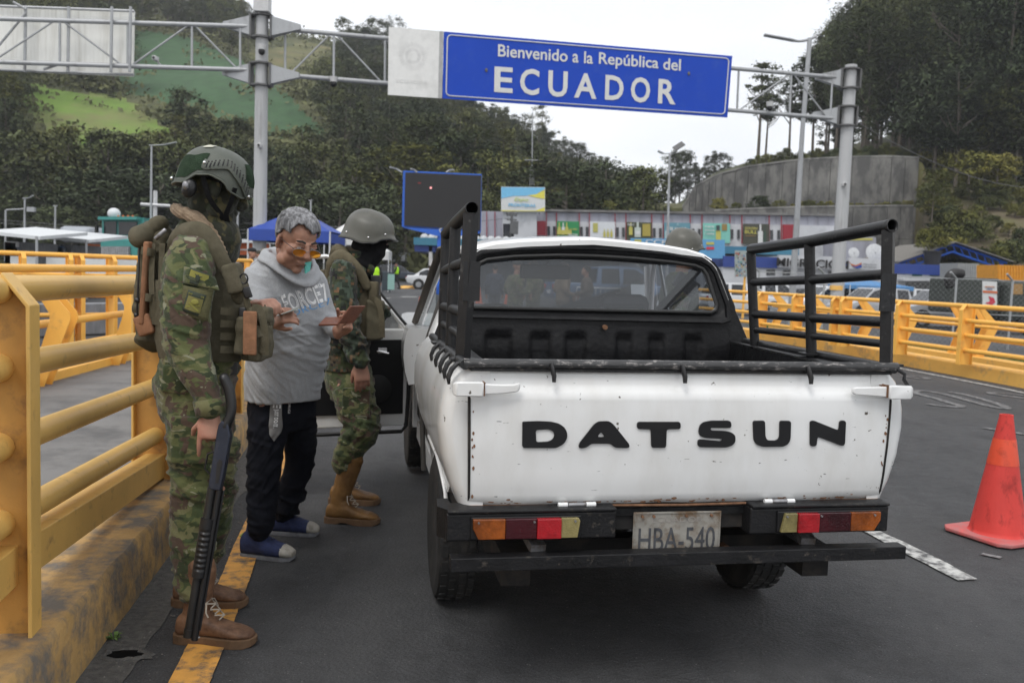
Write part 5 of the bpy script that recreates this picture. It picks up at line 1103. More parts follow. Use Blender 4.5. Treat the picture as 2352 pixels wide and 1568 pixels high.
p1 = pouch(A1(592,765,3.30),(.070,.15,.185), VESTM, vest); [pouch(A1(x_, y_, 3.19),(.030,.045, h_), VESTM, vest, Matrix.Rotation(.06,3, 'Y')) for x_, y_, h_ in ((556,770,.13),(590,788,.12),(609,780,.10))]; pouch(A1(598,722,3.2),(.062,.05,.05), VESTM, vest); rbox('magazine', GUNB, vest, A1(558,722,3.185),(.024,.02,.05), None, .004)
strap(p1,[A1(580,706,3.17), A1(598,712,3.165), A1(608,760,3.16), A1(610,815,3.17)],.026,.004, VESTM, 'pouch_strap')
strap(p1,[A1(572,762,3.165), A1(590,765,3.155), A1(612,757,3.17)],.03,.004, VESTM, 'pouch_strap')
mb = MB(); mb.tube([A1(608,700,3.2), A1(618,725,3.19), A1(622,765,3.19), A1(614,790,3.2)],.003,6); mb.build('cord', VEST2, p1, W=True)
pouch(A1(540,640,3.20),(.05,.08,.10), VESTM, vest, Matrix.Rotation(-.3,3, 'Y'))
mb = MB(); rg1 = []
cc = A1(458,842,3.37)
rgs = [[cc + FW * (.140 * math.cos(t)) + SD * (.178 * math.sin(t)) + Vector((0,0, z)) for t in [6.283 * j / 32 for j in range(32)]] for z in (-.022,.022)]; mb.loft(rgs, cap=False); bo = mb.build('belt', GUNB, s1, W=True, smooth=60)
K = MB(); mb = K
torso(K, [(A1(366,800,3.40), FW, SD, .04,.05,.07),(A1(360,770,3.40), FW, SD, .07,.062,.13),(A1(356,700,3.40), FW, SD, .085,.060,.145),(A1(356,610,3.40), FW, SD, .08,.048,.14),(A1(358,545,3.40), FW, SD, .07,.042,.12),(A1(362,520,3.40), FW, SD, .04,.03,.08)], p=3.2)
bp = vox(K, .007, 'backpack', VESTM, s1, smooth=4, disp=lambda P, N: .016 * crease(P, (.3,.3,1),34,8,6.) + .010 * crease(P, (1,0,.4),40,8,2.) - .006)
bp['label'] = 'green assault pack with coyote panel'
rbox('coyote_panel', COYOTE, bp, A1(335,650,3.235),(.020,.05,.30), Matrix.Rotation(.06,3, 'Y'),.008)
rbox('coyote_panel', COYOTE, bp, A1(333,746,3.235),(.060,.04,.075), Matrix.Rotation(-.35,3, 'Y'),.01)
for py, x0, x1 in ((575,326,354),(680,322,358),(735,345,392),(772,356,400)):
 strap(bp, [A1(x0, py, 3.235), A1((x0 + x1) / 2, py + 3,3.215), A1(x1, py + 6,3.235)],.028,.004, VESTM, 'pack_strap')
for x_ in (352,374): strap(bp, [A1(x_, 560,3.25), A1(x_ - 3,640,3.225), A1(x_ + 1,740,3.235)],.020,.005, VESTM, 'pack_strap')
rbox('side_pocket', VESTM, bp, A1(364,690,3.24),(.06,.03,.15), Matrix.Rotation(.05,3, 'Y'),.014)
R_ = MB(); limb(R_, [A1(318,545,3.26), A1(332,540,3.30), A1(346,534,3.38), A1(352,532,3.5)],[.036,.043,.04,.04]); limb(R_, [A1(352,520,3.3), A1(368,512,3.33), A1(374,530,3.36)],[.022,.03,.02])
br = vox(R_, .006, 'bedroll', VESTM, bp, smooth=3, disp=lambda P, N: .010 * folds(P, (1,.6,.5),75,3.))
mb = MB(); mb.tube([A1(320,570,3.23), A1(318,640,3.225), A1(316,690,3.225), A1(314,722,3.225)],.0035,6); mb.ell(A1(316,690,3.225),.011); mb.ell(A1(313,724,3.225),.009); mb.build('hanging_cord', GUNB, bp, W=True, smooth=60)
mb = MB(); mb.tube([A1(358,548,3.22), A1(372,535,3.21), A1(380,528,3.22)],.008,8); mb.build('clip', STEEL, bp, W=True, smooth=60)
T_ = MB()
torso(T_, [(A1(456,830), FW, SD, .125,.135,.165),(A1(454,870), FW, SD, .135,.155,.182),(A1(454,920), FW, SD, .135,.150,.178),(A1(456,965), FW, SD, .11,.12,.165)])
limb(T_, [A1(446,925,3.28), A1(446,990,3.26), A1(446,1070,3.25), A1(444,1150,3.25), A1(443,1230,3.24), A1(446,1300,3.23), A1(448,1348,3.21)],[(.118,.10),(.115,.10),(.095,.088),(.084,.082),(.086,.082),(.078,.076),(.066,.066)])
limb(T_, [A1(476,925,3.46), A1(484,990,3.47), A1(494,1060,3.48), A1(499,1120,3.50), A1(492,1200,3.52), A1(475,1270,3.54), A1(450,1305,3.55)],[(.105,.10),(.10,.095),(.088,.085),(.080,.078),(.075,.074),(.068,.066),(.055,.055)])
tr1 = vox(T_, .0075, 'trousers', MULTI, s1, smooth=4, disp=lambda P, N: .018 * crease(P, (.3,.1,1),40,8,3.) + .011 * crease(P, (.8,.2,-.7),46,8,1.) + .005 * nz3(P, 26,1.) - .007)
cargo = MB(); cargo.box(A1(442,1010,3.16),(.15,.03,.17)); vox(cargo, .006, 'cargo_pocket', MULTI, tr1, smooth=6, disp=lambda P, N: .005 * folds(P, (.3,0,1),90,3.))
cargo = MB(); cargo.box(A1(405,872,3.19),(.10,.03,.10), Matrix.Rotation(.1,3, 'Y')); vox(cargo, .006, 'hip_pocket', MULTI, tr1, smooth=5, disp=lambda P, N: .005 * folds(P, (.3,0,1),90,3.))
boot(s1, Vector((A1(459,1440,3.20).x, 3.20,.108)),(1,-.06), m=BOOTM, s=1.04)
boot(s1, Vector((A1(449,1350,3.55).x, 3.55,.108)),(1,.02), m=BOOTM, s=1.04)
gun = thing('shotgun', 'black pump-action shotgun held muzzle down beside the soldier boot', 'shotgun', tuple(A1(505,1010,3.03)))
G = lambda x, y, Y: at(x, y, Y)
gt = G(516,990,3.05); gb_ = G(440,1468,2.98); gd = (gb_ - gt).normalized(); gu = Vector((0,-1,0)); gx = gd.cross(gu).normalized(); gu = gx.cross(gd).normalized()
Lg = (gb_ - gt).length
wx = 1 if (gx * -1).x > 0 else -1
g = lambda s, w, d=0.: gt + gd * (s * Lg) + gx * (-1 * wx) * w + gu * d
mb = MB(); prof = [(-.05,-.012),(-.03,-.020),(.0,-.022),(.26,-.022),(.28,-.016),(.28,.020),(.22,.024),(.02,.026),(-.04,.012)]
pl = lambda pr, t0, t1: [[g(s, w, t) for s, w in pr] for t in (t0, t1)]
mb.loft(pl(prof, -.017,.017)); rc = mb.build('receiver', GUNS, gun, W=True, bevel=.004)
mb = MB(); mb.loft(pl([(.13,.004),(.14,.014),(.24,.012),(.25,.002),(.15,-.004)],.0175,.019)); mb.build('loading_port', GUNB, rc, W=True)
mb = MB(); mb.tube([g(.10,-.022), g(.12,-.045), g(.19,-.048), g(.215,-.024)],.0035,6); mb.build('trigger_guard', GUNB, rc, W=True, smooth=60)
mb = MB(); limb(mb, [g(-.02,.0), g(-.10,.012), g(-.19,-.005), g(-.25,-.03)],[(.019,.018),(.016,.017),(.018,.019),(.020,.018)]); vox(mb, .004, 'pistol_grip', GUNB, rc, smooth=2)
mb = MB(); mb.tube([g(.27,.013), g(1.0,.010)],.0115,14); mb.build('barrel', GUNB, gun, W=True, smooth=60)
mb = MB(); mb.tube([g(.27,-.013), g(.985,-.014)],.0145,14); mb.tube([g(.95,-.014), g(.99,-.014)],.0165,14); mb.build('magazine_tube', mat('gun_worn', (.03,.03,.03), rough=.35, metal=.4, var=.2), gun, W=True, smooth=60)
mb = MB(); ns = 44; pts = []; rs = []
for i in range(ns + 1):
 s_ = .42 + .28 * i / ns; pts.append(g(s_, -.009)); base_ = .026; rs.append((base_ - (.003 if (i % 4 in (1,2) and 6 < i < 40) else 0), base_ * .95))
mb.tube(pts, rs, 16); mb.build('pump_grip', GUNB, gun, W=True, smooth=30)
mb = MB(); mb.beam(g(.28,.028), g(.95,.022),.008,.006); mb.build('rib', GUNB, gun, W=True)
mb = MB(); mb.ell(g(.985,.024),.004); mb.build('front_sight', STEEL, gun, W=True)
# --- man in the grey hooded shirt
man = thing('person', 'grey-haired man in grey hooded shirt and amber glasses looking down at a brown wallet', 'person', (-1.17,4.3,0))
GREYJ = mat('heather_jersey', (.36,.37,.385), rough=.92, var=.06, scale=3, bump=.35, bscale=420, dirt=(.42,.43,.445), dirt_amt=.42, dirt_scale=160, spec=.15)
NAVYK = mat('black_jogger_cloth', (.0085,.0095,.014), rough=.9, var=.2, scale=20, bump=.3, bscale=400, spec=.15)
NAVYS = mat('navy_knit_shoe', (.018,.028,.085), rough=.85, var=.25, scale=30, bump=.5, bscale=300)
SOLEW = mat('dirty_white_rubber', (.36,.34,.30), rough=.6, var=.12, scale=20, dirt=(.2,.18,.15), dirt_amt=.4, dirt_scale=18)
m_ = lambda x, y, Y: at(x, y, Y)
FM = Vector((.80,-.60,0)).normalized(); SM = Vector((.60,.80,0)).normalized()
HM = frame((.62,-.68,-.46),(.18,-.10,1)); hcm = m_(680,553,3.93)
secs = [(m_(648,918,4.26),.15,.15,.180),(m_(650,870,4.24),.165,.155,.187),(m_(660,800,4.20),.180,.150,.188),(m_(664,730,4.15),.165,.15,.190),(m_(660,680,4.10),.135,.145,.188),(m_(656,632,4.06),.105,.12,.160),(m_(660,600,4.04),.085,.095,.12),(m_(664,588,4.03),.075,.080,.09)]
B = MB(); torso(B, [(c, FM, SM, a * .82, b * .82, w * .86) for c, a, b, w in secs])
limb(B, [m_(664,610,4.04), m_(672,585,4.00), hcm + HM @ Vector((0,-.03,-.06))],[.065,.062,.060])
headparts(B, hcm, HM, 1.04,1.12)
ha, ka, aa = m_(617,930,4.20), m_(606,1075,4.17), m_(590,1238,4.165); hb, kb, ab = m_(680,925,4.38), m_(694,1050,4.45), m_(650,1192,4.55)
for h_, k_, a_ in ((ha, ka, aa),(hb, kb, ab)):
 limb(B, [h_, h_.lerp(k_, .5), k_, k_.lerp(a_, .4), a_, a_ + Vector((0,0,-.04))],[.08,.07,.052,.044,.027,.018])
shr, elr, wrr = m_(596,640,4.00), m_(592,745,3.88), m_(628,742,3.76)
shl, ell_, wrl = m_(716,648,4.20), m_(752,735,4.22), m_(780,762,4.00)
for sh, e_, w_ in ((shr, elr, wrr),(shl, ell_, wrl)): limb(B, [m_(662,628,4.06).lerp(sh, .5), sh, sh.lerp(e_, .5), e_, e_.lerp(w_, .5), w_],[.055,.052,.042,.037,.034,(.022,.028)])
hand(B, wrr, (m_(655,722,3.70) - wrr),(-.1,-.8,.45),1,[[.7,.8,.5],[.85,.9,.6],[1.0,1.0,.6],[1.1,1.0,.6]], thumb=(.5,.3), s=.98)
hand(B, wrl, (m_(808,735,3.93) - wrl),(.55,.80,-.15),1,[[.5,.7,.4],[.55,.75,.45],[.65,.8,.5],[.75,.8,.5]], thumb=(.8,.5), s=1.0)
bodym = vox(B, .0045, 'body', SKIN2, man, smooth=4)
Rm_ = np.array(HM); cm_ = np.array(hcm) - np.array(man.location); hm_ = lambda P: ((P - cm_) @ Rm_) / 1.04
def predhair(P):
 q = hm_(P); fr = .062 - .10 * np.clip(.10 - q[:, 1],0,.2); fr = np.where(q[:, 1] > .045,.078 + .012 * np.sin(q[:, 0] * 60), np.where(q[:, 1] > .0,.042, np.where(q[:, 1] > -.035,.012,-.045)))
 fr = fr + .006 * np.sin(q[:, 0] * 90 + q[:, 1] * 70)
 return (q[:, 2] > fr) & (q[:, 2] < .2) & (np.abs(q[:, 0]) < .12) & (np.abs(q[:, 1]) < .16)
HAIRG = mat('grey_hair', (.10,.10,.105), rough=.6, var=.5, scale=70, bump=.9, bscale=110, stretch=(1., 1., .22), col2=(.24,.24,.25), dirt=(.045,.045,.048), dirt_amt=.42, dirt_scale=24)
hair = shellcopy(bodym, predhair, .010, 'hair', HAIRG, man, jitter=lambda P: .0022 * np.sin(hm_(P)[:, 0] * 420 + 3 * nz3(P, 30,1.) + hm_(P)[:, 1] * 120) + .009 * smooth01(.02,.09, hm_(P)[:, 2]))
hq = lambda x, y, z: hcm + HM @ (Vector((x, y, z)) * 1.04)
for k in (-1,1):
 mb = MB(); mb.tube([hq(k * .014,.097,.034), hq(k * .030,.095,.040), hq(k * .048,.080,.034)],[(.0035,.004),(.004,.005),(.002,.003)],8); mb.build('eyebrow', mat('dark_brow', (.03,.025,.022), rough=.9), man, W=True, smooth=60)
 mb = MB(); mb.ell(hq(k * .030,.079,.009),[.0125] * 3,14,10); e_ = mb.build('eye', mat('eye_white', (.55,.5,.47), rough=.25), man, W=True, smooth=60)
 mb = MB(); mb.ell(hq(k * .031,.0895,.003),(.0055,.003,.0055),10,6, R=HM); mb.build('iris', mat('iris_brown', (.02,.01,.006), rough=.1), e_, W=True, smooth=60)
 mb = MB(); V = [hq(k * (.030 + .019 * math.cos(a)),.086 + .003 * math.cos(a * 2) + .0045 * abs(math.sin(a)) * 0,.013 + .006 + .0075 * math.sin(a)) for a in [math.pi * i / 8 for i in range(9)]] + [hq(k * (.030 - .019 * math.cos(a)),.092,.010 + .004 * math.sin(a)) for a in [math.pi * i / 8 for i in range(9)]]
 mb.add(V, [tuple(range(18))]); mb.build('eyelid', SKIN2, man, W=True, smooth=60)
mb = MB(); mb.tube([hq(-.023,.0955,-.0635), hq(-.010,.1012,-.0615), hq(0,.1015,-.0612), hq(.010,.1012,-.0615), hq(.023,.0955,-.0635)],[.0014,.002,.002,.002,.0014],6); mb.build('lip_line', mat('lip_shadow', (.20,.085,.06), rough=.6), man, W=True, smooth=60)
gl = thing('glasses', 'thin metal framed amber glasses worn low by the grey-haired man', 'glasses', tuple(hq(0,.11,0)))
AMB = glassmat('amber_lens', (.90,.42,.05),.05,.5,.03,(.55,.22,.015))
for k in (-1,1):
 ring = [hq(k * (.034 + .029 * math.cos(a)),.116 - .012 * abs(math.cos(a) * k * .5 + .5) ** 2 - .004,-.006 + .0185 * math.copysign(abs(math.sin(a)) ** .8, math.sin(a))) for a in [6.283 * i / 22 for i in range(22)]]
 mb = MB(); mb.tube(ring, .0011,6, closed=True); mb.build('rim', STEEL, gl, W=True, smooth=60)
 mb = MB(); mb.add(ring, [tuple(range(22))]); mb.build('lens', AMB, gl, W=True)
 mb = MB(); mb.tube([hq(k * .061,.100,.006), hq(k * .077,.06,.010), hq(k * .086,.0,.012), hq(k * .084,-.02,.0)],.0016,6); mb.build('temple', GUNB, gl, W=True, smooth=60)
mb = MB(); mb.tube([hq(-.010,.112,.003), hq(0,.116,.006), hq(.010,.112,.003)],.0012,6); mb.build('bridge', STEEL, gl, W=True)
Jm = MB(); torso(Jm, [(c, FM, SM, a, b, w) for c, a, b, w in secs], n=28)
limb(Jm, [m_(662,632,4.06).lerp(shr, .45), shr, shr.lerp(elr, .5), elr, elr.lerp(wrr, .6), elr.lerp(wrr, .85)],[.080,.078,.068,.062,.052,.045])
limb(Jm, [m_(662,632,4.06).lerp(shl, .45), shl, shl.lerp(ell_, .5), ell_, ell_.lerp(wrl, .5), ell_.lerp(wrl, .80)],[.080,.076,.064,.058,.050,.042])
def shirtdisp(P, N):
 z = P[:, 2]; low = smooth01(1.15,.80, z); mid = np.exp(-((z - 1.10) / .16) ** 2)
 arm = smooth01(.19,.27, np.abs((P - np.array(m_(660,800,4.2))) @ np.array(SM)))
 return (.017 * crease(P, (.75,-.15,.95),40,5,1.) + .010 * crease(P, (.95,-.2,.8),62,7,5.)) * (low + .35 * mid) + .006 * crease(P, (-.3,.1,1),50,8,3.) * mid + .011 * crease(P, (.5,.1,1),60,9,8.) * arm + .012 * crease(P, (.9,.3,.1),40,8,2.) * smooth01(.90,.76, z) - .006
shirt = vox(Jm, .0065, 'hooded_shirt', GREYJ, man, smooth=4, disp=shirtdisp)
nc = m_(664,607,4.035)
mb = MB()
ring1 = [(1.00,.10),(.92,.075),(.62,.05)]
P_ = []
for t in [6.283 * j / 26 for j in range(26)]:
 ca, sa = math.cos(t), math.sin(t); P_.append(nc + FM * ((.112 if ca > 0 else .10) * ca) + SM * (.112 * sa) + Vector((0,0,.035 - .085 * max(0, ca) ** 1.5 + .02 * max(0,-ca))))
mb.tube(P_, [(.012,.020)] * 26,10, closed=True)
P2_ = [p + (p - nc).normalized() * .018 + Vector((0,0,-.028)) for p in P_]; mb.tube(P2_, [(.011,.018)] * 26,8, closed=True)
limb(mb, [nc - FM * .10 + Vector((0,0,.02)), nc - FM * .155 + Vector((0,0,-.03)), nc - FM * .16 + Vector((0,0,-.12))],[(.09,.03),(.10,.035),(.05,.02)])
vox(mb, .006, 'hood', GREYJ, shirt, smooth=4, disp=lambda P, N: .009 * folds(P, (.4,.5,1),60,3.))
mb = MB(); mb.add([m_(700,603,3.90), m_(716,600,3.94), m_(712,622,3.91), m_(702,628,3.89)],[(0,1,2,3)]); o = mb.build('hood_lining', mat('turquoise_lining', (.10,.38,.33), rough=.9), shirt, W=True); sd = o.modifiers.new('t', 'SOLIDIFY'); sd.thickness = .006
from mathutils.bvhtree import BVHTree
def wrap_text(s, w, h, corner, right, up, m, name, parent_, base, off=.0025, bold=0., depth=.0012, ray_dir=None, shear=0., sp=1.):
 o = text_obj(s, name, m, None, corner, right, up, w=w, h=h, depth=depth, bold=bold, shear=shear, spacing=sp)
 bm = bmesh.new(); bm.from_mesh(o.data); bmesh.ops.triangulate(bm, faces=bm.faces); bmesh.ops.subdivide_edges(bm, edges=[e for e in bm.edges if e.calc_length() > .02], cuts=2, use_grid_fill=False)
 r = root_of(base); dg = bpy.context.evaluated_depsgraph_get(); tree = BVHTree.FromPolygons([v.co + r.location for v in base.data.vertices],[tuple(p.vertices) for p in base.data.polygons])
 rd = Vector(ray_dir).normalized(); n0 = -rd; plane = Vector(corner)
 for v in bm.verts:
  hgt = (v.co - plane).dot(n0); q = v.co - n0 * hgt; hit = tree.ray_cast(q - rd * .5, rd)
  if hit[0] is not None: v.co = hit[0] + n0 * (off + (depth if abs(hgt) > depth * .5 else 0))
 for v in bm.verts: v.co -= root_of(parent_).location
 bm.to_mesh(o.data); bm.free(); o.parent = parent_; KIDS.setdefault(parent_.name, []).append(o); return o
PRW = mat('print_white', (.80,.80,.80), rough=.7, var=.1); PRB = mat('print_blue', (.13,.33,.62), rough=.7, var=.2)
tr_ = (m_(748,672,4.0) - m_(655,702,3.98)); tu = Vector((-.06,0,1)); rdir = ray(700,690)
rdir = (tr_.cross(tu)).normalized() * -1
if rdir.y < 0: rdir = -rdir
tu = rdir.cross(tr_).normalized() * 1
if tu.z < 0: tu = -tu
wrap_text('FORCE7', .185,.03, m_(659,731,3.95), tr_, tu, PRB, 'print_shadow', shirt, shirt, off=.0015, bold=.0, ray_dir=rdir, sp=1.05)
wrap_text('FORCE7', .182,.09, m_(659,722,3.95), tr_, tu, PRW, 'chest_print', shirt, shirt, off=.0035, bold=.03, ray_dir=rdir, sp=1.05)
wrap_text('FORCE7', .182,.09, m_(659.3,721.5,3.95), tr_, tu, GREYJ, 'print_knockout', shirt, shirt, off=.0052, bold=-.03, ray_dir=rdir, sp=1.05)
T_ = MB(); torso(T_, [(m_(648,905,4.28), FM, SM, .125,.13,.165),(m_(648,940,4.28), FM, SM, .13,.14,.17),(m_(650,985,4.28), FM, SM, .10,.12,.155)])
limb(T_, [m_(622,935,4.22), m_(614,1000,4.20), m_(607,1075,4.18), m_(604,1150,4.17), m_(600,1205,4.15), m_(597,1222,4.15)],[(.108,.10),(.098,.092),(.082,.08),(.074,.074),(.062,.062),(.048,.05)])
limb(T_, [m_(680,930,4.36), m_(688,990,4.38), m_(688,1060,4.44), m_(668,1125,4.48), m_(654,1170,4.52), m_(650,1184,4.54)],[(.10,.095),(.090,.085),(.080,.076),(.070,.068),(.060,.06),(.048,.048)])
jog = vox(T_, .0075, 'joggers', NAVYK, man, smooth=4, disp=lambda P, N: .016 * crease(P, (.3,.1,1),36,8,1.) * (.5 + smooth01(.55,.15, P[:, 2])) + .008 * crease(P, (.8,.2,-.6),50,8,4.) - .004)
jc = lambda x, y, Y=4.05: m_(x, y, Y)
def stickon(poly, m, name, parent_, base, off=.003):
 """thin cloth/print patch laid on a garment along the sight direction of its outward side"""
 r = root_of(base); tree = BVHTree.FromPolygons([v.co + r.location for v in base.data.vertices],[tuple(p.vertices) for p in base.data.polygons]); bm = bmesh.new(); vs2 = [bm.verts.new(p) for p in poly]; f = bm.faces.new(vs2); nn = f.normal.copy() if f.normal.length else Vector((0,-1,0))
 bm.faces.ensure_lookup_table(); bm.normal_update(); nn = f.normal.copy(); nn = -nn if nn.y < 0 else nn
 bmesh.ops.triangulate(bm, faces=bm.faces)
 for _ in range(3): bmesh.ops.subdivide_edges(bm, edges=list(bm.edges), cuts=1, use_grid_fill=True)
 for v in bm.verts:
  h_ = tree.ray_cast(v.co - nn * .4, nn)
  if h_[0] is not None: v.co = h_[0] - nn * off
  v.co -= root_of(parent_).location
 me = bpy.data.meshes.new(name); bm.to_mesh(me); bm.free(); o = obj_from(me, name, m, parent_); sd = o.modifiers.new('t', 'SOLIDIFY'); sd.thickness = .0015; return o
STR = mat('grey_stripe_panel', (.20,.195,.19), rough=.8, var=.1, scale=20)
stickon([m_(617,905,4.08), m_(640,912,4.08), m_(640,985,4.08), m_(636,1000,4.08), m_(624,1017,4.08), m_(615,1000,4.08), m_(613,980,4.08)], STR, 'side_stripe', jog, jog)
sd_ = (m_(626,985,4.08) - m_(631,912,4.08)); su = Vector((1,0,.05))
wrap_text('KE', .062,.034, m_(622,912,4.07), sd_, su, PRW, 'stripe_lettering', jog, jog, off=.0065, bold=.03, ray_dir=(0,1,0), shear=.2)
wrap_text('JUST DO IT.', .088,.022, m_(622,943,4.07), sd_, su, PRW, 'stripe_lettering', jog, jog, off=.0065, bold=.03, ray_dir=(0,1,0))
wrap_text('ORIGI', .055,.008, m_(654,927,4.09), Vector((0,0,-1)), Vector((1,0,0)), PRW, 'pocket_lettering', jog, jog, off=.004, ray_dir=(0,1,0))
def sneaker(parent, ankle, toe):
 f = Vector((toe[0], toe[1],0)).normalized(); r = Vector((f.y, -f.x, 0)); a = Vector(ankle); z0 = 0.012
 q = lambda x, y, z: Vector((a.x, a.y, z0)) + f * y + r * x + Vector((0,0,1)) * z
 mb = MB(); rings = []
 for y, w, h in ((-.072,.022,.085),(-.06,.034,.110),(-.03,.040,.120),(.01,.042,.115),(.05,.045,.096),(.09,.048,.076),(.13,.048,.062),(.165,.041,.052),(.192,.022,.038)):
  rings.append([q((w + .007) * math.cos(t), y, .004 + (h - .004) * (.5 + .5 * math.copysign(abs(math.sin(t)) ** .8, math.sin(t)))) for t in [2 * math.pi * j / 14 for j in range(14)]])
 mb.loft(rings); limb(mb, [q(0,-.01,.06), q(0,.002,.11), q(0,.006,.155)],[.042,.050,.049])
 Mi_ = np.array(q(0,.135,0)) - np.array(root_of(parent).location); fv = np.array(f)
 up = vox(mb, .006, 'shoe', [NAVYS, SOLEW], parent, smooth=5, facmat=lambda c: ((c - np.array(q(0,.138,0))) @ fv > 0).astype(int), disp=lambda P, N: .002 * folds(P, (f.x, f.y, .6),150,3.))
 K = [(-.076,.012),(-.070,.026),(-.05,.033),(0,.034),(.05,.038),(.10,.044),(.15,.043),(.180,.030),(.195,.012)]
 sm = MB(); sm.loft([[q(-w, y, -.012 + (.012 if y > .19 else 0)), q(-w * .97, y, .010), q(w * .97, y, .010), q(w, y, -.012 + (.012 if y > .19 else 0))] for y, w in K]); sm.build('sole', mat('grey_blue_sole', (.15,.155,.17), rough=.7, var=.25, scale=40), up, bevel=.004, W=True)
 lm = MB()
 for k in range(4): zc = .075 + .014 * k; yc = .075 - .022 * k; lm.tube([q(-.02, yc, zc - .002), q(0, yc + .008, zc + .008), q(.022, yc - .008, zc + .004)],.0022,6)
 lm.tube([q(0,.015,.115), q(.03,.035,.105), q(.045,.03,.085)],.0024,6); lm.build('laces', GUNB, up, W=True, smooth=60)
 lm = MB(); lm.tube([q(-.016,-.068,.078), q(-.02,-.078,.092), q(.012,-.075,.088)],.005,6); lm.tube([q(-.01,.012,.122), q(0,.02,.135), q(.014,.012,.124)],.004,6); lm.build('pull_tab', mat('lime_tab', (.32,.40,.08), rough=.7), up, W=True, smooth=60)
sneaker(man, (m_(592,1270,4.17).x - .008,4.17,0),(1,-.16)); sneaker(man, (m_(651,1200,4.55).x - .005,4.55,0),(1,-.02))
LEA = mat('brown_wallet_leather', (.13,.040,.018), rough=.5, var=.2, scale=20, bump=.25, bscale=160)
wl = thing('wallet', 'open brown leather wallet held in the left hand of the grey-haired man', 'wallet', tuple(m_(775,742,3.86)))
def panel(mb, a, b, d, t): a, b, d = Vector(a), Vector(b), Vector(d); n_ = (b - a).cross(d).normalized() * t; V = [a, b, b + d, a + d]; mb.add([p for p in V] + [p + n_ for p in V],[(0,1,2,3),(7,6,5,4),(0,4,5,1),(1,5,6,2),(2,6,7,3),(3,7,4,0)])
mb = MB(); panel(mb, m_(776,744,3.84), m_(731,745,3.84), Vector((.01,.09,.028)),.008); mb.build('cover', LEA, wl, W=True, bevel=.002)
mb = MB(); panel(mb, m_(777,744,3.84), m_(806,704,3.85), Vector((.05,.085,.0)),.008); mb.build('cover', LEA, wl, W=True, bevel=.002)
mb = MB(); panel(mb, m_(779,740,3.845), m_(803,706,3.855), Vector((.046,.08,.0)),-.003); mb.build('card_pocket', mat('pale_paper', (.5,.48,.44), rough=.7), wl, W=True)
cd = thing('identity_card', 'grey identity card held up in the right hand of the grey-haired man', 'card', tuple(m_(658,718,3.68)))
mb = MB(); panel(mb, m_(633,727,3.68), m_(680,712,3.68), Vector((.004,.052,.012)),.0015); mb.build('card', mat('card_grey', (.22,.24,.22), rough=.35, var=.3, scale=60), cd, W=True)
# --- second soldier, by the open door
q2 = lambda x, y, Y: at(x, y, Y - .30)
s2_ = thing('person', 'soldier in old round helmet and digital camouflage jacket beside the open pickup door', 'person', (-.90,5.0,0))
F2 = Vector((1,.05,0)).normalized(); D2 = Vector((.05,-1,0)).normalized(); H2 = frame((.93,-.05,-.30),(.28,0,1)); hc2 = q2(848,543,5.25)
B = MB(); sec2 = [(q2(800,860,5.3),.10,.12,.16),(q2(798,780,5.3),.11,.12,.155),(q2(800,690,5.27),.12,.13,.175),(q2(806,630,5.25),.09,.11,.16),(q2(818,598,5.25),.06,.07,.09)]
torso(B, [(c, F2, D2, a, b, w) for c, a, b, w in sec2]); limb(B, [q2(816,610,5.25), q2(828,585,5.25), hc2 + H2 @ Vector((0,-.02,-.06))],[.06,.056,.054]); headparts(B, hc2, H2,.93)
h2a, k2a, a2a = q2(800,890,5.18), q2(836,980,5.12), q2(785,1128,5.10); h2b, k2b, a2b = q2(805,890,5.42), q2(830,980,5.45), q2(802,1105,5.5)
for h_, k_, a_ in ((h2a, k2a, a2a),(h2b, k2b, a2b)): limb(B, [h_, h_.lerp(k_, .5), k_, k_.lerp(a_, .4), a_],[.08,.068,.052,.042,.026])
sh2, el2, wr2 = q2(788,625,5.08), q2(800,752,5.02), q2(829,832,5.0); sh3, el3, wr3 = q2(820,622,5.43), q2(858,730,5.5), q2(880,715,5.5)
for sh, e_, w_ in ((sh2, el2, wr2),(sh3, el3, wr3)): limb(B, [q2(808,640,5.25).lerp(sh, .5), sh, sh.lerp(e_, .5), e_, e_.lerp(w_, .5), w_],[.055,.052,.042,.037,.034,(.022,.028)])
hand(B, wr2,(.10,-.02,-1),(.25,-1,0),1,[[.35,.35,.2],[.4,.4,.25],[.45,.45,.3],[.5,.45,.3]], thumb=(.25,.5), s=1.05)
body2 = vox(B, .005, 'body', SKIN, s2_, smooth=4)
R2n = np.array(H2); c2n = np.array(hc2) - np.array(s2_.location)
def pm2(P):
 q = (P - c2n) @ R2n; return (np.abs(q[:, 0]) < .13) & (q[:, 2] > -.22) & (q[:, 2] < .12) & ~((q[:, 2] > -.008) & (q[:, 2] < .028) & (q[:, 1] > .045))
shellcopy(body2, pm2,.006, 'balaclava', BALA, s2_)
mb = MB(); limb(mb, [hc2 + H2 @ Vector((0,.055,-.03)), hc2 + H2 @ Vector((0,.05,-.09)), q2(838,600,5.22), q2(828,622,5.22)],[.058,.060,.062,.075]); vox(mb, .007, 'mask_drape', BALA, s2_, smooth=3, disp=lambda P, N: .006 * folds(P, (.3,0,1),80,2.))
h2_, sf2, pt2 = helmet(s2_, hc2, H2, HELM2, 'old', s=.95)
for t in (1.35,2.25,.75): mb = MB(); mb.ell(sf2(t, .86,.002),.006,10,6); mb.build('rivet', CHROME, h2_, W=True, smooth=60)
J = MB(); torso(J, [(q2(800,850,5.3), F2, D2,.125,.135,.18),(q2(797,800,5.3), F2, D2,.125,.135,.175),(q2(800,700,5.27), F2, D2,.14,.15,.19),(q2(806,635,5.25), F2, D2,.115,.125,.18),(q2(815,605,5.25), F2, D2,.08,.09,.11)])
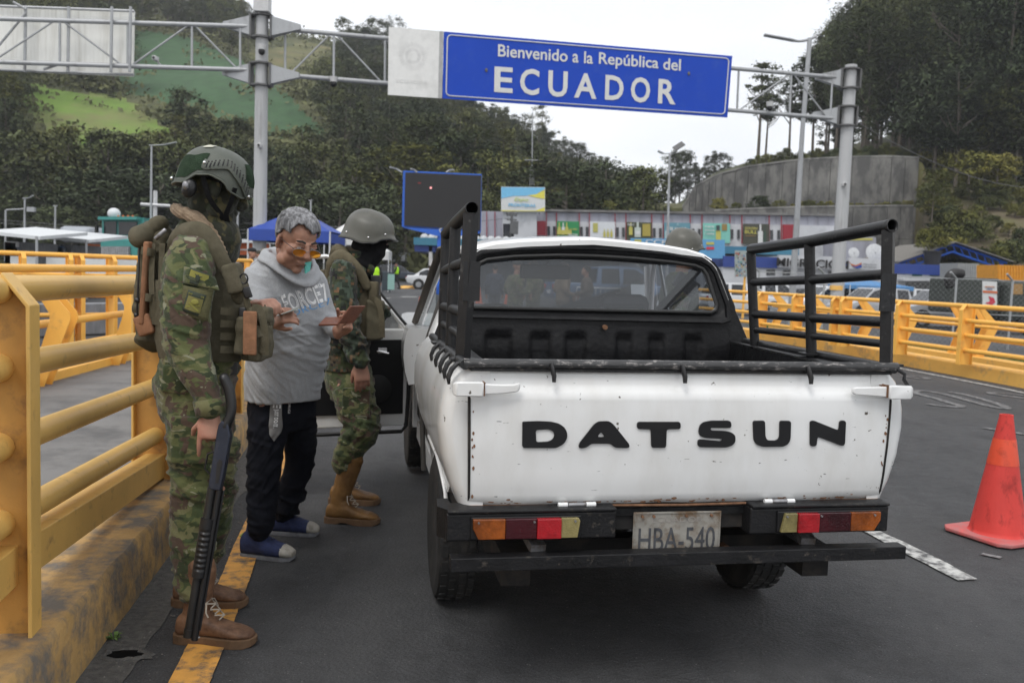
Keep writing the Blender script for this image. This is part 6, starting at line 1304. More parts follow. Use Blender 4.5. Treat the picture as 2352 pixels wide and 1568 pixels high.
limb(J, [q2(796,640,5.15), sh2, q2(790,690,5.04), el2, q2(818,800,5.0), q2(827,828,5.0)],[.08,.080,.078,.068,.058,.050]); limb(J, [q2(812,640,5.35), sh3, sh3.lerp(el3,.5), el3, wr3],[.08,.076,.066,.06,.05])
jk2 = vox(J, .008, 'jacket', WOOD, s2_, smooth=4, disp=lambda P, N: .017 * crease(P, (.4,-.1,1),40,8,2.) + .010 * crease(P, (.9,.1,-.6),48,8,3.) - .007)
T_ = MB(); torso(T_, [(q2(802,835,5.3), F2, D2,.12,.13,.165),(q2(806,880,5.3), F2, D2,.13,.145,.18),(q2(812,915,5.3), F2, D2,.11,.125,.165)])
limb(T_, [q2(808,890,5.2), q2(822,940,5.16), q2(832,985,5.13), q2(812,1020,5.11), q2(787,1062,5.10)],[(.125,.105),(.122,.10),(.108,.092),(.092,.085),(.072,.070)]); limb(T_, [q2(812,890,5.42), q2(826,940,5.44), q2(834,980,5.46), q2(815,1020,5.48), q2(802,1058,5.49)],[(.11,.10),(.105,.095),(.09,.085),(.08,.078),(.062,.06)])
tr2 = vox(T_, .008, 'trousers', MULTI, s2_, smooth=4, disp=lambda P, N: .020 * crease(P, (.35,.1,1),38,8,2.) + .012 * crease(P, (.8,.2,-.5),46,8,4.) - .008)
mb = MB(); mb.box(q2(818,925,5.06),(.15,.03,.16)); vox(mb, .007, 'cargo_pocket', MULTI, tr2, smooth=5)
boot(s2_, Vector((q2(786,1130,5.10).x, 4.80,.108)),(1,-.07), m=BOOT2, s=1.04, high=.25, lean=.055); boot(s2_, Vector((q2(796,1110,5.5).x - .01,5.2,.108)),(1,.02), m=BOOT2, s=1.04, high=.25, lean=.055)
V_ = MB(); torso(V_, [(q2(806,770,5.27), F2, D2,.150,.13,.165),(q2(806,700,5.26), F2, D2,.165,.14,.165),(q2(812,645,5.25), F2, D2,.145,.13,.12)], p=3.4); ve2 = vox(V_, .008, 'load_vest', VEST2, s2_, smooth=3)
mb = MB(); limb(mb, [q2(752,650,5.2), q2(762,600,5.14), q2(786,588,5.10), q2(822,620,5.08), q2(842,660,5.1)],[(.018,.034),(.020,.036),(.020,.034),(.016,.028),(.014,.024)]); limb(mb, [q2(768,588,5.3), q2(775,575,5.25), q2(790,580,5.2)],[.03,.035,.03]); vox(mb, .006, 'shoulder_strap', VEST2, s2_, smooth=2, disp=lambda P, N: .005 * folds(P, (1,0,1),70,2.))
mb = MB(); limb(mb, [q2(800,585,5.25), q2(822,598,5.22), q2(842,618,5.20)],[.05,.055,.04]); vox(mb, .007, 'collar', WOOD, s2_, smooth=3, disp=lambda P, N: .008 * folds(P, (1,0,1),60,2.))
mb = MB(); mb.box(q2(862,735,5.13),(.085,.09,.21)); p_ = vox(mb, .007, 'pouch', VESTM, ve2, smooth=6, disp=lambda P, N: .006 * folds(P, (.4,0,1),60,2.)); strap(p_, [q2(852,692,5.09), q2(866,690,5.07), q2(876,725,5.07), q2(878,775,5.08)],.03,.004, VEST2, 'pouch_strap')
rbox('radio', GUNB, ve2, q2(862,655,5.2),(.05,.05,.11), None, .006); rbox('pouch', VEST2, ve2, q2(858,672,5.13),(.05,.06,.12), None, .01)
pk = MB(); torso(pk, [(q2(752,780,5.32), F2, D2,.03,.03,.10),(q2(748,700,5.32), F2, D2,.05,.045,.14),(q2(754,620,5.32), F2, D2,.05,.04,.13)], p=3.); vox(pk, .008, 'rear_panel', VEST2, ve2, smooth=3, disp=lambda P, N: .006 * folds(P, (.2,0,1),60,2.))
# === background: people, cones, gantry, lamps
def figure(label, x, y, h, ang, top, legs, skin=None, hair=(.015,.012,.010), cap=None, walk=0., vest=None, z0=0., group=None, vx=.022, shoes=(.02,.02,.02), armfold=0., helmet_=None):
 t = thing('person', label, 'person', (x, y, z0), group=group); f = Vector((math.cos(ang), math.sin(ang),0)); s = Vector((f.y, -f.x, 0)); k = h / 1.72
 q = lambda a, b, c: Vector((x, y, z0)) + (f * a + s * b + Vector((0,0, c))) * k
 cm_ = lambda c: mat('cloth_%d_%d_%d' % tuple(int(v * 999) for v in c), c, rough=.85, var=.18, scale=10) if isinstance(c, tuple) else c
 w = walk
 feet = [(.28 * w, .09),(-.28 * w, -.09)]; el = [(-.05 - .12 * w, .24,1.12),(-.05 + .16 * w, -.24,1.12)]; wr = [(.05 - .1 * w + .2 * armfold, .24 - .12 * armfold, .88 + .25 * armfold),(.05 + .22 * w + .2 * armfold, -.24 + .12 * armfold, .88 + .25 * armfold)]
 B = MB(); torso(B, [(q(0,0,.92), f, s, .09 * k, .09 * k, .13 * k),(q(0,0,1.2), f, s, .10 * k, .10 * k, .15 * k),(q(0,0,1.42), f, s, .06 * k, .07 * k, .12 * k)])
 limb(B, [q(0,0,1.40), q(.015,0,1.52)],[.05 * k, .05 * k]); headparts(B, q(.03,0,1.60), frame(f, (0,0,1)),.98 * k)
 for (fx, fy), e, wv in zip(feet, el, wr):
  limb(B, [q(0, fy, .9), q(fx * .6 + .03 * abs(w), fy, .48), q(fx, fy, .08)],[.07 * k, .045 * k, .035 * k]); limb(B, [q(0, e[1] * .8,1.40), q(*e), q(*wv)],[.045 * k, .036 * k, .028 * k]); limb(B, [q(*wv), q(wv[0] + .02, wv[1], wv[2] - .08), q(wv[0] + .03, wv[1] * .96, wv[2] - .16)],[(.02 * k, .034 * k),(.018 * k, .042 * k),(.012 * k, .03 * k)])
 b = vox(B, min(vx, .018), 'body', skin or SKIN2, t, smooth=2)
 J = MB(); torso(J, [(q(0,0,.86), f, s, .13 * k, .13 * k, .18 * k),(q(0,0,1.1), f, s, .125 * k, .13 * k, .17 * k),(q(0,0,1.32), f, s, .13 * k, .13 * k, .19 * k),(q(0,0,1.46), f, s, .07 * k, .08 * k, .09 * k)])
 for e, wv in zip(el, wr): limb(J, [q(0, e[1] * .72,1.38), q(e[0], e[1], e[2]), q(*wv)],[.075 * k, .058 * k, .046 * k])
 vox(J, vx, 'jacket', cm_(top), t, smooth=2, disp=lambda P, N: .010 * folds(P, (.2,.1,1),30,1.))
 T_ = MB(); torso(T_, [(q(0,0,.80), f, s, .10 * k, .12 * k, .16 * k),(q(0,0,.98), f, s, .11 * k, .12 * k, .155 * k)])
 for fx, fy in feet: limb(T_, [q(0, fy, .86), q(fx * .6 + .03 * abs(w), fy, .48), q(fx, fy, .10)],[.095 * k, .072 * k, .058 * k])
 vox(T_, vx, 'trousers', cm_(legs), t, smooth=2)
 for fx, fy in feet:
  mb = MB(); mb.ell(q(fx + .05, fy, .045),(.13 * k, .05 * k, .05 * k), R=Matrix.Rotation(ang, 3, 'Z')); mb.build('shoe', cm_(shoes), t, W=True, smooth=60)
 if cap: mb = MB(); mb.ell(q(.025,0,1.665),(.105 * k, .085 * k, .065 * k), R=Matrix.Rotation(ang, 3, 'Z')); mb.ell(q(.13,0,1.645),(.06 * k, .06 * k, .008 * k), R=Matrix.Rotation(ang, 3, 'Z')); mb.build('cap', cm_(cap), t, W=True, smooth=60)
 elif helmet_: pass
 else: mb = MB(); mb.ell(q(.0,0,1.65),(.095 * k, .085 * k, .085 * k), R=Matrix.Rotation(ang, 3, 'Z')); mb.build('hair', cm_(hair), t, W=True, smooth=60)
 if vest:
  V_ = MB(); torso(V_, [(q(0,0,.98), f, s, .142 * k, .145 * k, .185 * k),(q(0,0,1.3), f, s, .145 * k, .15 * k, .20 * k),(q(0,0,1.44), f, s, .09 * k, .1 * k, .13 * k)]); vox(V_, vx, 'reflective_vest', cm_(vest), t, smooth=1)
 return t
NEON = (.42,.80,.02); BLK = (.012,.012,.014)
p = gnd(985,684); figure('woman in black jacket and pale jeans standing beside the white sedan', p.x, p.y, 1.56,0.0, BLK, (.22,.33,.45), hair=(.01,.008,.006), shoes=(.5,.5,.5))
p = at(911,620,60); figure('policeman in neon jacket walking left of the white sedan', p.x, p.y, 1.74, math.pi * .98, BLK, BLK, walk=.9, cap=BLK, vest=NEON)
p = at(926,620,100); figure('distant soldier with a red cap left of the terminal', p.x, p.y, 1.7,-.8, MULTI, MULTI, cap=(.5,.03,.03))
p = at(860,640,33); figure('policeman in black with neon yellow back, half hidden by the second soldier', p.x, p.y, 1.68,1.9, BLK, BLK, vest=NEON, hair=(.01,.01,.01))
p = at(576,600,20); figure('man in black hooded jacket and black cap under the blue tent', p.x, p.y, 1.73,-.2, BLK, BLK, cap=BLK, vx=.018)
p = at(592,600,22); figure('policeman with neon collar between the black cap and tan cap men', p.x, p.y, 1.70,.1, BLK, BLK, cap=(.05,.045,.03), vest=NEON)
p = at(607,600,21); figure('man in tan cap just left of the grey-haired man', p.x, p.y, 1.74,.3,(.10,.09,.06), BLK, cap=(.19,.15,.09))
p = at(1137,640,24); figure('person in navy jacket seen from behind through the pickup rear window', p.x, p.y, 1.58,1.6,(.02,.028,.05),(.02,.025,.04))
p = at(1185,640,16); figure('soldier in camouflage bending his arm, seen through the left of the rear window', p.x, p.y, 1.60,.6, MULTI, MULTI, cap=(.03,.03,.03), armfold=1.)
p = at(1226,640,17); figure('second soldier in camouflage seen through the rear window beside the mirror', p.x, p.y, 1.62,2.6, MULTI, MULTI, armfold=1.)
p = at(1294,640,18); figure('person in tan work clothes seen through the middle of the rear window', p.x, p.y, 1.63,.4,(.20,.15,.10),(.20,.14,.09), armfold=.6)
p = at(1348,640,19); figure('person in brown clothes left of the headrest through the rear window', p.x, p.y, 1.58,2.8,(.11,.085,.065),(.10,.08,.06), armfold=.8)
s3x = at(1572,560,7.0); s3 = figure('helmeted soldier standing on the far side of the pickup cab', s3x.x - .02,7.0,1.70,.05, MULTI, MULTI, helmet_=True, vest=(.05,.055,.04), vx=.016)
H3 = frame((.97,.1,-.22),(.2,0,1)); s3_h, sf3, pt3 = helmet(s3, Vector((s3x.x, 7.0,1.635)), H3, HELM2, 'old', s=.98)
for t in (1.35,.75): mb = MB(); mb.ell(sf3(t, .86,.002),.006,10,6); mb.build('rivet', CHROME, s3_h, W=True, smooth=60)
mb = MB(); mb.tube([Vector((.735,2.62,1.08)), Vector((.90,2.50,1.25))],.01,6); mb.box((.925,2.50,1.335),(.155,.05,.095), Matrix.Rotation(.55,3, 'Y')); mb.build('right_wing_mirror', SEATM, truck, bevel=.01)
def cone(x, y, h, col, band, label, dirty=True, rot=.4, group='traffic cones'):
 t = thing('traffic_cone', label, 'traffic cone', (x, y, 0), rot, group); k = h / .7; cmx = mat('cone_%d' % int(col[0] * 999 + col[1] * 9999), col, rough=.55, var=.10, scale=7, dirt=tuple(c * .35 for c in col) if dirty else None, dirt_amt=.36, dirt_scale=12, stretch=(1,1,.5), bump=.15, bscale=60, spec=.3)
 mb = MB(); a = .215 * k; c_ = .05 * k
 oc = [(a, -a + c_),(a, a - c_),(a - c_, a),(-a + c_, a),(-a, a - c_),(-a, -a + c_),(-a + c_, -a),(a - c_, -a)]
 mb.loft([[Vector((x_, y_, z)) for x_, y_ in oc] for z in (.008,.03 * k)]); b_ = mb.build('base', mat('cone_base_%d' % int(col[0] * 999 + col[1] * 9999), tuple(.80 * c + .06 for c in col), rough=.8, var=.15, scale=8, dirt=tuple(.5 * c + .12 for c in col), dirt_amt=.48, dirt_scale=14), t, bevel=.006 * k)
 mb = MB()
 for sx in (-1,1):
  for sy in (-1,1): mb.box((sx * a * .7, sy * a * .7,.004),(.05 * k, .05 * k, .008))
 mb.build('foot_pads', GUNB, b_)
 mb = MB(); P_ = [(.158,.028),(.150,.034),(.145,.05),(.036,.685),(.036,.70),(.028,.70),(.026,.66)]; mb.lathe([(r * k, z * k) for r, z in P_], n=40); mb.build('cone_body', cmx, t, smooth=45)
 if band:
  (z0, z1, bc) = band; rr = lambda z: (.145 + (.036 - .145) * (z - .05) / .635) * k + .0018
  mb = MB(); mb.loft([[Vector((rr(z) * math.cos(a_), rr(z) * math.sin(a_), z * k)) for a_ in [6.283 * i / 40 for i in range(40)]] for z in (z0,(z0 + z1) / 2, z1)], cap=False); mb.build('reflective_band', mat('band_%d' % int(bc[1] * 999), bc, rough=.4, var=.1, dirt=tuple(c * .6 for c in bc), dirt_amt=.35, dirt_scale=12), t, smooth=60)
 return t
p = gnd(2290,1232); cone(p.x + .0, p.y, .70,(.60,.055,.045),(.42,.565,(.70,.075,.028)), 'large worn red cone standing alone on the road right of the pickup', rot=.42)
p = gnd(965,745); cone(p.x, p.y, .70,(.62,.10,.04),(.42,.53,(.7,.7,.68)), 'orange cone with white band between the open door and the pickup side rack', False)
for px, py, Y in ((1101,690,38),(1166,694,36),(1356,690,26)):
 p = at(px, 660, Y); cone(p.x, p.y, .72,(.62,.12,.05),(.42,.53,(.7,.7,.68)) if px == 1356 else None, {1101: 'orange cone at the far left corner of the rear window view', 1166: 'orange cone seen beside the soldiers through the rear window', 1356: 'banded orange cone left of the headrest through the rear window'}[px], False)
bt = thing('crowd_barrier', 'white metal crowd barrier seen through the pickup rear window', 'barrier', tuple(at(1335,660,22) * Vector((1,1,0)))); WM = mat('white_metal', (.55,.56,.56), rough=.5)
x0 = at(1325,660,22).x; x1 = at(1500,660,22).x
for z in (1.08,.2): mb = MB(); mb.tube([(x0,22, z),(x1,22, z)],.02,8); mb.build('rail', WM, bt, W=True)
for i in range(17): mb = MB(); xx = x0 + (x1 - x0) * i / 16; mb.tube([(xx, 22,.0 if i % 8 == 0 else .2),(xx, 22,1.08)],.011,6); mb.build('bar', WM, bt, W=True)
# --- gantry
GALV = mat('galvanised_steel', (.36,.37,.38), rough=.5, metal=.35, var=.08, scale=3, dirt=(.22,.22,.22), dirt_amt=.36, dirt_scale=3, stretch=(1,1,.4))
POLE = mat('pale_grey_pole', (.40,.405,.41), rough=.5, var=.05, scale=1.5, dirt=(.27,.27,.27), dirt_amt=.35, dirt_scale=3, stretch=(2,2,.15))
DARKST = mat('dark_bracket', (.10,.10,.10), rough=.6, var=.2)
ga = thing('sign_gantry', 'tall steel lattice gantry on two round poles spanning the road', 'gantry', (0,33,0))
Pl = Vector((-8.62,30.5,0)); Pr = Vector((13.2,35.0,0))
for P_, pt_, r, nm in ((Pl, (603,-14),.235, 'l'),(Pr, (1955,150),.26, 'r')):
 Y = P_.y; top = at(*pt_, Y); mb = MB(); bx_ = {'l': at(594,690, Y).x, 'r': at(1925,660, Y).x}[nm]; mb.tube([(bx_, Y, -.45),(at({'l': 597, 'r': 1932}[nm],510, Y).x, Y, at(600,510, Y).z), top],[r, r * .96, r * .86],24); po = mb.build('pole', POLE, ga, W=True, smooth=60)
 if nm == 'r': mb = MB(); b0 = at(1922,661, Y); mb.cyl(b0 - Vector((0,0,.09)), b0 + Vector((0,0,.09)), r + .012, n=24); mb.build('yellow_band', KERBM2, po, W=True, smooth=60)
 for (cx, cy) in {'l': ((602,62),(600,172)), 'r': ((1951,182),(1943,268))}[nm]:
  c_ = at(cx, cy, Y); mb = MB();
  for dz in (-.36,.36): mb.cyl(c_ + Vector((0,0, dz - .03)), c_ + Vector((0,0, dz + .03)), r + .13, n=8)
  for sx in (-1,1): mb.box(c_ + Vector((sx * (r + .10),0,0)),(.06,.45,.74))
  mb.build('collar', DARKST, po, W=True)
  for sx in ((-1,1) if nm == 'l' else (-1,)):
   mb = MB(); a_ = c_ + Vector((sx * (r + .1),-.02,0)); e_ = a_ + Vector((sx * .95,0,.02)); mb.loft([[a_ + Vector((0, dy, dz)) for dy, dz in ((-.16,-.32),(.16,-.32),(.16,.32),(-.16,.32))],[e_ + Vector((0, dy, dz)) for dy, dz in ((-.08,-.08),(.08,-.08),(.08,.08),(-.08,.08))]]); mb.build('bracket', GALV, po, W=True)
def truss(pts_top, pts_bot, segs, name='truss'):
 mb = MB(); mb.tube(pts_top, .075,10); mb.build('chord', GALV, ga, W=True, smooth=60); mb = MB(); mb.tube(pts_bot, .075,10); mb.build('chord', GALV, ga, W=True, smooth=60)
 T0, T1, B0, B1 = Vector(pts_top[0]), Vector(pts_top[-1]), Vector(pts_bot[0]), Vector(pts_bot[-1])
 for kind, u, w in segs:
  if kind == 'v': a, b = T0.lerp(T1, u), B0.lerp(B1, u)
  elif kind == 'u': a, b = B0.lerp(B1, u), T0.lerp(T1, w)
  else: a, b = T0.lerp(T1, u), B0.lerp(B1, w)
  mb = MB(); mb.tube([a, b],.042 if kind == 'v' else .032,8); mb.build('web_member', GALV, ga, W=True, smooth=60)
tl = [at(-60,42,29.0), at(570,61,30.4)]; bl_ = [at(-60,141,29.0), at(570,161,30.4)]
U = lambda x: (x + 60) / 630
truss(tl, bl_, [('v', U(131),0),('v', U(286),0),('v', U(436),0),('v', U(551),0),('u', U(-20), U(120)),('d', U(137), U(275)),('u', U(293), U(430)),('d', U(441), U(545))])
tr2_ = [at(640,67,30.7), at(1920,178,34.9)]; br2_ = [at(640,172,30.7), at(1915,272,34.9)]
def Ur(x): # parameter of the pixel column along the chord
 lo, hi = 0., 1.
 for _ in range(30):
  m1 = (lo + hi) / 2; P_ = tr2_[0].lerp(tr2_[1], m1); v = CM.transposed() @ (P_ - Vector((0,0, EYE))); px = 1176 + FPX * v.x / -v.z
  if px < x: lo = m1
  else: hi = m1
 return lo
segr = [('v', Ur(655),0),('v', Ur(767),0)]; segr += [('u', Ur(663), Ur(760)),('d', Ur(772), Ur(878)),('v', Ur(885),0)]
for xa in (990,1100,1210,1320,1430,1540,1640): segr.append(('v', Ur(xa),0))
for i, xa in enumerate((885,990,1100,1210,1320,1430,1540)): segr.append(('u' if i % 2 else 'd', Ur(xa), Ur(xa + 105)))
segr += [('v', Ur(1697),0),('u', Ur(1700), Ur(1815)),('v', Ur(1818),0),('d', Ur(1822), Ur(1905)),('v', Ur(1912),0)]
truss(tr2_, br2_, segr)
SGN = thing('road_sign', 'wide blue welcome sign with white left panel reading ECUADOR, hung on the gantry', 'sign', tuple(at(1280,160,32.8)))
BLUE = mat('sign_blue', (.008,.055,.42), rough=.45, spec=.2, var=.04, scale=.6, dirt=(.02,.07,.42), dirt_amt=.35, dirt_scale=2); SGW = mat('sign_white_sheet', (.70,.70,.68), rough=.45, var=.04, dirt=(.60,.60,.58), dirt_amt=.4, dirt_scale=1.2); LTR = mat('sign_letter_white', (.60,.60,.58), rough=.4, var=.05)
s_c = [at(893,62,30.95), at(1682,129,33.6), at(1671,270,33.6), at(891,218,30.95)]; w_ = (s_c[1] - s_c[0]); sU = w_.normalized(); sV = (s_c[0] - s_c[3]).normalized(); sN = sU.cross(sV).normalized()
if sN.y > 0: sN = -sN
LL = (s_c[1] - s_c[0]).length;
def sq(u, v, off=0.): return s_c[3].lerp(s_c[2], u).lerp(s_c[0].lerp(s_c[1], u), v) + sN * off
def spanel(u0, u1, v0, v1, t0, t1, name, m, par):
 mb = MB(); mb.add([sq(u, v, t) for t in (t0, t1) for u, v in ((u0, v0),(u1, v0),(u1, v1),(u0, v1))],[(0,1,2,3),(7,6,5,4),(0,4,5,1),(1,5,6,2),(2,6,7,3),(3,7,4,0)]); return mb.build(name, m, par, W=True)
uS = .1495
wp = spanel(0, uS - .001,0,1,-.05,0, 'white_panel', SGW, SGN); bp_ = spanel(uS, 1,0,1,-.05,0, 'blue_panel', BLUE, SGN)
spanel(uS - .012, uS - .001,.0,1,.0,.004, 'panel_edge', mat('panel_edge_grey', (.36,.36,.36)), wp)
bd = .045; u0, u1 = uS + .010,.990
ring = []; cr = .012
for cu, cv, a0 in ((u1 - cr, 1 - bd - cr * 5,0),(u0 + cr, 1 - bd - cr * 5,90),(u0 + cr, bd + cr * 5,180),(u1 - cr, bd + cr * 5,270)):
 for k in range(6): a = math.radians(a0 + 18 * k); ring.append(sq(cu + cr * math.cos(a), cv + cr * 5 * math.sin(a),.006))
mb = MB(); mb.tube(ring, .022,6, closed=True); mb.build('border_line', LTR, bp_, W=True, smooth=60)
def stext(s, u0, v0, u1, hfrac, par=bp_, m=LTR, bold=.0, off=.008):
 return text_obj(s, 'sign_lettering', m, par, sq(u0, v0, off), sU, sV, w=LL * (u1 - u0), h=hfrac * (s_c[0] - s_c[3]).length, depth=.01, bold=bold, W=True)
def uo(px):
 lo, hi = 0., 1.
 for _ in range(30):
  m_2 = (lo + hi) / 2; v = CM.transposed() @ (sq(m_2,.4) - Vector((0,0, EYE))); lo, hi = (m_2, hi) if 1176 + FPX * v.x / -v.z < px else (lo, m_2)
 return lo
for w_d, xa, xb, v0, h0 in (('Bienvenido', 1142,1301,.69,.185),('a', 1312.5,1326,.69,.135),('la', 1339,1359,.69,.185),('República', 1373,1509,.645,.235),('del', 1520,1560,.69,.185)): stext(w_d, uo(xa), v0, uo(xb), h0, bold=.014)
for ch, a, b in zip('ECUADOR', (1136,1195,1260,1320,1391,1450,1513),(1178,1239,1304,1371,1433,1494,1553)):
 stext(ch, uo(a),.15 if ch not in 'CUO' else .14, uo(b),.385 if ch not in 'CUO' else .40, bold=.022)
text_obj('ECUADOR', 'faded_lettering', mat('faded_print', (.62,.62,.61)), wp, sq(.022,.19,.005), sU, sV, w=LL * .085, h=.12, depth=.003, W=True)
mb = MB()
for k in range(36):
 a = 6.283 * k / 36; c_ = (.066,.60)
 for r0, r1 in ((.35,.55),(.65,.95)): mb.beam(sq(c_[0] + .040 * r0 * math.cos(a), c_[1] + .22 * r0 * math.sin(a),.004), sq(c_[0] + .040 * r1 * math.cos(a + .1), c_[1] + .22 * r1 * math.sin(a + .1),.004),.02,.004, up=sN)
mb.build('faded_emblem', MATS['faded_print'], wp, W=True)
for u, v in ((.270,.47),(.868,.66)): mb = MB(); mb.ell(sq(u, v, .02),(.05,.03,.07)); mb.build('bird_dropping', DARKST, bp_, W=True)
bs = thing('road_sign', 'back of a white sign board fixed behind the gantry at the far left', 'sign', tuple(at(120,100,29.4)))
mb = MB(); c4 = [at(-70,8,29.7), at(309,26,30.1), at(306,176,30.1), at(-70,160,29.7)]; mb.add(c4 + [p + Vector((0,.05,0)) for p in c4],[(3,2,1,0),(4,5,6,7),(0,1,5,4),(1,2,6,5),(2,3,7,6),(3,0,4,7)]); mb.build('board', mat('sign_back_white', (.78,.78,.74), rough=.5, var=.04, dirt=(.62,.61,.56), dirt_amt=.42, dirt_scale=2, stretch=(3,3,.2)), bs, W=True)
for i in range(4):
 xx = (59,158,257,300)[i]; mb = MB(); mb.tube([at(xx, 16,29.55), at(xx - 2,166,29.55)],.05,8); mb.build('stiffener', GALV, bs, W=True)
for py in (12,158): mb = MB(); mb.tube([at(-70, py, 29.6), at(308, py + 14,29.95)],.045,8); mb.build('stiffener', GALV, bs, W=True)
for xa, ya, xb, yb in ((60,30,-40,150),(60,22,30,5),(130,150,100,160)): mb = MB(); mb.tube([at(xa, ya, 29.5), at(xb, yb, 29.4)],.04,8); mb.build('brace', GALV, bs, W=True)
CAMW = mat('camera_white', (.5,.5,.5), rough=.4)
def ptz(px, py, Y, label, kind='dome'):
 c_ = at(px, py, Y); t = thing('security_camera', label, 'camera', tuple(c_), group='cameras on the gantry')
 if kind == 'dome': mb = MB(); mb.cyl(c_ + Vector((0,0,.05)), c_ + Vector((0,0,.22)),.12,.14,14); mb.build('housing', CAMW, t, W=True, smooth=50); mb = MB(); mb.ell(c_, (.115,.115,.13)); mb.build('dome', GUNB, t, W=True, smooth=60)
 else: mb = MB(); mb.box(c_, (.13,.30,.14)); mb.build('housing', CAMW, t, W=True, bevel=.02); mb = MB(); mb.tube([c_ + Vector((0,.1,-.05)), c_ + Vector((.1,.35,-.2))],.03,6); mb.build('arm', CAMW, t, W=True); mb = MB(); mb.cyl(c_ - Vector((0,.17,0)), c_ - Vector((0,.15,0)),.045, n=10); mb.build('lens', GUNB, t, W=True)
ptz(601,118,30.15, 'dome camera on the left pole between the truss collars'); ptz(766,192,31.0, 'dome camera hanging under the truss left of the blue sign'); ptz(357,135,30.0, 'box camera standing on the left truss', 'box'); ptz(597,335,30.2, 'small box camera halfway up the left pole', 'box'); ptz(1768,248,34.2, 'dark camera on the truss right of the blue sign'); ptz(1938,424,34.7, 'box camera on the right pole in front of the retaining wall', 'box')
mb = MB(); c_ = at(603,10,30.3); mb.box(c_, (.5,.4,.55)); tag(mb.build('pole_cabinet', CAMW, bevel=.02), 'white equipment box on top of the left gantry pole', 'box')
def lamp(pole, arms, r, label, heads=()):
 b = pole[0]; t = thing('street_lamp', label, 'street lamp', tuple(Vector(b) * Vector((1,1,0))), group='street lamps'); mb = MB(); mb.tube(pole, [r] + [r * .6] * (len(pole) - 1),12); mb.build('pole', GALV, t, W=True, smooth=60)
 for a, hw in arms: mb = MB(); S = spline(a, 4); n_ = len(S); mb.tube([tuple(p) for p in S],[(hw, hw * .5) if i > n_ * .55 else (r * .35, r * .35) for i in range(n_)],8); mb.build('lamp_arm', GALV, t, W=True, smooth=60)
 return t
L5 = 38.; b = at(1822,640, L5); lamp([Vector((b.x, L5,-.45)), at(1843,300, L5), at(1860,88, L5)],[([at(1875,84, L5), at(1858,91, L5), at(1835,95, L5), at(1805,90, L5), at(1755,81, L5)],.13)],.16, 'tall street lamp with curved head just left of the right gantry pole')
L4 = 60.; b = at(1533,640, L4); lamp([Vector((b.x, L4,0)), at(1538,352, L4)],[([at(1538,353, L4), at(1525,353, L4), at(1511,347, L4)],.16),([at(1538,353, L4), at(1548,348, L4), at(1556,340, L4)],.05)],.11, 'street lamp with a tilted solar panel rising behind the pickup roof')
mb = MB(); mb.box(at(1559,336, L4),(.75,.5,.06), Matrix.Rotation(-.6,3, 'Y') @ Matrix.Rotation(.7,3, 'X')); mb.build('solar_panel', DARKST, [o for o in C.objects if o.get('label', '').startswith('street lamp with a tilted')][0], W=True)
for (bx_, ty_, ax, ay, Y, lb) in ((348,336,405,327,44, 'street lamp with an S-shaped head left of the helmeted soldier'),(57,458,76,449,48, 'short street lamp above the kiosks at the far left'),(127,474,131,472,52, 'thin lamp post between the kiosks and the grey tank'),(546,492,549,488,40, 'thin post left of the blue tent'),(714,462,716,458,48, 'thin mast rising behind the grey-haired man')):
 b = at(bx_ - 2,600, Y); lamp([Vector((b.x, Y, 0)), at(bx_, ty_, Y)],[([at(bx_ - 5, ty_ - 2, Y), at((bx_ + ax) / 2,(ty_ + ay) / 2 + 1, Y), at(ax, ay, Y)],.07)],.075, lb)
mb = MB(); mb.tube([at(15,482,48), at(57,480,48)],.04,6); mb.tube([at(13,482,48), at(12,600,48)],.05,6); mb.box(at(72,481,48),(.4,.2,.25)); tag(mb.build('camera_mast', GALV), 'low grey mast with a crossbar beside the far left street lamp', 'mast')
cr_ = thing('cross', 'white cross standing behind the street lamp on the left', 'cross', tuple(at(357,600,58) * Vector((1,1,0))))
mb = MB(); mb.tube([at(354,640,58), at(357,438,58)],.13,4); mb.build('upright', WM, cr_, W=True); mb = MB(); mb.tube([at(323,469,57.9), at(391,473,57.9)],.10,4); mb.build('crossbar', WM, cr_, W=True)
for (a, b, sag, lb) in (((1975,285,34.9),(2420,430,60),.8, 'cable running down from the right gantry pole to the right edge'),((-50,500,60),(800,520,62),.5, 'upper thin cable behind the kiosks and the left lamp posts'),((-50,507,60),(800,528,62),.5, 'lower thin cable behind the kiosks and the left lamp posts'),((560,512,70),(1180,500,76),.5, 'thin cable between the tents and the hall')):
 A_, B_ = at(*a), at(*b); mb = MB(); mb.tube([A_.lerp(B_, i / 12) - Vector((0,0, sag * 4 * (i / 12) * (1 - i / 12))) for i in range(13)],.018,4); tag(mb.build('overhead_cable', DARKST), lb, 'cable')
sc = thing('led_screen', 'large black outdoor screen in a blue frame on a mast left of the side rack', 'screen', tuple(at(1010,600,50) * Vector((1,1,0))))
FB = mat('screen_blue', (.02,.12,.55), rough=.4, var=.04); SB = mat('screen_black', (.011,.010,.010), rough=.5, var=.1)
q4 = lambda pts, d, name, m, par, Y=50.: (lambda mb: mb.add([at(x, y, Y) for x, y in pts] + [at(x, y, Y) + Vector((0, d, 0)) for x, y in pts],[tuple(range(len(pts))), tuple(range(2 * len(pts) - 1, len(pts) - 1,-1))] + [(i, (i + 1) % len(pts), len(pts) + (i + 1) % len(pts), len(pts) + i) for i in range(len(pts))]) and mb.build(name, m, par, W=True))(MB())
q4([(926,392),(1106,400),(1104,531),(923,521)],.6, 'frame', FB, sc); q4([(931,396),(1105.5,403),(1103,529),(928,518)],.06, 'display', SB, sc, 49.9)
q4([(924,522),(1104,532),(1101,536),(1060,541),(1010,543),(1004,542)],.5, 'lower_panel', FB, sc, 49.95)
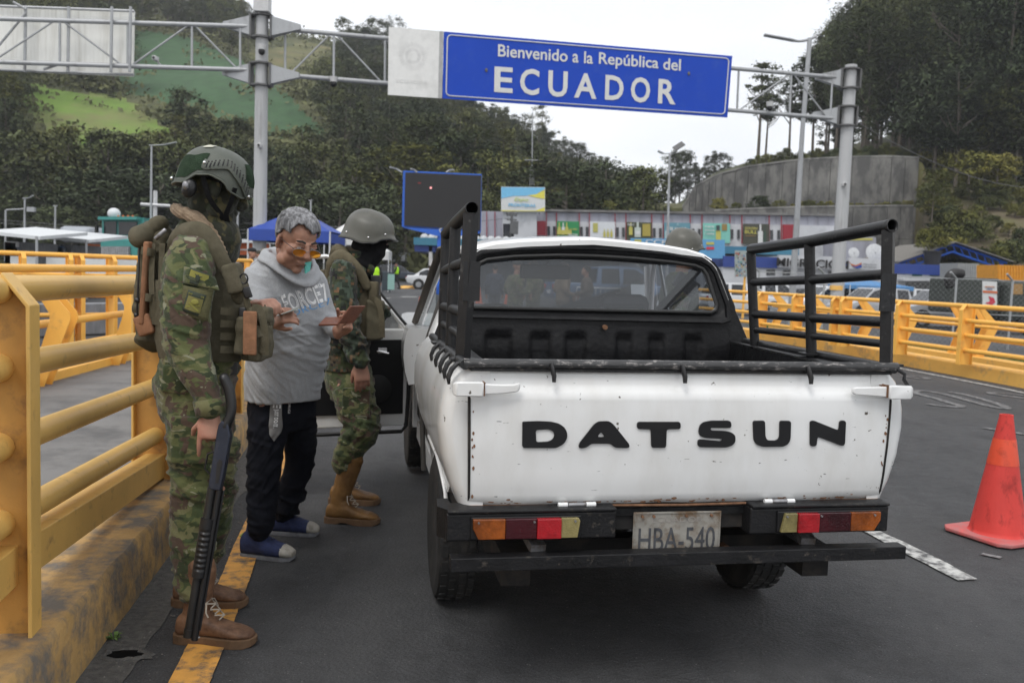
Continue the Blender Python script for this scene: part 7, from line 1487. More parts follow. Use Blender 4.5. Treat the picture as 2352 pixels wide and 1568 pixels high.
mb = MB(); mb.tube([at(1011,541,50.2), Vector((at(1011,600,50.2).x, 50.2,0))],.17,10); mb.build('mast', FB, sc, W=True)
RED = bpy.data.materials.new('red_pixels'); RED.use_nodes = True; RED.node_tree.nodes['Principled BSDF'].inputs['Emission Color'].default_value = (1,.05,.03,1); RED.node_tree.nodes['Principled BSDF'].inputs['Emission Strength'].default_value = 1.2
mb = MB(); c_ = at(989.5,431.5,49.82); mb.add([c_ + Vector((.055 * math.cos(a),0,.055 * math.sin(a))) for a in [6.283 * i / 12 for i in range(12)]],[tuple(range(12))]); mb.build('lit_pixels', RED, sc, W=True)
q4([(960,419),(967,419.5),(967,422),(960,421.5)],.01, 'lit_pixels', mat('dim_red', (.25,.02,.02)), sc, 49.82)
mb = MB(); mb.tube([at(1014 + 4.5 * math.cos(a) * (1 - .1 * i / 20),529 + 4.5 * math.sin(a),49.8) for i, a in enumerate([4.9 * j / 16 for j in range(17)])],.03,6); mb.build('logo', WM, sc, W=True)
for xa, xb, yb in ((924,896,384),(958,944,388),(1025,1042,390)): mb = MB(); mb.tube([at(xa, 396,50), at((xa + xb) / 2,(396 + yb) / 2 - 2,50), at(xb, yb, 49.5)],.05,6); mb.build('lamp_arm', GALV, sc, W=True)
# === hills, walls and trees
def px_of(P):
 v = CM.transposed() @ (Vector(P) - Vector((0,0, EYE))); return 1176 + FPX * v.x / -v.z, 784 - FPX * v.y / -v.z
def interp(K, x):
 if x <= K[0][0]: return K[0][1]
 for (a, p),(b, q) in zip(K, K[1:]):
  if x <= b: return p + (q - p) * (x - a) / (b - a)
 return K[-1][1]
CRESTL = [(-1500,-420),(-900,-320),(-300,-190),(0,-90),(250,-18),(420,22),(520,30),(600,66),(680,84),(760,96),(830,118),(930,195),(1010,245),(1100,292),(1200,352),(1300,412),(1400,455),(1480,485),(1600,560)]
Y0L, Y1L = 98., 300.
def leftpt(px, t):
 """t 0 foot .. 1 crest .. beyond falls away"""
 Y1 = Y1L - 60 * sst(900,1500, px); Y = Y0L + (Y1 - Y0L) * min(t, 1.6); zc = at(px, interp(CRESTL, px), Y1).z; x = at(px, 600, Y).x
 z = zc * (t ** .92) if t <= 1 else zc * (1 - .9 * (t - 1))
 z += (2.2 * noise.noise(Vector((x * .02, Y * .02,1))) + .8 * noise.noise(Vector((x * .07, Y * .07,4)))) * min(1, t * 3) * (1 if t < 1 else .3); return Vector((x, Y, z))
FIELDS = [([(290,72),(430,84),(590,160),(700,250),(745,290),(735,335),(650,322),(480,258),(300,218),(255,180),(285,120)],1),([(50,180),(150,205),(270,215),(350,262),(420,335),(335,338),(170,350),(100,295),(50,240)],2),([(560,120),(700,96),(760,110),(700,170),(640,190),(600,165)],3),([(1180,360),(1260,385),(1430,468),(1330,462),(1240,440)],3)]
def inpoly(p, poly):
 x, y = p; c = False
 for (a, b),(d, e) in zip(poly, poly[1:] + poly[:1]):
  if (b > y) != (e > y) and x < (d - a) * (y - b) / (e - b) + a: c = not c
 return c
def cover(P):
 q = px_of(P); j = (q[0] + 9 * noise.noise(P * .05), q[1] + 7 * noise.noise(P * .06 + Vector((5,5,5))))
 for poly, k in FIELDS:
  if inpoly(j, poly): return k
 return 0
GR0 = mat('hill_scrub', (.060,.068,.026), rough=.95, var=.4, scale=.12, dirt=(.10,.095,.035), dirt_amt=.42, dirt_scale=.07, detail=9); GR1 = mat('crop_field', (.034,.082,.030), rough=.95, var=.22, scale=.5, stretch=(1,.25,1), detail=8); GR2 = mat('bright_pasture', (.12,.20,.028), rough=.95, var=.3, scale=.1, dirt=(.17,.16,.065), dirt_amt=.42, dirt_scale=.06); GR3 = mat('olive_pasture', (.105,.105,.036), rough=.95, var=.3, scale=.15, dirt=(.16,.13,.06), dirt_amt=.4, dirt_scale=.1)
cols = [-1500,-1200,-900,-650,-450,-300,-200,-120] + [-60 + 14 * i for i in range(120)]; ts = [0,.02] + [.05 + .95 * i / 62 for i in range(63)] + [1.08,1.25,1.5]
mb = MB(); V = [leftpt(px, t) for t in ts for px in cols]; nc_ = len(cols); V = [v if i >= nc_ else Vector((v.x, v.y, -1)) for i, v in enumerate(V)]; mb.v = [tuple(v) for v in V]
for j in range(len(ts) - 1):
 for i in range(nc_ - 1):
  f = (j * nc_ + i, j * nc_ + i + 1,(j + 1) * nc_ + i + 1,(j + 1) * nc_ + i); mb.f.append(f); mb.mi.append(cover((V[f[0]] + V[f[2]]) / 2))
o = mb.build('left_hill', [GR0, GR1, GR2, GR3], smooth=180); tag(o, kind='structure')
WT = [(1570,476),(1600,428),(1630,412),(1660,399),(1720,384),(1800,373),(1860,367),(1960,362),(2050,361),(2112,364)]
yw = lambda px: 114 - 12 * sst(1560,2000, px)
CRESTR = [(1480,505),(1560,462),(1600,424),(1720,378),(1900,346),(2000,315),(2100,270),(2200,215),(2352,140),(2700,40),(3300,-60)]
def rightpt(px, t):
 """front face (t<.3), shelf, then slope to the crest"""
 k = sst(2095,2150, px); w = interp(WT, px); A_ = [(0, yw(px) + .8,700),(.18, yw(px) + 1.0, w + 3),(.30, yw(px) + 12, w - 4),(1,240, interp(CRESTR, px))]
 B_ = [(0,68,665),(.10,74,600),(.18,84,520),(.30,98,445),(.45,115,395),(1,240, interp(CRESTR, px))]
 def ev(L_):
  for (a, Y, p),(b, Y2, p2) in zip(L_, L_[1:]):
   if t <= b: u = (t - a) / (b - a); return Y + (Y2 - Y) * u, p + (p2 - p) * u
  return L_[-1][1] + (t - 1) * 100, L_[-1][2] + (t - 1) * 60
 Ya, pa = ev(A_); Yb, pb = ev(B_); Y, p = Ya + (Yb - Ya) * k, pa + (pb - pa) * k; q = at(px, p, Y); q.x = at(px, 600, Y).x
 q.z = max(q.z, -1) + (1.1 * noise.noise(Vector((q.x * .06, Y * .06,9))) + .7 * noise.noise(Vector((q.x * .2, Y * .2,2)))) * (k if t < .3 else 1) * (t > 0); return q
ROCK = mat('rocky_cutting', (.12,.092,.058), rough=.95, var=.35, scale=.35, dirt=(.10,.095,.035), dirt_amt=.48, dirt_scale=.18, detail=9, bump=.8, bscale=3)
cols = [1480 + 16 * i for i in range(66)] + [2600,2800,3100,3600]; ts = [0,.05,.1,.14,.18,.22,.26,.3] + [.3 + .7 * i / 26 for i in range(1,27)] + [1.2,1.5]
V = [rightpt(px, t) for t in ts for px in cols]; nc_ = len(cols); mb = MB(); mb.v = [tuple(v) for v in V]
for j in range(len(ts) - 1):
 for i in range(nc_ - 1): mb.f.append((j * nc_ + i, j * nc_ + i + 1,(j + 1) * nc_ + i + 1,(j + 1) * nc_ + i)); mb.mi.append(1 if ts[j] < .34 and cols[i] > 2080 else 0)
o = mb.build('right_hill', [GR0, ROCK], smooth=180); tag(o, kind='structure')
WALLM = mat('stained_retaining_concrete', (.21,.205,.19), rough=.9, var=.28, scale=.35, dirt=(.085,.083,.08), dirt_amt=.5, dirt_scale=.7, stretch=(1,1,.5), detail=9, bump=.4, bscale=2.5); WALLP = mat('wall_joint', (.05,.05,.048), rough=1)
def rwall(tops, base, label, yy):
 t = thing('retaining_wall', label, 'wall', tuple(at(tops[len(tops) // 2][0],600, yy(1900)) * Vector((1,1,0)))); n = len(tops)
 for i in range(n - 1):
  (x0, y0),(x1, y1) = tops[i], tops[i + 1]
  for k in range(2):
   xa, xb = x0 + (x1 - x0) * k / 2, x0 + (x1 - x0) * (k + 1) / 2; ya, yb = y0 + (y1 - y0) * k / 2, y0 + (y1 - y0) * (k + 1) / 2; rows = 3; jo = (i * 2 + k)
   A_, B_ = at(xa + .5, ya, yy(xa)), at(xb - .5, yb, yy(xb))
   for r in range(rows):
    mb = MB(); z0a, z0b = base, base; za1 = z0a + (A_.z - z0a) * (r + .99) / rows; zb1 = z0b + (B_.z - z0b) * (r + .99) / rows; za0 = z0a + (A_.z - z0a) * r / rows; zb0 = z0b + (B_.z - z0b) * r / rows; o_ = -.05 * ((jo * 7 + r * 3) % 3) - r * -.12
    q = lambda P, z, d: (P.x, P.y + d, z); mb.add([q(A_, za0, o_ - .2), q(B_, zb0, o_ - .2), q(B_, zb1, o_ - .1), q(A_, za1, o_ - .1), q(A_, za0,.9), q(B_, zb0,.9), q(B_, zb1,.9), q(A_, za1,.9)],[(0,1,2,3),(7,6,5,4),(0,4,5,1),(1,5,6,2),(2,6,7,3),(3,7,4,0)]); mb.build('panel', WALLM, t, W=True)
 mb = MB(); mb.tube([at(x, y, yy(x)) + Vector((0,.3,.05)) for x, y in tops],.22,6); mb.build('coping', WALLM, t, W=True)
rwall(WT, 0., 'upper grey stained concrete retaining wall on the right hillside', yw)
rwall([(1640,486),(1720,482),(1800,479),(1880,477),(1960,476),(2040,475),(2100,475)],-.5, 'lower grey concrete retaining wall behind the duty-free hall', lambda x: 95.)
# ---- trees
def leafmat(name, c, v=.5):
 m = mat(name, c, rough=.75, var=.35, scale=1.2, spec=.25); nt = m.node_tree; L = nt.links; b = nt.nodes['Principled BSDF']; src = b.inputs['Base Color'].links[0].from_socket
 oi = _node(nt, 'ShaderNodeObjectInfo'); r = _node(nt, 'ShaderNodeValToRGB'); e = r.color_ramp.elements; e[0].color = (1 - v, 1 - v * .9,1 - v, 1); e[1].color = (1 + v * .9,1 + v * .6,1 + v * .2,1); L.new(oi.outputs['Random'], r.inputs['Fac'])
 x = _node(nt, 'ShaderNodeMix', data_type='RGBA', blend_type='MULTIPLY'); x.inputs['Factor'].default_value = 1; L.new(src, x.inputs[6]); L.new(r.outputs['Color'], x.inputs[7]); L.new(x.outputs[2], b.inputs['Base Color']); return m
LF = leafmat('eucalyptus_leaves', (.105,.130,.055)); LFD = leafmat('dark_leaves', (.072,.095,.046),.35); LFY = leafmat('yellow_green_leaves', (.24,.235,.06),.3); LFG = leafmat('fresh_green_leaves', (.15,.165,.05),.35); BARK = mat('eucalyptus_bark', (.12,.10,.08), rough=.9, var=.3, scale=1.)
def crown_mesh(seed, kind, clumps, leaves, ls):
 rg = random.Random(seed); V = []; F = []; NN = []
 for c in range(clumps):
  u = rg.random()
  if kind == 'tall': z = .34 + .64 * u; R_ = .18 * math.sin(math.pi * min(1,(1.04 - z) / .72) ** .8) + .03
  elif kind == 'cone': z = .12 + .86 * u; R_ = .20 * (1.02 - z) ** .75
  elif kind == 'round': z = .38 + .56 * u; R_ = .30 * math.sqrt(max(.02,1 - ((z - .64) / .38) ** 2))
  elif kind == 'thin': z = .50 + .48 * u; R_ = .11 * math.sin(math.pi * min(1,(1.03 - z) / .55)) + .02
  else: z = .18 + .62 * u; R_ = .62 * math.sqrt(max(.02,1 - (z / .95) ** 2))
  a = rg.uniform(0,6.283); r = R_ * math.sqrt(rg.random()) * (1.15 if rg.random() < .25 else 1); c0 = Vector((r * math.cos(a), r * math.sin(a), z)); cs = {'tall': .036, 'cone': .031, 'round': .052, 'thin': .030}.get(kind, .11) * rg.uniform(.55,1.4)
  for l in range(leaves):
   d = Vector((rg.gauss(0,1), rg.gauss(0,1), rg.gauss(0,.72))); d *= cs / 1.45; p = c0 + d; s = ls * rg.uniform(.55,1.25); n1 = Vector((rg.gauss(0,1), rg.gauss(0,1), rg.gauss(0,1))).normalized(); n2 = n1.orthogonal().normalized(); k = len(V)
   V += [p - n1 * s, p + n2 * s * .45, p + n1 * s, p - n2 * s * .45]; F.append((k, k + 1, k + 2, k + 3)); o_ = (d.normalized() * 1.3 + Vector((c0.x, c0.y, 0)) * 2.0 + Vector((0,0,.6)) + n1 * .2).normalized(); NN += [o_] * 4
 me = bpy.data.meshes.new('crown'); me.from_pydata(V, [], F); me.polygons.foreach_set('use_smooth', [True] * len(F)); me.normals_split_custom_set_from_vertices(NN); me.update(); return me
def trunk_mesh(seed, kind):
 rg = random.Random(seed); mb = MB(); r0 = .013 if kind != 'bush' else .03; mb.tube([(0,0,-.04),(rg.uniform(-.01,.01), rg.uniform(-.01,.01),.4),(rg.uniform(-.03,.03), rg.uniform(-.03,.03),.95 if kind != 'bush' else .4)],[r0, r0 * .7, r0 * .2],6)
 for k in range(7 if kind != 'bush' else 4):
  z = rg.uniform(.3,.8) * (1 if kind != 'bush' else .4); a = rg.uniform(0,6.28); l = rg.uniform(.08,.17) * (1 if kind != 'bush' else 2); mb.tube([(0,0, z),(l * .6 * math.cos(a), l * .6 * math.sin(a), z + l * .5),(l * math.cos(a), l * math.sin(a), z + l * 1.1)],[r0 * .45, r0 * .3, r0 * .1],5)
 o = mb.build('trunk', BARK, smooth=60); me = o.data; bpy.data.objects.remove(o); return me
TV = {}
for kind, cfg in {'tall': (3,70,70,.014), 'tallnear': (3,125,130,.0085), 'cone': (2,60,65,.013), 'round': (2,70,75,.016), 'thin': (2,34,70,.012), 'bush': (3,42,80,.040)}.items():
 kk = 'tall' if kind == 'tallnear' else kind; TV[kind] = [(crown_mesh(sd_ * 7 + len(kind), kk, cfg[1], cfg[2], cfg[3]), trunk_mesh(sd_ + 50, kk)) for sd_ in range(cfg[0])]
CM_CACHE = {}
def tree(P, h, kind, label, group, m=None, rg=random, wide=1., cat=None):
 i = rg.randrange(len(TV[kind])); cme, tme = TV[kind][i]; m = m or LF; key = (kind, i, m.name)
 if key not in CM_CACHE: c2_ = cme.copy(); c2_.materials.clear(); c2_.materials.append(m); CM_CACHE[key] = c2_
 cat = cat or ('bush' if kind == 'bush' else 'tree'); t = bpy.data.objects.new({'bush': 'shrub', 'cone': 'cypress_tree', 'round': 'broadleaf_tree'}.get(kind, 'eucalyptus_tree'), None); C.objects.link(t); t.location = P; t.rotation_euler = (0,0, rg.uniform(0,6.28)); w = wide * rg.uniform(.85,1.25); t.scale = (h * w, h * w, h); tag(t, label, cat, group)
 for nm, me in (('crown', CM_CACHE[key]),('trunk', tme)): o = bpy.data.objects.new(nm, me); C.objects.link(o); o.parent = t
 return t
rg = random.Random(77); GL_ = 'trees on the left hillside'; n_ = 0; placed = []
tries = 0
while n_ < 430 and tries < 9000:
 tries += 1; px = rg.uniform(-60,1480); t = rg.random() ** 1.25; P = leftpt(px, t); q = px_of(P); cv = cover(P)
 if cv and rg.random() < .985: continue
 h = rg.uniform(7,11.5);
 if t > .9: h = rg.uniform(6,10)
 if t < .16: h = rg.uniform(9,14)
 top = px_of(P + Vector((0,0, h * .8)))
 if any(inpoly((top[0] + dx_, y_), poly) for poly, k in FIELDS[:3] for dx_ in (-9,9) for y_ in (top[1] + 6, top[1] * .6 + q[1] * .4,(top[1] + q[1]) / 2, q[1] - 6)) and rg.random() < (.993 if q[0] > 230 else .97): continue
 if any((P - p2).length < 4.4 for p2 in placed): continue
 if 560 < px < 800 and t > .72 and rg.random() < .8: continue
 placed.append(P); kind = rg.choices(['tall', 'cone', 'round'],[.5,.28,.22])[0]; m = rg.choices([LF, LFD, LFG],[.55,.27,.18])[0]
 zx = next(s for lim, s in ((130, 'above the kiosks'),(330, 'left of the foreground soldier'),(560, 'behind the foreground soldier'),(760, 'around the left gantry pole'),(920, 'above the second soldier'),(1110, 'around the black screen'),(9999, 'above the duty-free hall')) if px < lim); zt = ('low', 'halfway up', 'high')[int(t > .3) + int(t > .65)]; tree(P, h, kind, {'tall': 'dark eucalyptus ', 'cone': 'pointed dark tree ', 'round': 'round-crowned tree '}[kind] + zt + ' on the left hill, ' + zx, 'left hill ' + kind + ' trees ' + zt + ' ' + zx, m, rg, wide=1.35 if kind != 'cone' else 1.2); n_ += 1
def crest_tree(px, pyb, pyt, Y, kind, label, m=None, group=None, wide=1.):
 b = at(px, pyb, Y); h = at(px, pyt, Y).z - b.z; return tree(b, h, kind, label, group, m, rg, wide)
for i, (px, pt_) in enumerate([(835,62),(860,40),(880,48),(905,40),(925,70),(850,75)]): crest_tree(px, 190, pt_, 262 + i * 4, 'tall', 'tall dark eucalyptus on the ridge behind the left end of the sign', LFD, 'ridge trees behind the sign')
for i, (px, pt_) in enumerate([(1050,225),(1078,232),(1100,240),(1128,238),(1155,250),(1180,262),(1205,262),(1240,240),(1262,300),(1140,285),(1220,300),(1085,260)]): crest_tree(px, interp(CRESTL, px) + 12, pt_, 255 + (i % 4) * 5, 'thin' if i < 8 else 'tall', 'slender see-through eucalyptus on the ridge below the blue sign', LF, 'ridge trees below the blue sign', 1.3)
for i, px in enumerate(range(1245,1475,13)):
 c = interp(CRESTL, px); crest_tree(px + rg.uniform(-4,4), c + 14, c - rg.uniform(38,85) * (1.15 if px < 1400 else .75),240 - rg.uniform(0,14), rg.choice(['cone', 'cone', 'tall']), 'dark pointed tree on the ridge line right of centre', LFD, 'pointed ridge trees right of centre', 1.15)
for i, px in enumerate([20,70,120,330,380,420,460,500,535,560,585]): c = interp(CRESTL, px); crest_tree(px, c + 12, c - rg.uniform(25,40),285, 'round', 'small dark tree on the skyline above the green field', LFD, 'skyline trees above the field', 1.4)
crest_tree(1238,470,415,150, 'round', 'broad pale-green tree left of the blue fair billboard', LFG); crest_tree(255,350,205,160, 'round', 'flat-topped tree standing alone in front of the bright pasture', LFD, None, 1.5)
tree(at(1150,520,150),12, 'round', 'large round grey-green tree behind the black screen', None, LFG, rg, 1.5); tree(at(1010,500,150),13, 'round', 'rounded tree just above the black screen', None, LF, rg, 1.5)
V = []; F = []; rg2 = random.Random(8)
def tuft(P, s, n):
 for l in range(n):
  p = P + Vector((rg2.gauss(0, s), rg2.gauss(0, s), abs(rg2.gauss(0, s * .7)))); q_ = s * rg2.uniform(.18,.45); n1 = Vector((rg2.gauss(0,1), rg2.gauss(0,1), rg2.gauss(0,1))).normalized(); n2 = n1.orthogonal().normalized(); k = len(V); V.extend([p - n1 * q_, p + n2 * q_ * .6, p + n1 * q_, p - n2 * q_ * .6]); F.append((k, k + 1, k + 2, k + 3))
cnt = 0
while cnt < 3600:
 px = rg2.uniform(-100,1480); P = leftpt(px, rg2.random() ** 1.1)
 if cover(P):
  if rg2.random() < .97: continue
 tuft(P, rg2.uniform(.7,1.9),26); cnt += 1
mb = MB(); mb.v = V; mb.f = F; me = bpy.data.meshes.new('undergrowth'); me.from_pydata([tuple(v) for v in V],[], F); me.materials.append(leafmat('undergrowth_leaves', (.105,.11,.045),0.)); o = bpy.data.objects.new('undergrowth', me); C.objects.link(o); tag(o, 'dark bushes filling the left wooded slope', kind='stuff')
GR_ = 'tall trees on the right hill'; placed = []; n_ = 0; tries = 0
while n_ < 84 and tries < 3000:
 tries += 1; px = rg.uniform(1885,2560); t = rg.uniform(.32,.86); P = rightpt(px, t)
 if any((P - p2).length < 4.6 for p2 in placed): continue
 placed.append(P); q = px_of(P); topy = interp([(1880,120),(1905,60),(1960,-10),(2100,-70),(2352,-90)], px) + rg.uniform(-10,45); h = (q[1] - topy) / FPX * P.y; h = min(max(h, 14),33)
 zx = 'just right of the right gantry pole' if px < 2080 else 'in the middle' if px < 2230 else 'at the right edge'; tree(P, h, 'tallnear', 'tall dark eucalyptus of the right hill grove, ' + zx, GR_ + ' ' + zx, rg.choice([LFD, LF, LFG]), rg, .92); n_ += 1
for i in range(60):
 px = rg.uniform(1900,2560); P = rightpt(px, rg.uniform(.31,.62)); tree(P, rg.uniform(9,17), rg.choice(['tall', 'cone', 'round']), 'shorter dark tree among the trunks of the right hill grove', 'lower trees on the right hill', rg.choice([LFD, LFD, LF]), rg, 1.25)
for px, pb, pt_, Y, k, lb in ((1741,362,145,135, 'thin', 'thin bare-stemmed eucalyptus left of the tall street lamp'),(1758,362,190,136, 'thin', 'second thin eucalyptus beside the gantry truss, left of the lamp'),(1812,358,170,132, 'thin', 'airy eucalyptus immediately left of the tall lamp pole'),(1838,358,190,131, 'thin', 'airy eucalyptus right behind the tall lamp pole'),(1866,355,120,130, 'tall', 'leaning eucalyptus at the left edge of the grove'),(1895,355,95,130, 'tallnear', 'big eucalyptus left of the right gantry pole top')): crest_tree(px, pb, pt_, Y, k, lb, LF, None, 1.3 if k == 'thin' else 1.)
for px, pb, pt_, Y, k, m, lb, w in ((2140,505,385,80, 'round', LFG, 'small tree growing at the right end of the retaining walls', 1.),(2145,400,248,108, 'cone', LFY, 'pale yellow-green pointed tree above the right end of the wall', 1.4),(2262,420,180,104, 'round', LFG, 'bright green tree at the right edge above the cutting', 1.1),(2330,430,165,100, 'round', LFG, 'second bright green tree cut by the right edge', 1.1),(2225,420,335,92, 'bush', LFY, 'yellowish shrub on the ledge above the rocky cutting', 1.2),(2290,415,345,90, 'bush', LFY, 'yellowish shrub at the right edge of the ledge', 1.2),(2138,580,512,66, 'bush', LFY, 'round olive bush behind the blue truss roof', .95),(1745,486,445,98, 'bush', LFD, 'dark round bush at the foot of the upper retaining wall', 1.),(1790,486,455,98, 'bush', LFY, 'yellowish bush right of the dark bush at the wall foot', .9),(1690,484,462,98, 'bush', LFG, 'low shrub left of the dark bush at the wall foot', .9),(1650,486,450,110, 'bush', LFY, 'low yellowish shrub at the left end of the wall', .9)): crest_tree(px, pb, pt_, Y, k, lb, m, None, w)
for i, (px, pt_) in enumerate([(1548,352),(1560,345),(1532,395),(1578,385),(1595,372),(1620,358),(1636,345),(1652,352),(1668,372),(1688,380),(1610,385),(1522,420)]): crest_tree(px, interp(CRESTR, px) + 30, pt_, 190 + i, rg.choice(['tall', 'cone']), 'dark tree in the clump behind the solar street lamp', LFD, 'tree clump behind the solar lamp', 1.25)
for i in range(26):
 px = 1725 + i * 15.5 + rg.uniform(-5,5); w_ = interp(WT, min(px, 2110)); crest_tree(px, w_ + 2, w_ - rg.uniform(14,38),112 + rg.uniform(0,8), 'bush', 'dark bush along the top of the retaining wall', rg.choice([LFD, LFD, LFG]), 'bushes along the wall top', rg.uniform(.7,1.1))
for i in range(22):
 px = 1820 + i * 13.5; crest_tree(px + rg.uniform(-4,4),479,479 - rg.uniform(8,22),96.5, 'bush', 'small weed clump on the ledge between the two retaining walls', rg.choice([LFY, LFG]), 'weeds on the wall ledge', .8)
for i in range(95):
 px = rg.uniform(2115,2450); t = rg.uniform(.05,.42); P = rightpt(px, t); tree(P, rg.uniform(.9,2.6), 'bush', 'dry scrub bush on the brown cutting at the right', 'scrub on the cutting', rg.choice([LFY, LFG, LF]), rg, .9)
for i in range(14): px = -40 + i * 68; P = at(px, 600, rg.uniform(84,96)); P.z = 0; tree(P, rg.uniform(6,11), 'round', 'dark tree at the foot of the left hill behind the kiosks', 'trees at the hill foot', LFD, rg, 1.6)
# === buildings, tents, vehicles
WHT = mat('white_wall', (.50,.51,.53), rough=.7, var=.06, scale=.6, dirt=(.36,.37,.39), dirt_amt=.36, dirt_scale=.8); LAV = mat('lavender_grey_cladding', (.34,.345,.40), rough=.6, var=.08, scale=.5, dirt=(.25,.25,.28), dirt_amt=.4, dirt_scale=.7, stretch=(1,1,.3)); REDP = mat('red_panel', (.26,.012,.025), rough=.5, var=.08); DKW = mat('dark_window', (.010,.012,.016), rough=.12, var=.2, spec=.6); TEAL = mat('teal_fascia', (.035,.16,.24), rough=.5, var=.06); NBLUE = mat('navy_fascia', (.018,.045,.22), rough=.5, var=.08); DOME = mat('white_dome', (.45,.46,.47), rough=.6)
def fr(par, name, m, x0, y0, x1, y1, Y, d=.3, proud=0., y2=None, y3=None):
 """upright slab whose front corners are measured on the picture at distance Y"""
 a, b, c, e = at(x0, y0, Y), at(x1, y2 if y2 is not None else y0, Y), at(x1, y3 if y3 is not None else y1, Y), at(x0, y1, Y); mb = MB(); P_ = [Vector((p.x, Y - proud, p.z)) for p in (a, b, c, e)]; mb.add(P_ + [p + Vector((0, d, 0)) for p in P_],[(3,2,1,0),(4,5,6,7),(0,1,5,4),(1,2,6,5),(2,3,7,6),(3,0,4,7)]); return mb.build(name, m, par, W=True)
def c3_(x, y): return 1205.8 + x * .2441,459.4 + y * .2441
df = thing('duty_free_hall', 'long two-storey hall with red strips and bottle banners behind the pickup roof', 'building', tuple(at(1500,660,82) * Vector((1,1,0))))
base_ = 668; fr(df, 'wall', LAV, 1103,485,1925, base_, 82,14,0,497, base_ + 20); fr(df, 'roof', mat('old_roof_sheet', (.16,.155,.15), rough=.9, var=.3, scale=1),1250,481,1925,486,82,15,.35,492,497)
fr(df, 'lower_wall', WHT, 1232,508,1925, base_, 82,.2,.12,519, base_ + 20); fr(df, 'entrance_block', WHT, 1155,486,1232, base_, 82,8,1.5,487, base_); fr(df, 'entrance_opening', DKW, 1156,516,1180,548,82,.1,1.55)
for i in range(34): xx = 1110 + i * 24; fr(df, 'cladding_seam', mat('seam', (.22,.22,.26)), xx, 487, xx + .5,507 + i * .3,82,.05,.13)
for x in (1118,1137,1255,1278,1330,1353.5,1412,1437,1496,1522.5,1584,1611,1675,1702.5,1765,1793,1826): yt = 486 + (x - 1105) * .014; fr(df, 'red_strip', REDP, x - 1, yt, x + 1,560,82,.1,.28)
for (x0, x1) in ((1233,1253),(1796,1826)): fr(df, 'red_panel', REDP, x0,508 + (x0 - 1233) * .014, x1,541 + (x0 - 1233) * .04,82,.1,.24)
for x in (1257,1270,1332,1345,1414.5,1428,1499,1513,1588,1602,1677,1692,1768,1784): y_ = 520 + (x - 1257) * .017; fr(df, 'window', DKW, x, y_, x + 6, y_ + 21,82,.1,.25)
def cm(c, n=[0]): return mat('p_%d_%d_%d' % tuple(int(v * 999) for v in c), c, rough=.6, var=.06)
def bott(par, x, y0, y1, w, m, Y=82, pr=.52, lab=None): fr(par, 'printed_bottle', m, x - w, y0 + (y1 - y0) * .35, x + w, y1, Y, .02, pr); fr(par, 'printed_bottle', m, x - w * .35, y0, x + w * .35, y0 + (y1 - y0) * .38, Y, .02, pr + .01); lab and fr(par, 'printed_label', lab, x - w * .8, y0 + (y1 - y0) * .6, x + w * .8, y0 + (y1 - y0) * .82, Y, .02, pr + .03)
def ban(x0, x1, col, label, yb=545):
 t = thing('banner', label, 'banner', tuple(at(x0,530,81.7)), group=None); s = (x0 - 1278) * .0135; fr(t, 'sheet', cm(col), x0,508.5 + s, x1, yb + (x0 - 1278) * .033,82,.06,.45,509.5 + s, yb + 2 + (x0 - 1278) * .033); return t
def btxt(t, s, x, y, w, h, m, Y=82, pr=.58): a = at(x, y, Y); text_obj(s, 'banner_lettering', m, t, (a.x, Y - pr, a.z),(1,0,0),(0,0,1), w=w * Y / FPX, h=h * Y / FPX, depth=.02, bold=.02, W=True)
YEL, WT_, GRN, GLD, DKB = cm((.46,.42,.09)), cm((.58,.59,.58)), cm((.02,.20,.06)), cm((.25,.17,.05)), cm((.03,.05,.05))
t = ban(1278.5,1329.5,(.02,.22,.07), 'green banner with yellow bottle shapes, first on the duty-free hall'); [bott(t, x, 512,540,3.4, m) for x, m in ((1284, YEL),(1293, WT_),(1301, YEL))]; fr(t, 'yellow_crate', YEL, 1279,529,1312,539,82,.02,.56); btxt(t, 'UN GIRO', 1306,529,19,4, YEL); btxt(t, 'NECTAR', 1304,542,22,5, WT_)
t = ban(1354,1411.5,(.58,.60,.62), 'white banner with small yellow-labelled bottles on the duty-free hall'); [bott(t, x, 527,545,2.6, YEL) for x in (1387,1395,1403)]; fr(t, 'map_shape', cm((.40,.38,.10)),1361,513,1372,534,82,.02,.5)
t = ban(1437.5,1495.5,(.045,.05,.02), 'dark photographic banner with a clear bottle on the duty-free hall'); bott(t, 1463,511,545,7, cm((.45,.50,.45)), lab=WT_); bott(t, 1447,512,540,4, YEL); fr(t, 'printed_glass', cm((.35,.28,.05)),1474,515,1492,543,82,.02,.5); btxt(t, 'NO !', 1440,519,14,5, WT_)
t = ban(1523.5,1583.5,(.10,.24,.30), 'grey-teal banner reading EL BLANCO above the far soldier helmet'); btxt(t, 'EL', 1552,519,6,5, cm((.3,.45,.48))); btxt(t, 'BLANCO', 1536,530,38,8, WT_); btxt(t, 'QUE', 1549,538,14,6, WT_); bott(t, 1530,521,548,5, cm((.35,.48,.5)))
t = ban(1612,1674.5,(.18,.47,.40), 'mint banner with a dark-capped bottle on the duty-free hall', 546); bott(t, 1647,518,553,5.5, YEL); fr(t, 'printed_cap', DKB, 1642,518,1650,530,82,.02,.6); fr(t, 'printed_medal', GLD, 1655,515,1667,530,82,.02,.52)
for k, s in enumerate(('SABOR', 'TRADICION', 'Y ALEGRIA')): btxt(t, s, 1615,523 + k * 8,22,4, WT_)
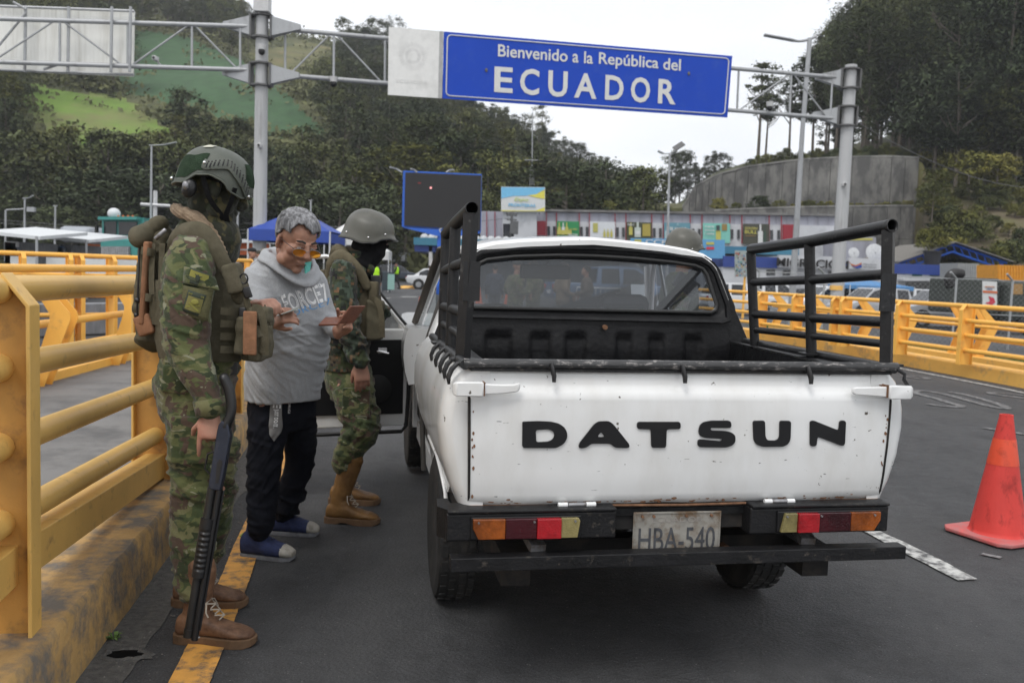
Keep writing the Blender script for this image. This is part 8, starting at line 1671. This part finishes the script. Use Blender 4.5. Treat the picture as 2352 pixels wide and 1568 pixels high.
t = ban(1703.5,1764,(.05,.05,.035), 'dark banner reading GOLDEN BULL with a white bottle', 547); btxt(t, 'GOLDEN', 1707,527,28,5, YEL); btxt(t, 'BULL', 1707,537,28,8, YEL); fr(t, 'printed_rule', GLD, 1708,541,1732,543,82,.02,.5); bott(t, 1743,516,560,5.5, WT_); bott(t, 1753,519,560,3, cm((.03,.06,.04)))
bb = thing('billboard', 'white, blue and yellow Expo Fronteras billboard on the hall roof', 'billboard', tuple(at(1200,485,80)))
SKY_, BYE = cm((.16,.45,.68)), cm((.66,.58,.08)); fr(bb, 'board', WT_, 1151,429,1252,486,80,.3,0,430,486)
def fpoly(par, pts, m, Y, pr, name='printed_shape'): mb = MB(); P_ = [at(x, y, Y) for x, y in pts]; P_ = [Vector((p.x, Y - pr, p.z)) for p in P_]; mb.add(P_ + [p + Vector((0,.015,0)) for p in P_],[tuple(range(len(P_))), tuple(range(2 * len(P_) - 1, len(P_) - 1,-1))]); mb.build(name, m, par, W=True)
fpoly(bb, [(1151.5,430),(1251,431),(1251,434),(1232,446),(1205,450),(1180,450),(1151.5,456)], SKY_, 80,.03); fpoly(bb, [(1213,449),(1232,446),(1251,436),(1251,457),(1232,454)], BYE, 80,.04); fpoly(bb, [(1151.5,483),(1230,484),(1251,476),(1251,485.5),(1151.5,485)], BYE, 80,.03)
btxt(bb, 'FRONTERAS', 1168,474,61,7, SKY_, 80,.06); a = at(1181,464,80); text_obj('Expo', 'banner_lettering', cm((.45,.55,.12)), bb, (a.x, 79.93, a.z),(1,0,0),(0,0,1), w=1.25, h=.4, depth=.02, shear=.35, W=True)
for x in (1163,1238): fr(bb, 'support', DARKST, x, 484, x + 2,492,80,.2,-.4)
mast = MB(); mast.tube([at(1222,440,100), at(1223,258,100)],.06,5); mast.tube([at(1217,430,100), at(1219,385,100)],.05,4); mast.tube([at(1227,430,100), at(1225,385,100)],.05,4); mast.tube([at(1205,368,100), at(1240,368,100)],.05,4); tag(mast.build('radio_mast', GALV), 'thin lattice radio mast rising behind the fair billboard', 'mast', kind=None)
up = MB(); up.tube([at(1173,560,76), at(1176,486,76)],.13,6); [up.tube([at(x0, y_, 76), at(x1, y_ + 1,76)],.06,4) for x0, x1, y_ in ((1162,1190,490),(1163,1188,494),(1164,1187,504))]; up.box(at(1181,523,75.8),(.7,.5,1.1)); tag(up.build('utility_pole', DARKST), 'concrete utility pole with transformer in front of the hall entrance', 'utility pole')
tm = thing('terminal_canopy', 'low terminal building with teal fascia and white roof domes', 'building', tuple(at(1200,660,64) * Vector((1,1,0))))
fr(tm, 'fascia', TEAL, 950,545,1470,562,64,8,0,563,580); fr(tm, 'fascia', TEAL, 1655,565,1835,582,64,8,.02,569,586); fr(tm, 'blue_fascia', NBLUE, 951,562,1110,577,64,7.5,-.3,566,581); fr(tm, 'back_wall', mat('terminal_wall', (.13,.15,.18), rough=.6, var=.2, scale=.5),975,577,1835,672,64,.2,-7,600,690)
for x in range(975,1500,17): p = at(x, 545 + (x - 950) * .035,66); mb = MB(); mb.ell(p, (.33,.5,.30),10,6); mb.build('roof_dome', DOME, tm, W=True, smooth=60)
for x, m in ((988, WHT),(1004, TEAL),(1092, WHT)): fr(tm, 'column', m, x - 4,560, x + 4,670,64,.5,-.3)
fr(tm, 'window', DKW, 1010,584,1085,604,64,.1,-6.7); fr(tm, 'sign_panel', WHT, 980,606,1036,626,64,.1,-5)
a = at(990,620,69); text_obj('TERMINAL', 'wall_lettering', cm((.12,.2,.32)), tm, (a.x, 68.9, a.z),(1,0,0),(0,0,1), w=1.4, h=.3, depth=.02, W=True)
t = thing('banner', 'light blue bank banner with red and yellow squares behind the far helmet', 'banner', tuple(at(1600,560,62))); fr(t, 'sheet', cm((.10,.30,.52)),1448,547,1665,590,62,.05,0,551,594); fr(t, 'printed_square', YEL, 1457,550,1473,558,62,.02,.05); fr(t, 'printed_square', YEL, 1622,556,1640,562,62,.02,.05); fr(t, 'printed_square', cm((.5,.03,.05)),1622,567,1640,573,62,.02,.05); btxt(t, 'CCFF', 1482,560,60,10, WT_, 62,.05)
mg = thing('migration_office', 'low white and navy migration office behind the right side rack', 'building', tuple(at(1950,700,62) * Vector((1,1,0)))); fr(mg, 'wall', WHT, 1660,606,2330,715,62,9,0,630,720); fr(mg, 'fascia', NBLUE, 1660,588,1784,613,62,9.2,.15,591,616); fr(mg, 'fascia', NBLUE, 2010,604,2330,626,62,9.2,.15,614,640)
fr(mg, 'sign_wall', WHT, 1784,586,1914,614,62,.4,.6,590,619); fr(mg, 'sign_panel', WHT, 1942,592,2015,617,62,.3,.7,596,622); a = at(1783,611,61.3); text_obj('MIGRACIÓN', 'wall_lettering', SB, mg, (a.x, 61.3, a.z),(1,0,-.012),(.012,0,1), w=4.9, h=.72, depth=.06, bold=.02, W=True)
fpoly(mg, [(1948,599),(1955,606),(1966,609),(1979,603),(1979,612),(1970,616),(1958,612)], cm((.50,.14,.03)),61.3,.03); fpoly(mg, [(1956,609),(1966,612),(1979,607),(1979,614),(1968,617)], cm((.02,.06,.30)),61.25,.03)
for k, s in enumerate(('Ministerio', 'del Interior')): a = at(1983,609 + k * 6,61.2); text_obj(s, 'panel_lettering', cm((.15,.15,.16)), mg, (a.x, 61.2, a.z),(1,0,0),(0,0,1), w=.9, h=.14, depth=.01, W=True)
for x in (1760,1798,1850,1902,1970): fr(mg, 'window', DKW, x, 619 + (x - 1760) * .02, x + 20,632 + (x - 1760) * .02,62,.1,.06)
for x in (2095,2135): fr(mg, 'window', mat('green_glass', (.01,.07,.05), rough=.2), x, 627, x + 22,634,62,.1,.06)
fr(mg, 'door_canopy', WHT, 2075,640,2150,645,61,2.0,0); fr(mg, 'doorway', DKW, 2080,646,2145,700,62,.1,.06)
for (x, y, r, lb) in ((1962,580,.24, 'small white satellite dome'),(2011,579,.40, 'big white satellite dish on the migration office roof')):
 p = at(x, y, 63); t = thing('satellite_dish', lb + ('' if r > .5 else ' on the migration office roof') if 'roof' not in lb else lb, 'satellite dish', tuple(p)); mb = MB(); mb.lathe([(r * k * 1.6,.25 * (k * k) * r) for k in (.02,.3,.6,.85,1)], n=22); mb.xf(Matrix.Translation(p) @ Matrix.Rotation(math.radians(75),4, 'X') @ Matrix.Rotation(math.pi, 4, 'X')); mb.build('reflector', DOME, t, W=True, smooth=60); mb = MB(); mb.tube([p, p - Vector((0,-.1, r * 1.9))],.05,6); mb.build('stand', GALV, t, W=True)
fr(None, 'x', WHT, 0,0,1,1,5) if False else None
for args in (('upper_shed', LAV, 1926,538,2012,600,78,8, 'pale shed with yellow strip beyond the right gantry pole', 545,604),('metal_container', mat('corrugated_grey', (.30,.31,.31), rough=.5, metal=.2, var=.1, scale=3),2199,604,2249,640,58,2.4, 'pale grey corrugated container on top of the office roof', 606,643),('metal_container', mat('corrugated_orange', (.62,.27,.02), rough=.5, var=.1),2292,608,2352,656,52,2.4, 'orange corrugated container at the right edge', 611,660)):
 nm, m, x0, y0, x1, y1, Y, d, lb, y2, y3 = args; t = thing(nm, lb, 'container' if 'cont' in nm else 'shed', tuple(at(x0, y1, Y))); fr(t, 'body', m, x0, y0, x1, y1, Y, d, 0, y2, y3)
 if 'cont' in nm:
  for k in range(9): xx = x0 + (x1 - x0) * (k + .3) / 9; fr(t, 'corrugation', m, xx, y0 + 1, xx + 2.4, y1, Y, .06,.06, y0 + 1.5, y1)
 else: fr(t, 'strip', YEL, x0 + 2,547, x1 - 8,552, Y, .05,.05)
br = thing('truss_roof', 'blue steel truss gable roof behind the parked cars at the right', 'roof', tuple(at(2185,600,70) * Vector((1,1,0)))); TB = mat('truss_blue', (.02,.10,.42), rough=.5)
for Y in (66,74):
 T_ = [at(2066,604, Y), at(2188,561, Y), at(2312,604, Y)]; Bt = [p + Vector((0,0,-.55)) for p in T_]
 for L_ in (T_, Bt): mb = MB(); mb.tube(L_, .09,6); mb.build('chord', TB, br, W=True)
 for i in range(14): u = i / 14; f = lambda L_, u: L_[0].lerp(L_[1], u * 2) if u < .5 else L_[1].lerp(L_[2], u * 2 - 1); mb = MB(); mb.tube([f(T_, u), f(Bt, min(1, u + .035))],.05,5); mb.build('web', TB, br, W=True)
mb = MB(); A_ = [at(2060,603,66), at(2188,558,66), at(2320,603,66)]; mb.loft([[p + Vector((0, dy, dz)) for p in A_] + [p + Vector((0, dy, dz - .08)) for p in reversed(A_)] for dy, dz in ((-.5,.1),(9,.1))]); mb.build('roof_sheet', mat('roof_grey_brown', (.15,.14,.125), rough=.9), br, W=True)
for x in (2075,2300): fr(br, 'leg', TB, x, 600, x + 5,690,66,.2)
t = MB(); p = at(2140,613,64); t.lathe([(.48,-.5),(.50,.1),(.60,1.0),(.66,1.03),(.66,1.13),(.2,1.17)],(p.x, p.y, p.z),18); tag(t.build('water_tank', SB, smooth=40), 'black plastic water tank in front of the blue truss roof', 'water tank')
def tent(px0, px1, py, pk, Y, m, label, leg=2.4, val=.35, ydrop=0):
 a, b = at(px0, py, Y), at(px1, py + ydrop, Y); w = b.x - a.x; z = (a.z + b.z) / 2; c_ = Vector(((a.x + b.x) / 2, Y + w / 2, at((px0 + px1) / 2, pk, Y + w / 2).z)); t = thing('canopy_tent', label, 'tent', (c_.x, c_.y, 0)); co = [Vector((a.x, Y, z)), Vector((b.x, Y, z)), Vector((b.x, Y + w, z)), Vector((a.x, Y + w, z))]
 mb = MB(); mb.add(co + [c_] + [p - Vector((0,0,.05)) for p in co],[(0,1,4),(1,2,4),(2,3,4),(3,0,4),(8,7,6,5),(0,5,6,1),(1,6,7,2),(2,7,8,3),(3,8,5,0)]); mb.build('roof', m, t, W=True)
 for i in range(4): p, q = co[i], co[(i + 1) % 4]; mb = MB(); mb.add([p, q, q - Vector((0,0, val)), p - Vector((0,0, val))],[(0,1,2,3)]); o = mb.build('valance', m, t, W=True); sd = o.modifiers.new('t', 'SOLIDIFY'); sd.thickness = .02; mb = MB(); mb.cyl(p, Vector((p.x, p.y, 0)),.03, n=6); mb.build('leg', WM, t, W=True)
 return t
TBL = mat('tent_blue', (.018,.055,.30), rough=.6, var=.08, scale=1.); TWH = mat('tent_white', (.60,.60,.59), rough=.6, var=.05, dirt=(.45,.44,.42), dirt_amt=.35, dirt_scale=1)
tent(570,758,527,480,30, TBL, 'blue canopy tent behind the grey-haired man', val=.38, ydrop=3); tent(745,845,543,507,40, TWH, 'white canopy tent between the man and the second soldier', ydrop=2); tent(846,893,576,562,52, TWH, 'small white tent just right of the second soldier mask', val=.5, ydrop=1)
tent(1953,2100,655,645,48, mat('tarp_blue', (.06,.20,.42), rough=.6), 'low light-blue tarp over the parked cars', val=.2, ydrop=4)
KT = mat('kiosk_white_roof', (.60,.62,.63), rough=.5, var=.05)
for (x0, x1, y0, Y, lb) in ((-40,92,529,27, 'nearer market kiosk with white sheet roof at the far left edge'),(62,205,537,30, 'market kiosk with long white sheet roof in front of the grey tank')):
 t = thing('kiosk', lb, 'kiosk', tuple(at((x0 + x1) / 2,640, Y) * Vector((1,1,0)))); a, b = at(x0, y0, Y), at(x1, y0 + 14, Y); mb = MB(); mb.add([a, b, b + Vector((0,3,.25)), a + Vector((0,3,.25))] + [p - Vector((0,0,.1)) for p in (a, b, b + Vector((0,3,.25)), a + Vector((0,3,.25)))],[(0,1,2,3),(7,6,5,4),(0,4,5,1),(1,5,6,2),(2,6,7,3),(3,7,4,0)]); mb.build('roof', KT, t, W=True)
 xb0, xb1 = a.x + .3, b.x - 1.0; mb = MB(); mb.bbox(xb0, xb1, Y + .8, Y + 3,0, a.z - .3); mb.build('body', mat('kiosk_grey', (.14,.145,.15), rough=.6, var=.2), t, W=True); rgk = random.Random(int(Y))
 for k in range(46): w, h_ = rgk.uniform(.15,.4), rgk.uniform(.12,.35); x, z = rgk.uniform(xb0, xb1 - .4), rgk.uniform(.7, a.z - .6); mb = MB(); mb.bbox(x, x + w, Y + .62, Y + .79, z, z + h_); mb.build('goods', cm(rgk.choice([(.5,.5,.5),(.4,.05,.04),(.08,.2,.4),(.5,.3,.05),(.1,.12,.14),(.25,.3,.35)])), t, W=True)
 for k in range(3): x = xb0 + .3 + k * 1.1; mb = MB(); mb.bbox(x, x + .8, Y + .4, Y + .45,.75,1.35); mb.build('notice_board', WT_, t, W=True)
 mb = MB(); mb.cyl((b.x - .1, Y, 0),(b.x - .1, Y, b.z),.04, n=6); mb.build('post', GALV, t, W=True)
t = MB(); a, b = at(132,518,46), at(208,558,46); t.bbox(a.x, b.x, 46,51, b.z, a.z); tag(t.build('tank_trailer', mat('tank_grey', (.30,.32,.35), rough=.4, metal=.3, var=.1, scale=1), bevel=.25), 'rounded grey tank trailer between the kiosk and the teal lorry', 'trailer')
for (x0, x1, y0, y1, c, Y, lb) in ((195,330,557,600,(.50,.13,.03),52, 'orange and white stall behind the teal lorry'),(505,600,558,585,(.50,.11,.03),50, 'orange stall roof left of the blue tent')): t = thing('market_stall', lb, 'stall', tuple(at(x0,640, Y) * Vector((1,1,0)))); fr(t, 'roof', KT, x0 - 8, y0 - 8, x1 + 8, y0, Y, 3,.5); fr(t, 'front', cm(c), x0, y0, x1, y1, Y, 2); fr(t, 'banner_strip', WT_, x0 + 5, y0 + 14, x1 - 5, y1 - 10, Y, .05,.06)
lt = thing('lorry', 'teal long-nosed lorry facing the camera, left of the foreground soldier', 'lorry', tuple(at(268,600,40) * Vector((1,1,0)))); TL = mat('lorry_teal', (.045,.24,.22), rough=.35, var=.06, dirt=(.08,.17,.15), dirt_amt=.35, dirt_scale=2); GRI = mat('grille_grey', (.16,.165,.17), rough=.4, metal=.5, var=.2)
fr(lt, 'cab', TL, 234,498,330,570,42,2.2,0,500,572); fr(lt, 'windscreen', DKW, 240,509,268,538,42,.05,.06); fr(lt, 'windscreen', DKW, 274,510,316,539,42,.05,.06); fr(lt, 'sun_visor', TL, 236,499,324,506,42,.5,.5)
a = at(226,549,39.6); b = at(322,640,39.6); mb = MB(); zt = at(240,541,42).z; mb.loft([[Vector((a.x + dx, y, .75)), Vector((b.x - dx, y, .75)), Vector((b.x - dx, y, z - .12)), Vector((b.x - dx - .25, y, z)), Vector((a.x + dx + .25, y, z)), Vector((a.x + dx, y, z - .12))] for y, z, dx in ((39.6, a.z, .1),(40.4, a.z + .12,.0),(42, zt, 0))]); mb.build('bonnet', TL, lt, W=True)
fr(lt, 'grille', GRI, 230,566,300,640,39.6,.05,.06)
for k in range(16): fr(lt, 'grille_bar', CHROME, 232 + k * 4.2,567,233 + k * 4.2,638,39.6,.03,.10)
mb = MB(); mb.ell(at(262,491,43),(.3,.3,.28)); mb.build('roof_beacon', KT, lt, W=True, smooth=60)
for k in range(4): mb = MB(); mb.ell(at(272 + k * 11,497,41.8),(.06,.06,.05)); mb.build('marker_lamp', cm((.5,.12,.02)), lt, W=True)
mb = MB(); mb.tube([at(234,510,41.8), at(222,512,41.6), at(221,536,41.6)],.03,6); mb.box(at(222,530,41.6),(.1,.2,.5)); mb.build('mirror', SB, lt, W=True)
for sx in (a.x + .1, b.x - .4): mb = MB(); mb.cyl((sx, 40.6,.5),(sx + .3,40.6,.5),.5, n=18); mb.build('wheel', RUBBER, lt, W=True)
fr(lt, 'bumper', CHROME, 228,640,318,652,39.5,.2)
def car(label, x, y, z, ang, col, kind='sedan', group=None):
 t = thing('parked_car', label, 'car', (x, y, z), ang, group); pm = mat('carpaint_%d_%d' % (int(col[0] * 999), int(col[2] * 999)), col, rough=.25, coat=.6, var=.02, spec=.5); L_ = {'sedan': 4.45, 'suv': 4.4, 'pickup': 5.1}[kind]; H = {'sedan': 1.45, 'suv': 1.70, 'pickup': 1.75}[kind]; W = .88; bz = {'sedan': .88, 'suv': 1.02, 'pickup': 1.05}[kind]
 S = {'sedan': [(-2.2,.62,.78),(-2.1,.45,.92),(-1.5,.32,.95),(-.5,.28,.93),(.8,.28,.93),(1.5,.32,.88),(2.0,.38,.74),(2.2,.48,.60)], 'suv': [(-2.2,.55,.95),(-2.1,.42,1.06),(-1.2,.36,1.06),(.6,.34,1.04),(1.5,.36,.99),(2.05,.42,.85),(2.2,.5,.68)], 'pickup': [(-2.55,.6,1.0),(-2.5,.48,1.08),(-1.0,.42,1.08),(.9,.42,1.08),(1.8,.42,1.04),(2.35,.46,.92),(2.5,.55,.75)]}[kind]
 mb = MB(); mb.loft([[Vector((xx, sy * W * wf, zz)) for sy, wf, zz in ((-1,.93, lo),(-1,1,(lo + hi) / 2),(-1,.965, hi - .04),(-1,.90, hi),(1,.90, hi),(1,.965, hi - .04),(1,1,(lo + hi) / 2),(1,.93, lo))] for xx, lo, hi in S]); mb.build('body', pm, t, smooth=35)
 G = {'sedan': [(-1.75, bz),(-1.05, H - .04),(-.4, H),(.3, H - .03),(1.15, bz - .02)], 'suv': [(-2.05, bz),(-1.85, H - .05),(-.8, H),(.3, H - .03),(1.2, bz - .02)], 'pickup': [(-.95, bz),(-.85, H - .06),(-.2, H),(.7, H - .04),(1.5, bz)]}[kind]
 hw = lambda z_: W * (.90 - .17 * (z_ - bz + .05) / (H - bz)); mb = MB(); mb.loft([[Vector((xx, -W * .90, bz - .05)), Vector((xx, -hw(zz), zz)), Vector((xx, hw(zz), zz)), Vector((xx, W * .90, bz - .05))] for xx, zz in G]); mb.build('cabin', pm, t, smooth=25)
 n = len(G); pil = {'sedan': [(-1.35,-.30),(-.22,.85)], 'suv': [(-1.85,-1.05),(-.97,-.12),(-.04,.92)], 'pickup': [(-.78,-.02),(.06,1.1)]}[kind]
 top = lambda xx: interp(G, xx)
 for sy in (-1,1):
  for xa, xb in pil:
   z1 = lambda xx: min(top(xx) - .07, H - .10); pts = [(xa + .02, bz + .0),(xb - .02, bz + .0)] + [(xx, max(bz + .03, z1(xx))) for xx in (xb - .04,(xa + xb) / 2, xa + .06)]; mb = MB(); V_ = [Vector((a_, sy * (hw(b_) + .012), b_)) for a_, b_ in pts]; mb.add(V_ + [v - Vector((0, sy * .03,0)) for v in V_],[tuple(range(5)), tuple(range(9,4,-1))]); mb.build('side_window', DKW, t)
 for (i, j) in ((0,1),(n - 2, n - 1)):
  (xa, za),(xb, zb_) = G[i], G[j]; s_ = -1 if i == 0 else 1; q_ = lambda u, v: Vector((xa + (xb - xa) * u + s_ * .012, v * (hw(za + (zb_ - za) * u) - .08), za + (zb_ - za) * u + .012)); mb = MB(); mb.add([q_(.1,-1), q_(.1,1), q_(.88,1), q_(.88,-1)],[(0,1,2,3)]); mb.build('windscreen', DKW, t)
 wx = {'sedan': (-1.32,1.35), 'suv': (-1.3,1.35), 'pickup': (-1.55,1.6)}[kind]; r = .33 if kind == 'sedan' else .37
 for xx in wx:
  for sy in (-1,1):
   mb = MB(); mb.lathe([(r * .6,-.1),(r * .95,-.11),(r, -.07),(r, .07),(r * .95,.11),(r * .6,.1)],(xx, sy * (W - .09), r),20, 'Y'); w_ = mb.build('wheel', RUBBER, t, smooth=40); mb = MB(); mb.cyl((xx, sy * (W - .02), r),(xx, sy * (W + .025), r), r * .60, n=12); [mb.beam((xx, sy * (W + .03), r),(xx + r * .56 * math.cos(a_), sy * (W + .03), r + r * .56 * math.sin(a_)),.02,.05, up=(0,1,0)) for a_ in [6.283 * k / 5 for k in range(5)]]; mb.build('rim', GALV, w_)
   mb = MB(); mb.lathe([(r * 1.18, sy * .0),(r * 1.18, sy * .02),(r * .2, sy * .02)],(xx, sy * (W * .985), r * 1.02),20, 'Y'); mb.build('wheel_arch', SB, t)
 for sy in (-1,1):
  mb = MB(); mb.box((S[0][0] + .04, sy * W * .78, S[1][2] - .16),(.12,.28,.16)); mb.build('tail_lamp', cm((.35,.01,.015)), t, bevel=.02); mb = MB(); mb.box((S[-1][0] - .10, sy * W * .72, S[-1][2] + .02),(.16,.3,.13)); mb.build('headlamp', cm((.6,.62,.65)), t, bevel=.02)
 mb = MB(); mb.box((S[0][0] - .01,0,.72),(.02,.5,.12)); mb.build('number_plate', KT, t)
 return t
CW = (.62,.63,.64); CS = (.38,.39,.41)
p = gnd(1010,663); p = at(1010,640,61.5); car('white sedan at the kerb island beside the woman in jeans', p.x + 0,61.5,0,-.05, CW)
LZ = -.45; lc_ = lambda px, Y: at(px, 700, Y).x
car('white wagon parked behind the nearer yellow railing, left of the silver pickup', lc_(2000,47),47, LZ, math.pi + .35, CS, 'suv'); car('silver double-cab pickup parked behind the right yellow railing', lc_(2170,41),41, LZ, math.pi + .12, CS, 'pickup')
car('white off-roader behind the middle post of the side rack', lc_(1895,50),50, LZ, math.pi + .3, CW, 'suv'); car('white pickup seen through the left of the side rack', lc_(1765,52),52, LZ, .3, CW, 'pickup'); car('dark car behind the first post of the side rack', lc_(1830,56),56, LZ, math.pi, (.03,.03,.035), 'sedan')
car('white hatchback at the left end of the chain-link fence', lc_(1705,47),47, LZ, .15, CW, 'suv'); car('grey saloon parked between the silver pickup and the army truck', lc_(2262,50),50, LZ, math.pi, CS, 'sedan'); car('white car parked under the blue tarp', lc_(2050,54),54, LZ, math.pi, CW, 'suv'); car('blue pickup seen right of the headrest through the rear window', at(1412,640,34).x, 34,0,.2,(.10,.16,.26), 'pickup'); car('dark off-roader far behind the trash bins', at(914,600,92).x, 92,0,.2,(.06,.07,.09), 'suv'); car('silver car left of the blue tent under the orange stall', at(528,600,44).x, 44,0,.1, CS)
vn = thing('box_van', 'white box van far down the road left of the terminal', 'van', tuple(at(905,600,100) * Vector((1,1,0)))); fr(vn, 'box', WHT, 893,580,930,600,100,5); fr(vn, 'cab', WHT, 880,588,893,603,100,2); fr(vn, 'windscreen', DKW, 882,590,891,595,100,.1,.05)
p = at(886,625,50); t = MB(); t.bbox(p.x - .2, p.x + .28,50,50.5,.12,1.15); [t.cyl((p.x + dx, 50.1,.08),(p.x + dx + .04,50.1,.08),.08, n=8) for dx in (-.18,.24)]; tag(t.build('wheeled_bin', cm((.03,.045,.055)), bevel=.03), 'dark wheeled bin under the small white tent', 'bin')
t = MB(); p = at(896,625,49); t.bbox(p.x - .12, p.x + .25,49,49.06,.2,1.05); tag(t.build('poster_stand', cm((.25,.42,.38))), 'pale green poster stand beside the wheeled bin', 'sign')
t = MB(); a, b = gnd(926,661), gnd(1075,664); t.loft([[Vector((a.x + dx, a.y - 2 + dy, 0)), Vector((b.x - dx, a.y - 2 + dy, 0)), Vector((b.x - dx * 2, a.y - 2 + dy, z)), Vector((a.x + dx * 2, a.y - 2 + dy, z))] for dy, dx, z in ((0,.1,.02),(.5,0,.16),(2.5,0,.16),(3,.1,.02))]); o = t.build('kerb_island', KERBM2); o['kind'] = 'structure'
ck = thing('sign_post', 'notice board crowded with small stickers on a yellow post behind the cab', 'sign', tuple(at(1711,640,36) * Vector((1,1,0)))); mb = MB(); p = at(1712,640,36); mb.cyl((p.x, 36.1,-.4),(p.x, 36.1, at(1712,600,36).z),.05, n=8); mb.build('post', RAILB, ck, W=True); fr(ck, 'board', mat('board_pale', (.30,.34,.33), rough=.5),1688,575,1735,635,36,.05,0,577,637); rgk = random.Random(5)
for k in range(120): x, y = rgk.uniform(1689,1732), rgk.uniform(578,632); fr(ck, 'sticker', cm(rgk.choice([(.5,.5,.5),(.4,.08,.05),(.05,.25,.25),(.03,.04,.05),(.1,.2,.35),(.45,.4,.2)])), x, y, x + rgk.uniform(1.5,4), y + rgk.uniform(1.5,4),36,.01,.012 + k * .0002)
at_ = thing('army_truck', 'dark green army truck with covered bed behind the right fence posts', 'truck', tuple(at(2270,720,36) * Vector((1,1,0)))); ARM = mat('army_dark_green', (.030,.036,.030), rough=.6, var=.2)
a = at(2190,640,37); b = at(2302,640,37); mb = MB(); mb.bbox(a.x, b.x, 37,39.2,.35, at(2240,638,37).z); mb.build('covered_bed', ARM, at_, W=True, bevel=.12); mb = MB(); c_ = at(2395,640,36.5); mb.bbox(b.x + .05, c_.x, 36.6,38.8,.1, at(2320,645,37).z); mb.build('cab', ARM, at_, W=True, bevel=.2); fr(at_, 'side_window', cm((.30,.17,.05)),2326,652,2349,676,36.55,.05)
for xx in (a.x + .7, b.x + 1.1): mb = MB(); mb.cyl((xx, 36.5,.05),(xx, 36.9,.05),.5, n=18); mb.build('wheel', RUBBER, at_, W=True, smooth=40)
mb = MB(); S = spline([at(2185,660,35.8), at(2180,640,35.8), at(2192,628,35.8), at(2212,630,35.8)],4); mb.tube([tuple(p) for p in S],.22,8); vox(mb, .05, 'rolled_tarpaulin', SB, at_, smooth=1)
bn = thing('banner', 'upright white banner with orange band beside the army truck', 'banner', tuple(at(2273,690,34))); fr(bn, 'sheet', WT_, 2257,645,2290,700,34,.03,0,647,702); fr(bn, 'printed_band', cm((.55,.12,.03)),2257,667,2290,672,34,.01,.02,669,674); fpoly(bn, [(2270,680),(2282,684),(2286,694),(2278,700),(2262,696),(2274,692)], cm((.5,.02,.05)),34,.02); btxt(bn, 'REGISTRO', 2262,660,22,3, cm((.5,.2,.1)),34,.02); btxt(bn, 'AQUI', 2266,665,12,3, cm((.1,.2,.4)),34,.02)
ff = thing('chain_link_fence', 'grey chain-link fence on steel posts in front of the parked cars', 'fence', tuple(at(2193,760,27.5) * Vector((1,1,0)))); X = [lc_(px, 27.5) for px in (1740,1890,2040,2193,2322,2470)]; zt = at(2193,640,27.5).z
for xx in X: mb = MB(); mb.tube([(xx, 27.5, LZ),(xx, 27.5, zt),(xx - .25,27.4, zt + .2)],.035,8); mb.build('post', GALV, ff, W=True)
for z in (zt, .6): mb = MB(); mb.cyl((X[0],27.5, z),(X[-1],27.5, z),.012, n=5); mb.build('wire', GALV, ff, W=True)
mb = MB(); W_ = X[-1] - X[0]; H_ = zt - LZ; st = .16
for k in range(int((W_ + H_) / st)):
 for s_ in (1,-1):
  x0, z0 = (X[0] + k * st, LZ); x1, z1 = x0 - H_, zt
  if x1 < X[0]: z1 = zt - (X[0] - x1); x1 = X[0]
  if x0 > X[-1]: z0 = LZ + (x0 - X[-1]); x0 = X[-1]
  if s_ < 0: x0, x1 = X[0] + X[-1] - x0, X[0] + X[-1] - x1
  mb.tube([(x0,27.5, z0),(x1,27.5, z1)],.0018,3, cap=False)
o = mb.build('wire_mesh', GALV, ff, W=True); o['kind'] = 'stuff'
for (x0, x1, yw_, yr, Y, c, rc, lb) in ((1311,1370,467,458,165,(.45,.20,.07),(.12,.10,.09), 'small orange house on the hillside above the hall'),(1411,1498,475,470,150,(.55,.56,.56),(.10,.08,.08), 'long white house on the hillside right of the orange one')):
 t = thing('house', lb, 'house', tuple(at(x0,480, Y))); fr(t, 'wall', cm(c), x0, yw_ - 3, x1,492, Y, 7); mb = MB(); a, b = at(x0 - 2, yw_ - 1, Y - .6), at(x1 + 2, yw_ - 1, Y - .6); r0, r1 = at(x0 + 10, yr, Y + 3), at(x1 - 12, yr, Y + 3); mb.add([a, b, r1, r0, a + Vector((0,8.5,0)), b + Vector((0,8.5,0))],[(0,1,2,3),(4,3,2,5),(0,3,4),(1,5,2)]); mb.build('roof', cm(rc), t, W=True)
 for k in range(3): xx = x0 + (x1 - x0) * (.2 + .28 * k); fr(t, 'window', DKW, xx, yw_ + 1.5, xx + 5, yw_ + 5, Y, .1,.05)
mb = MB(); mb.bbox(-640,640,-40,1150,-2.5,210); hz = mb.build('haze', None); hz['kind'] = 'stuff'; hz['label'] = 'thin pale haze over the valley'
hm = bpy.data.materials.new('haze'); hm.use_nodes = True; hn = hm.node_tree; hn.nodes.clear(); ho = hn.nodes.new('ShaderNodeOutputMaterial'); hv = hn.nodes.new('ShaderNodeVolumePrincipled')
hv.inputs['Color'].default_value = (.9,.93,.97,1); hv.inputs['Density'].default_value = .0004; hv.inputs['Anisotropy'].default_value = .2; hn.links.new(hv.outputs[0], ho.inputs['Volume']); hz.data.materials.append(hm)
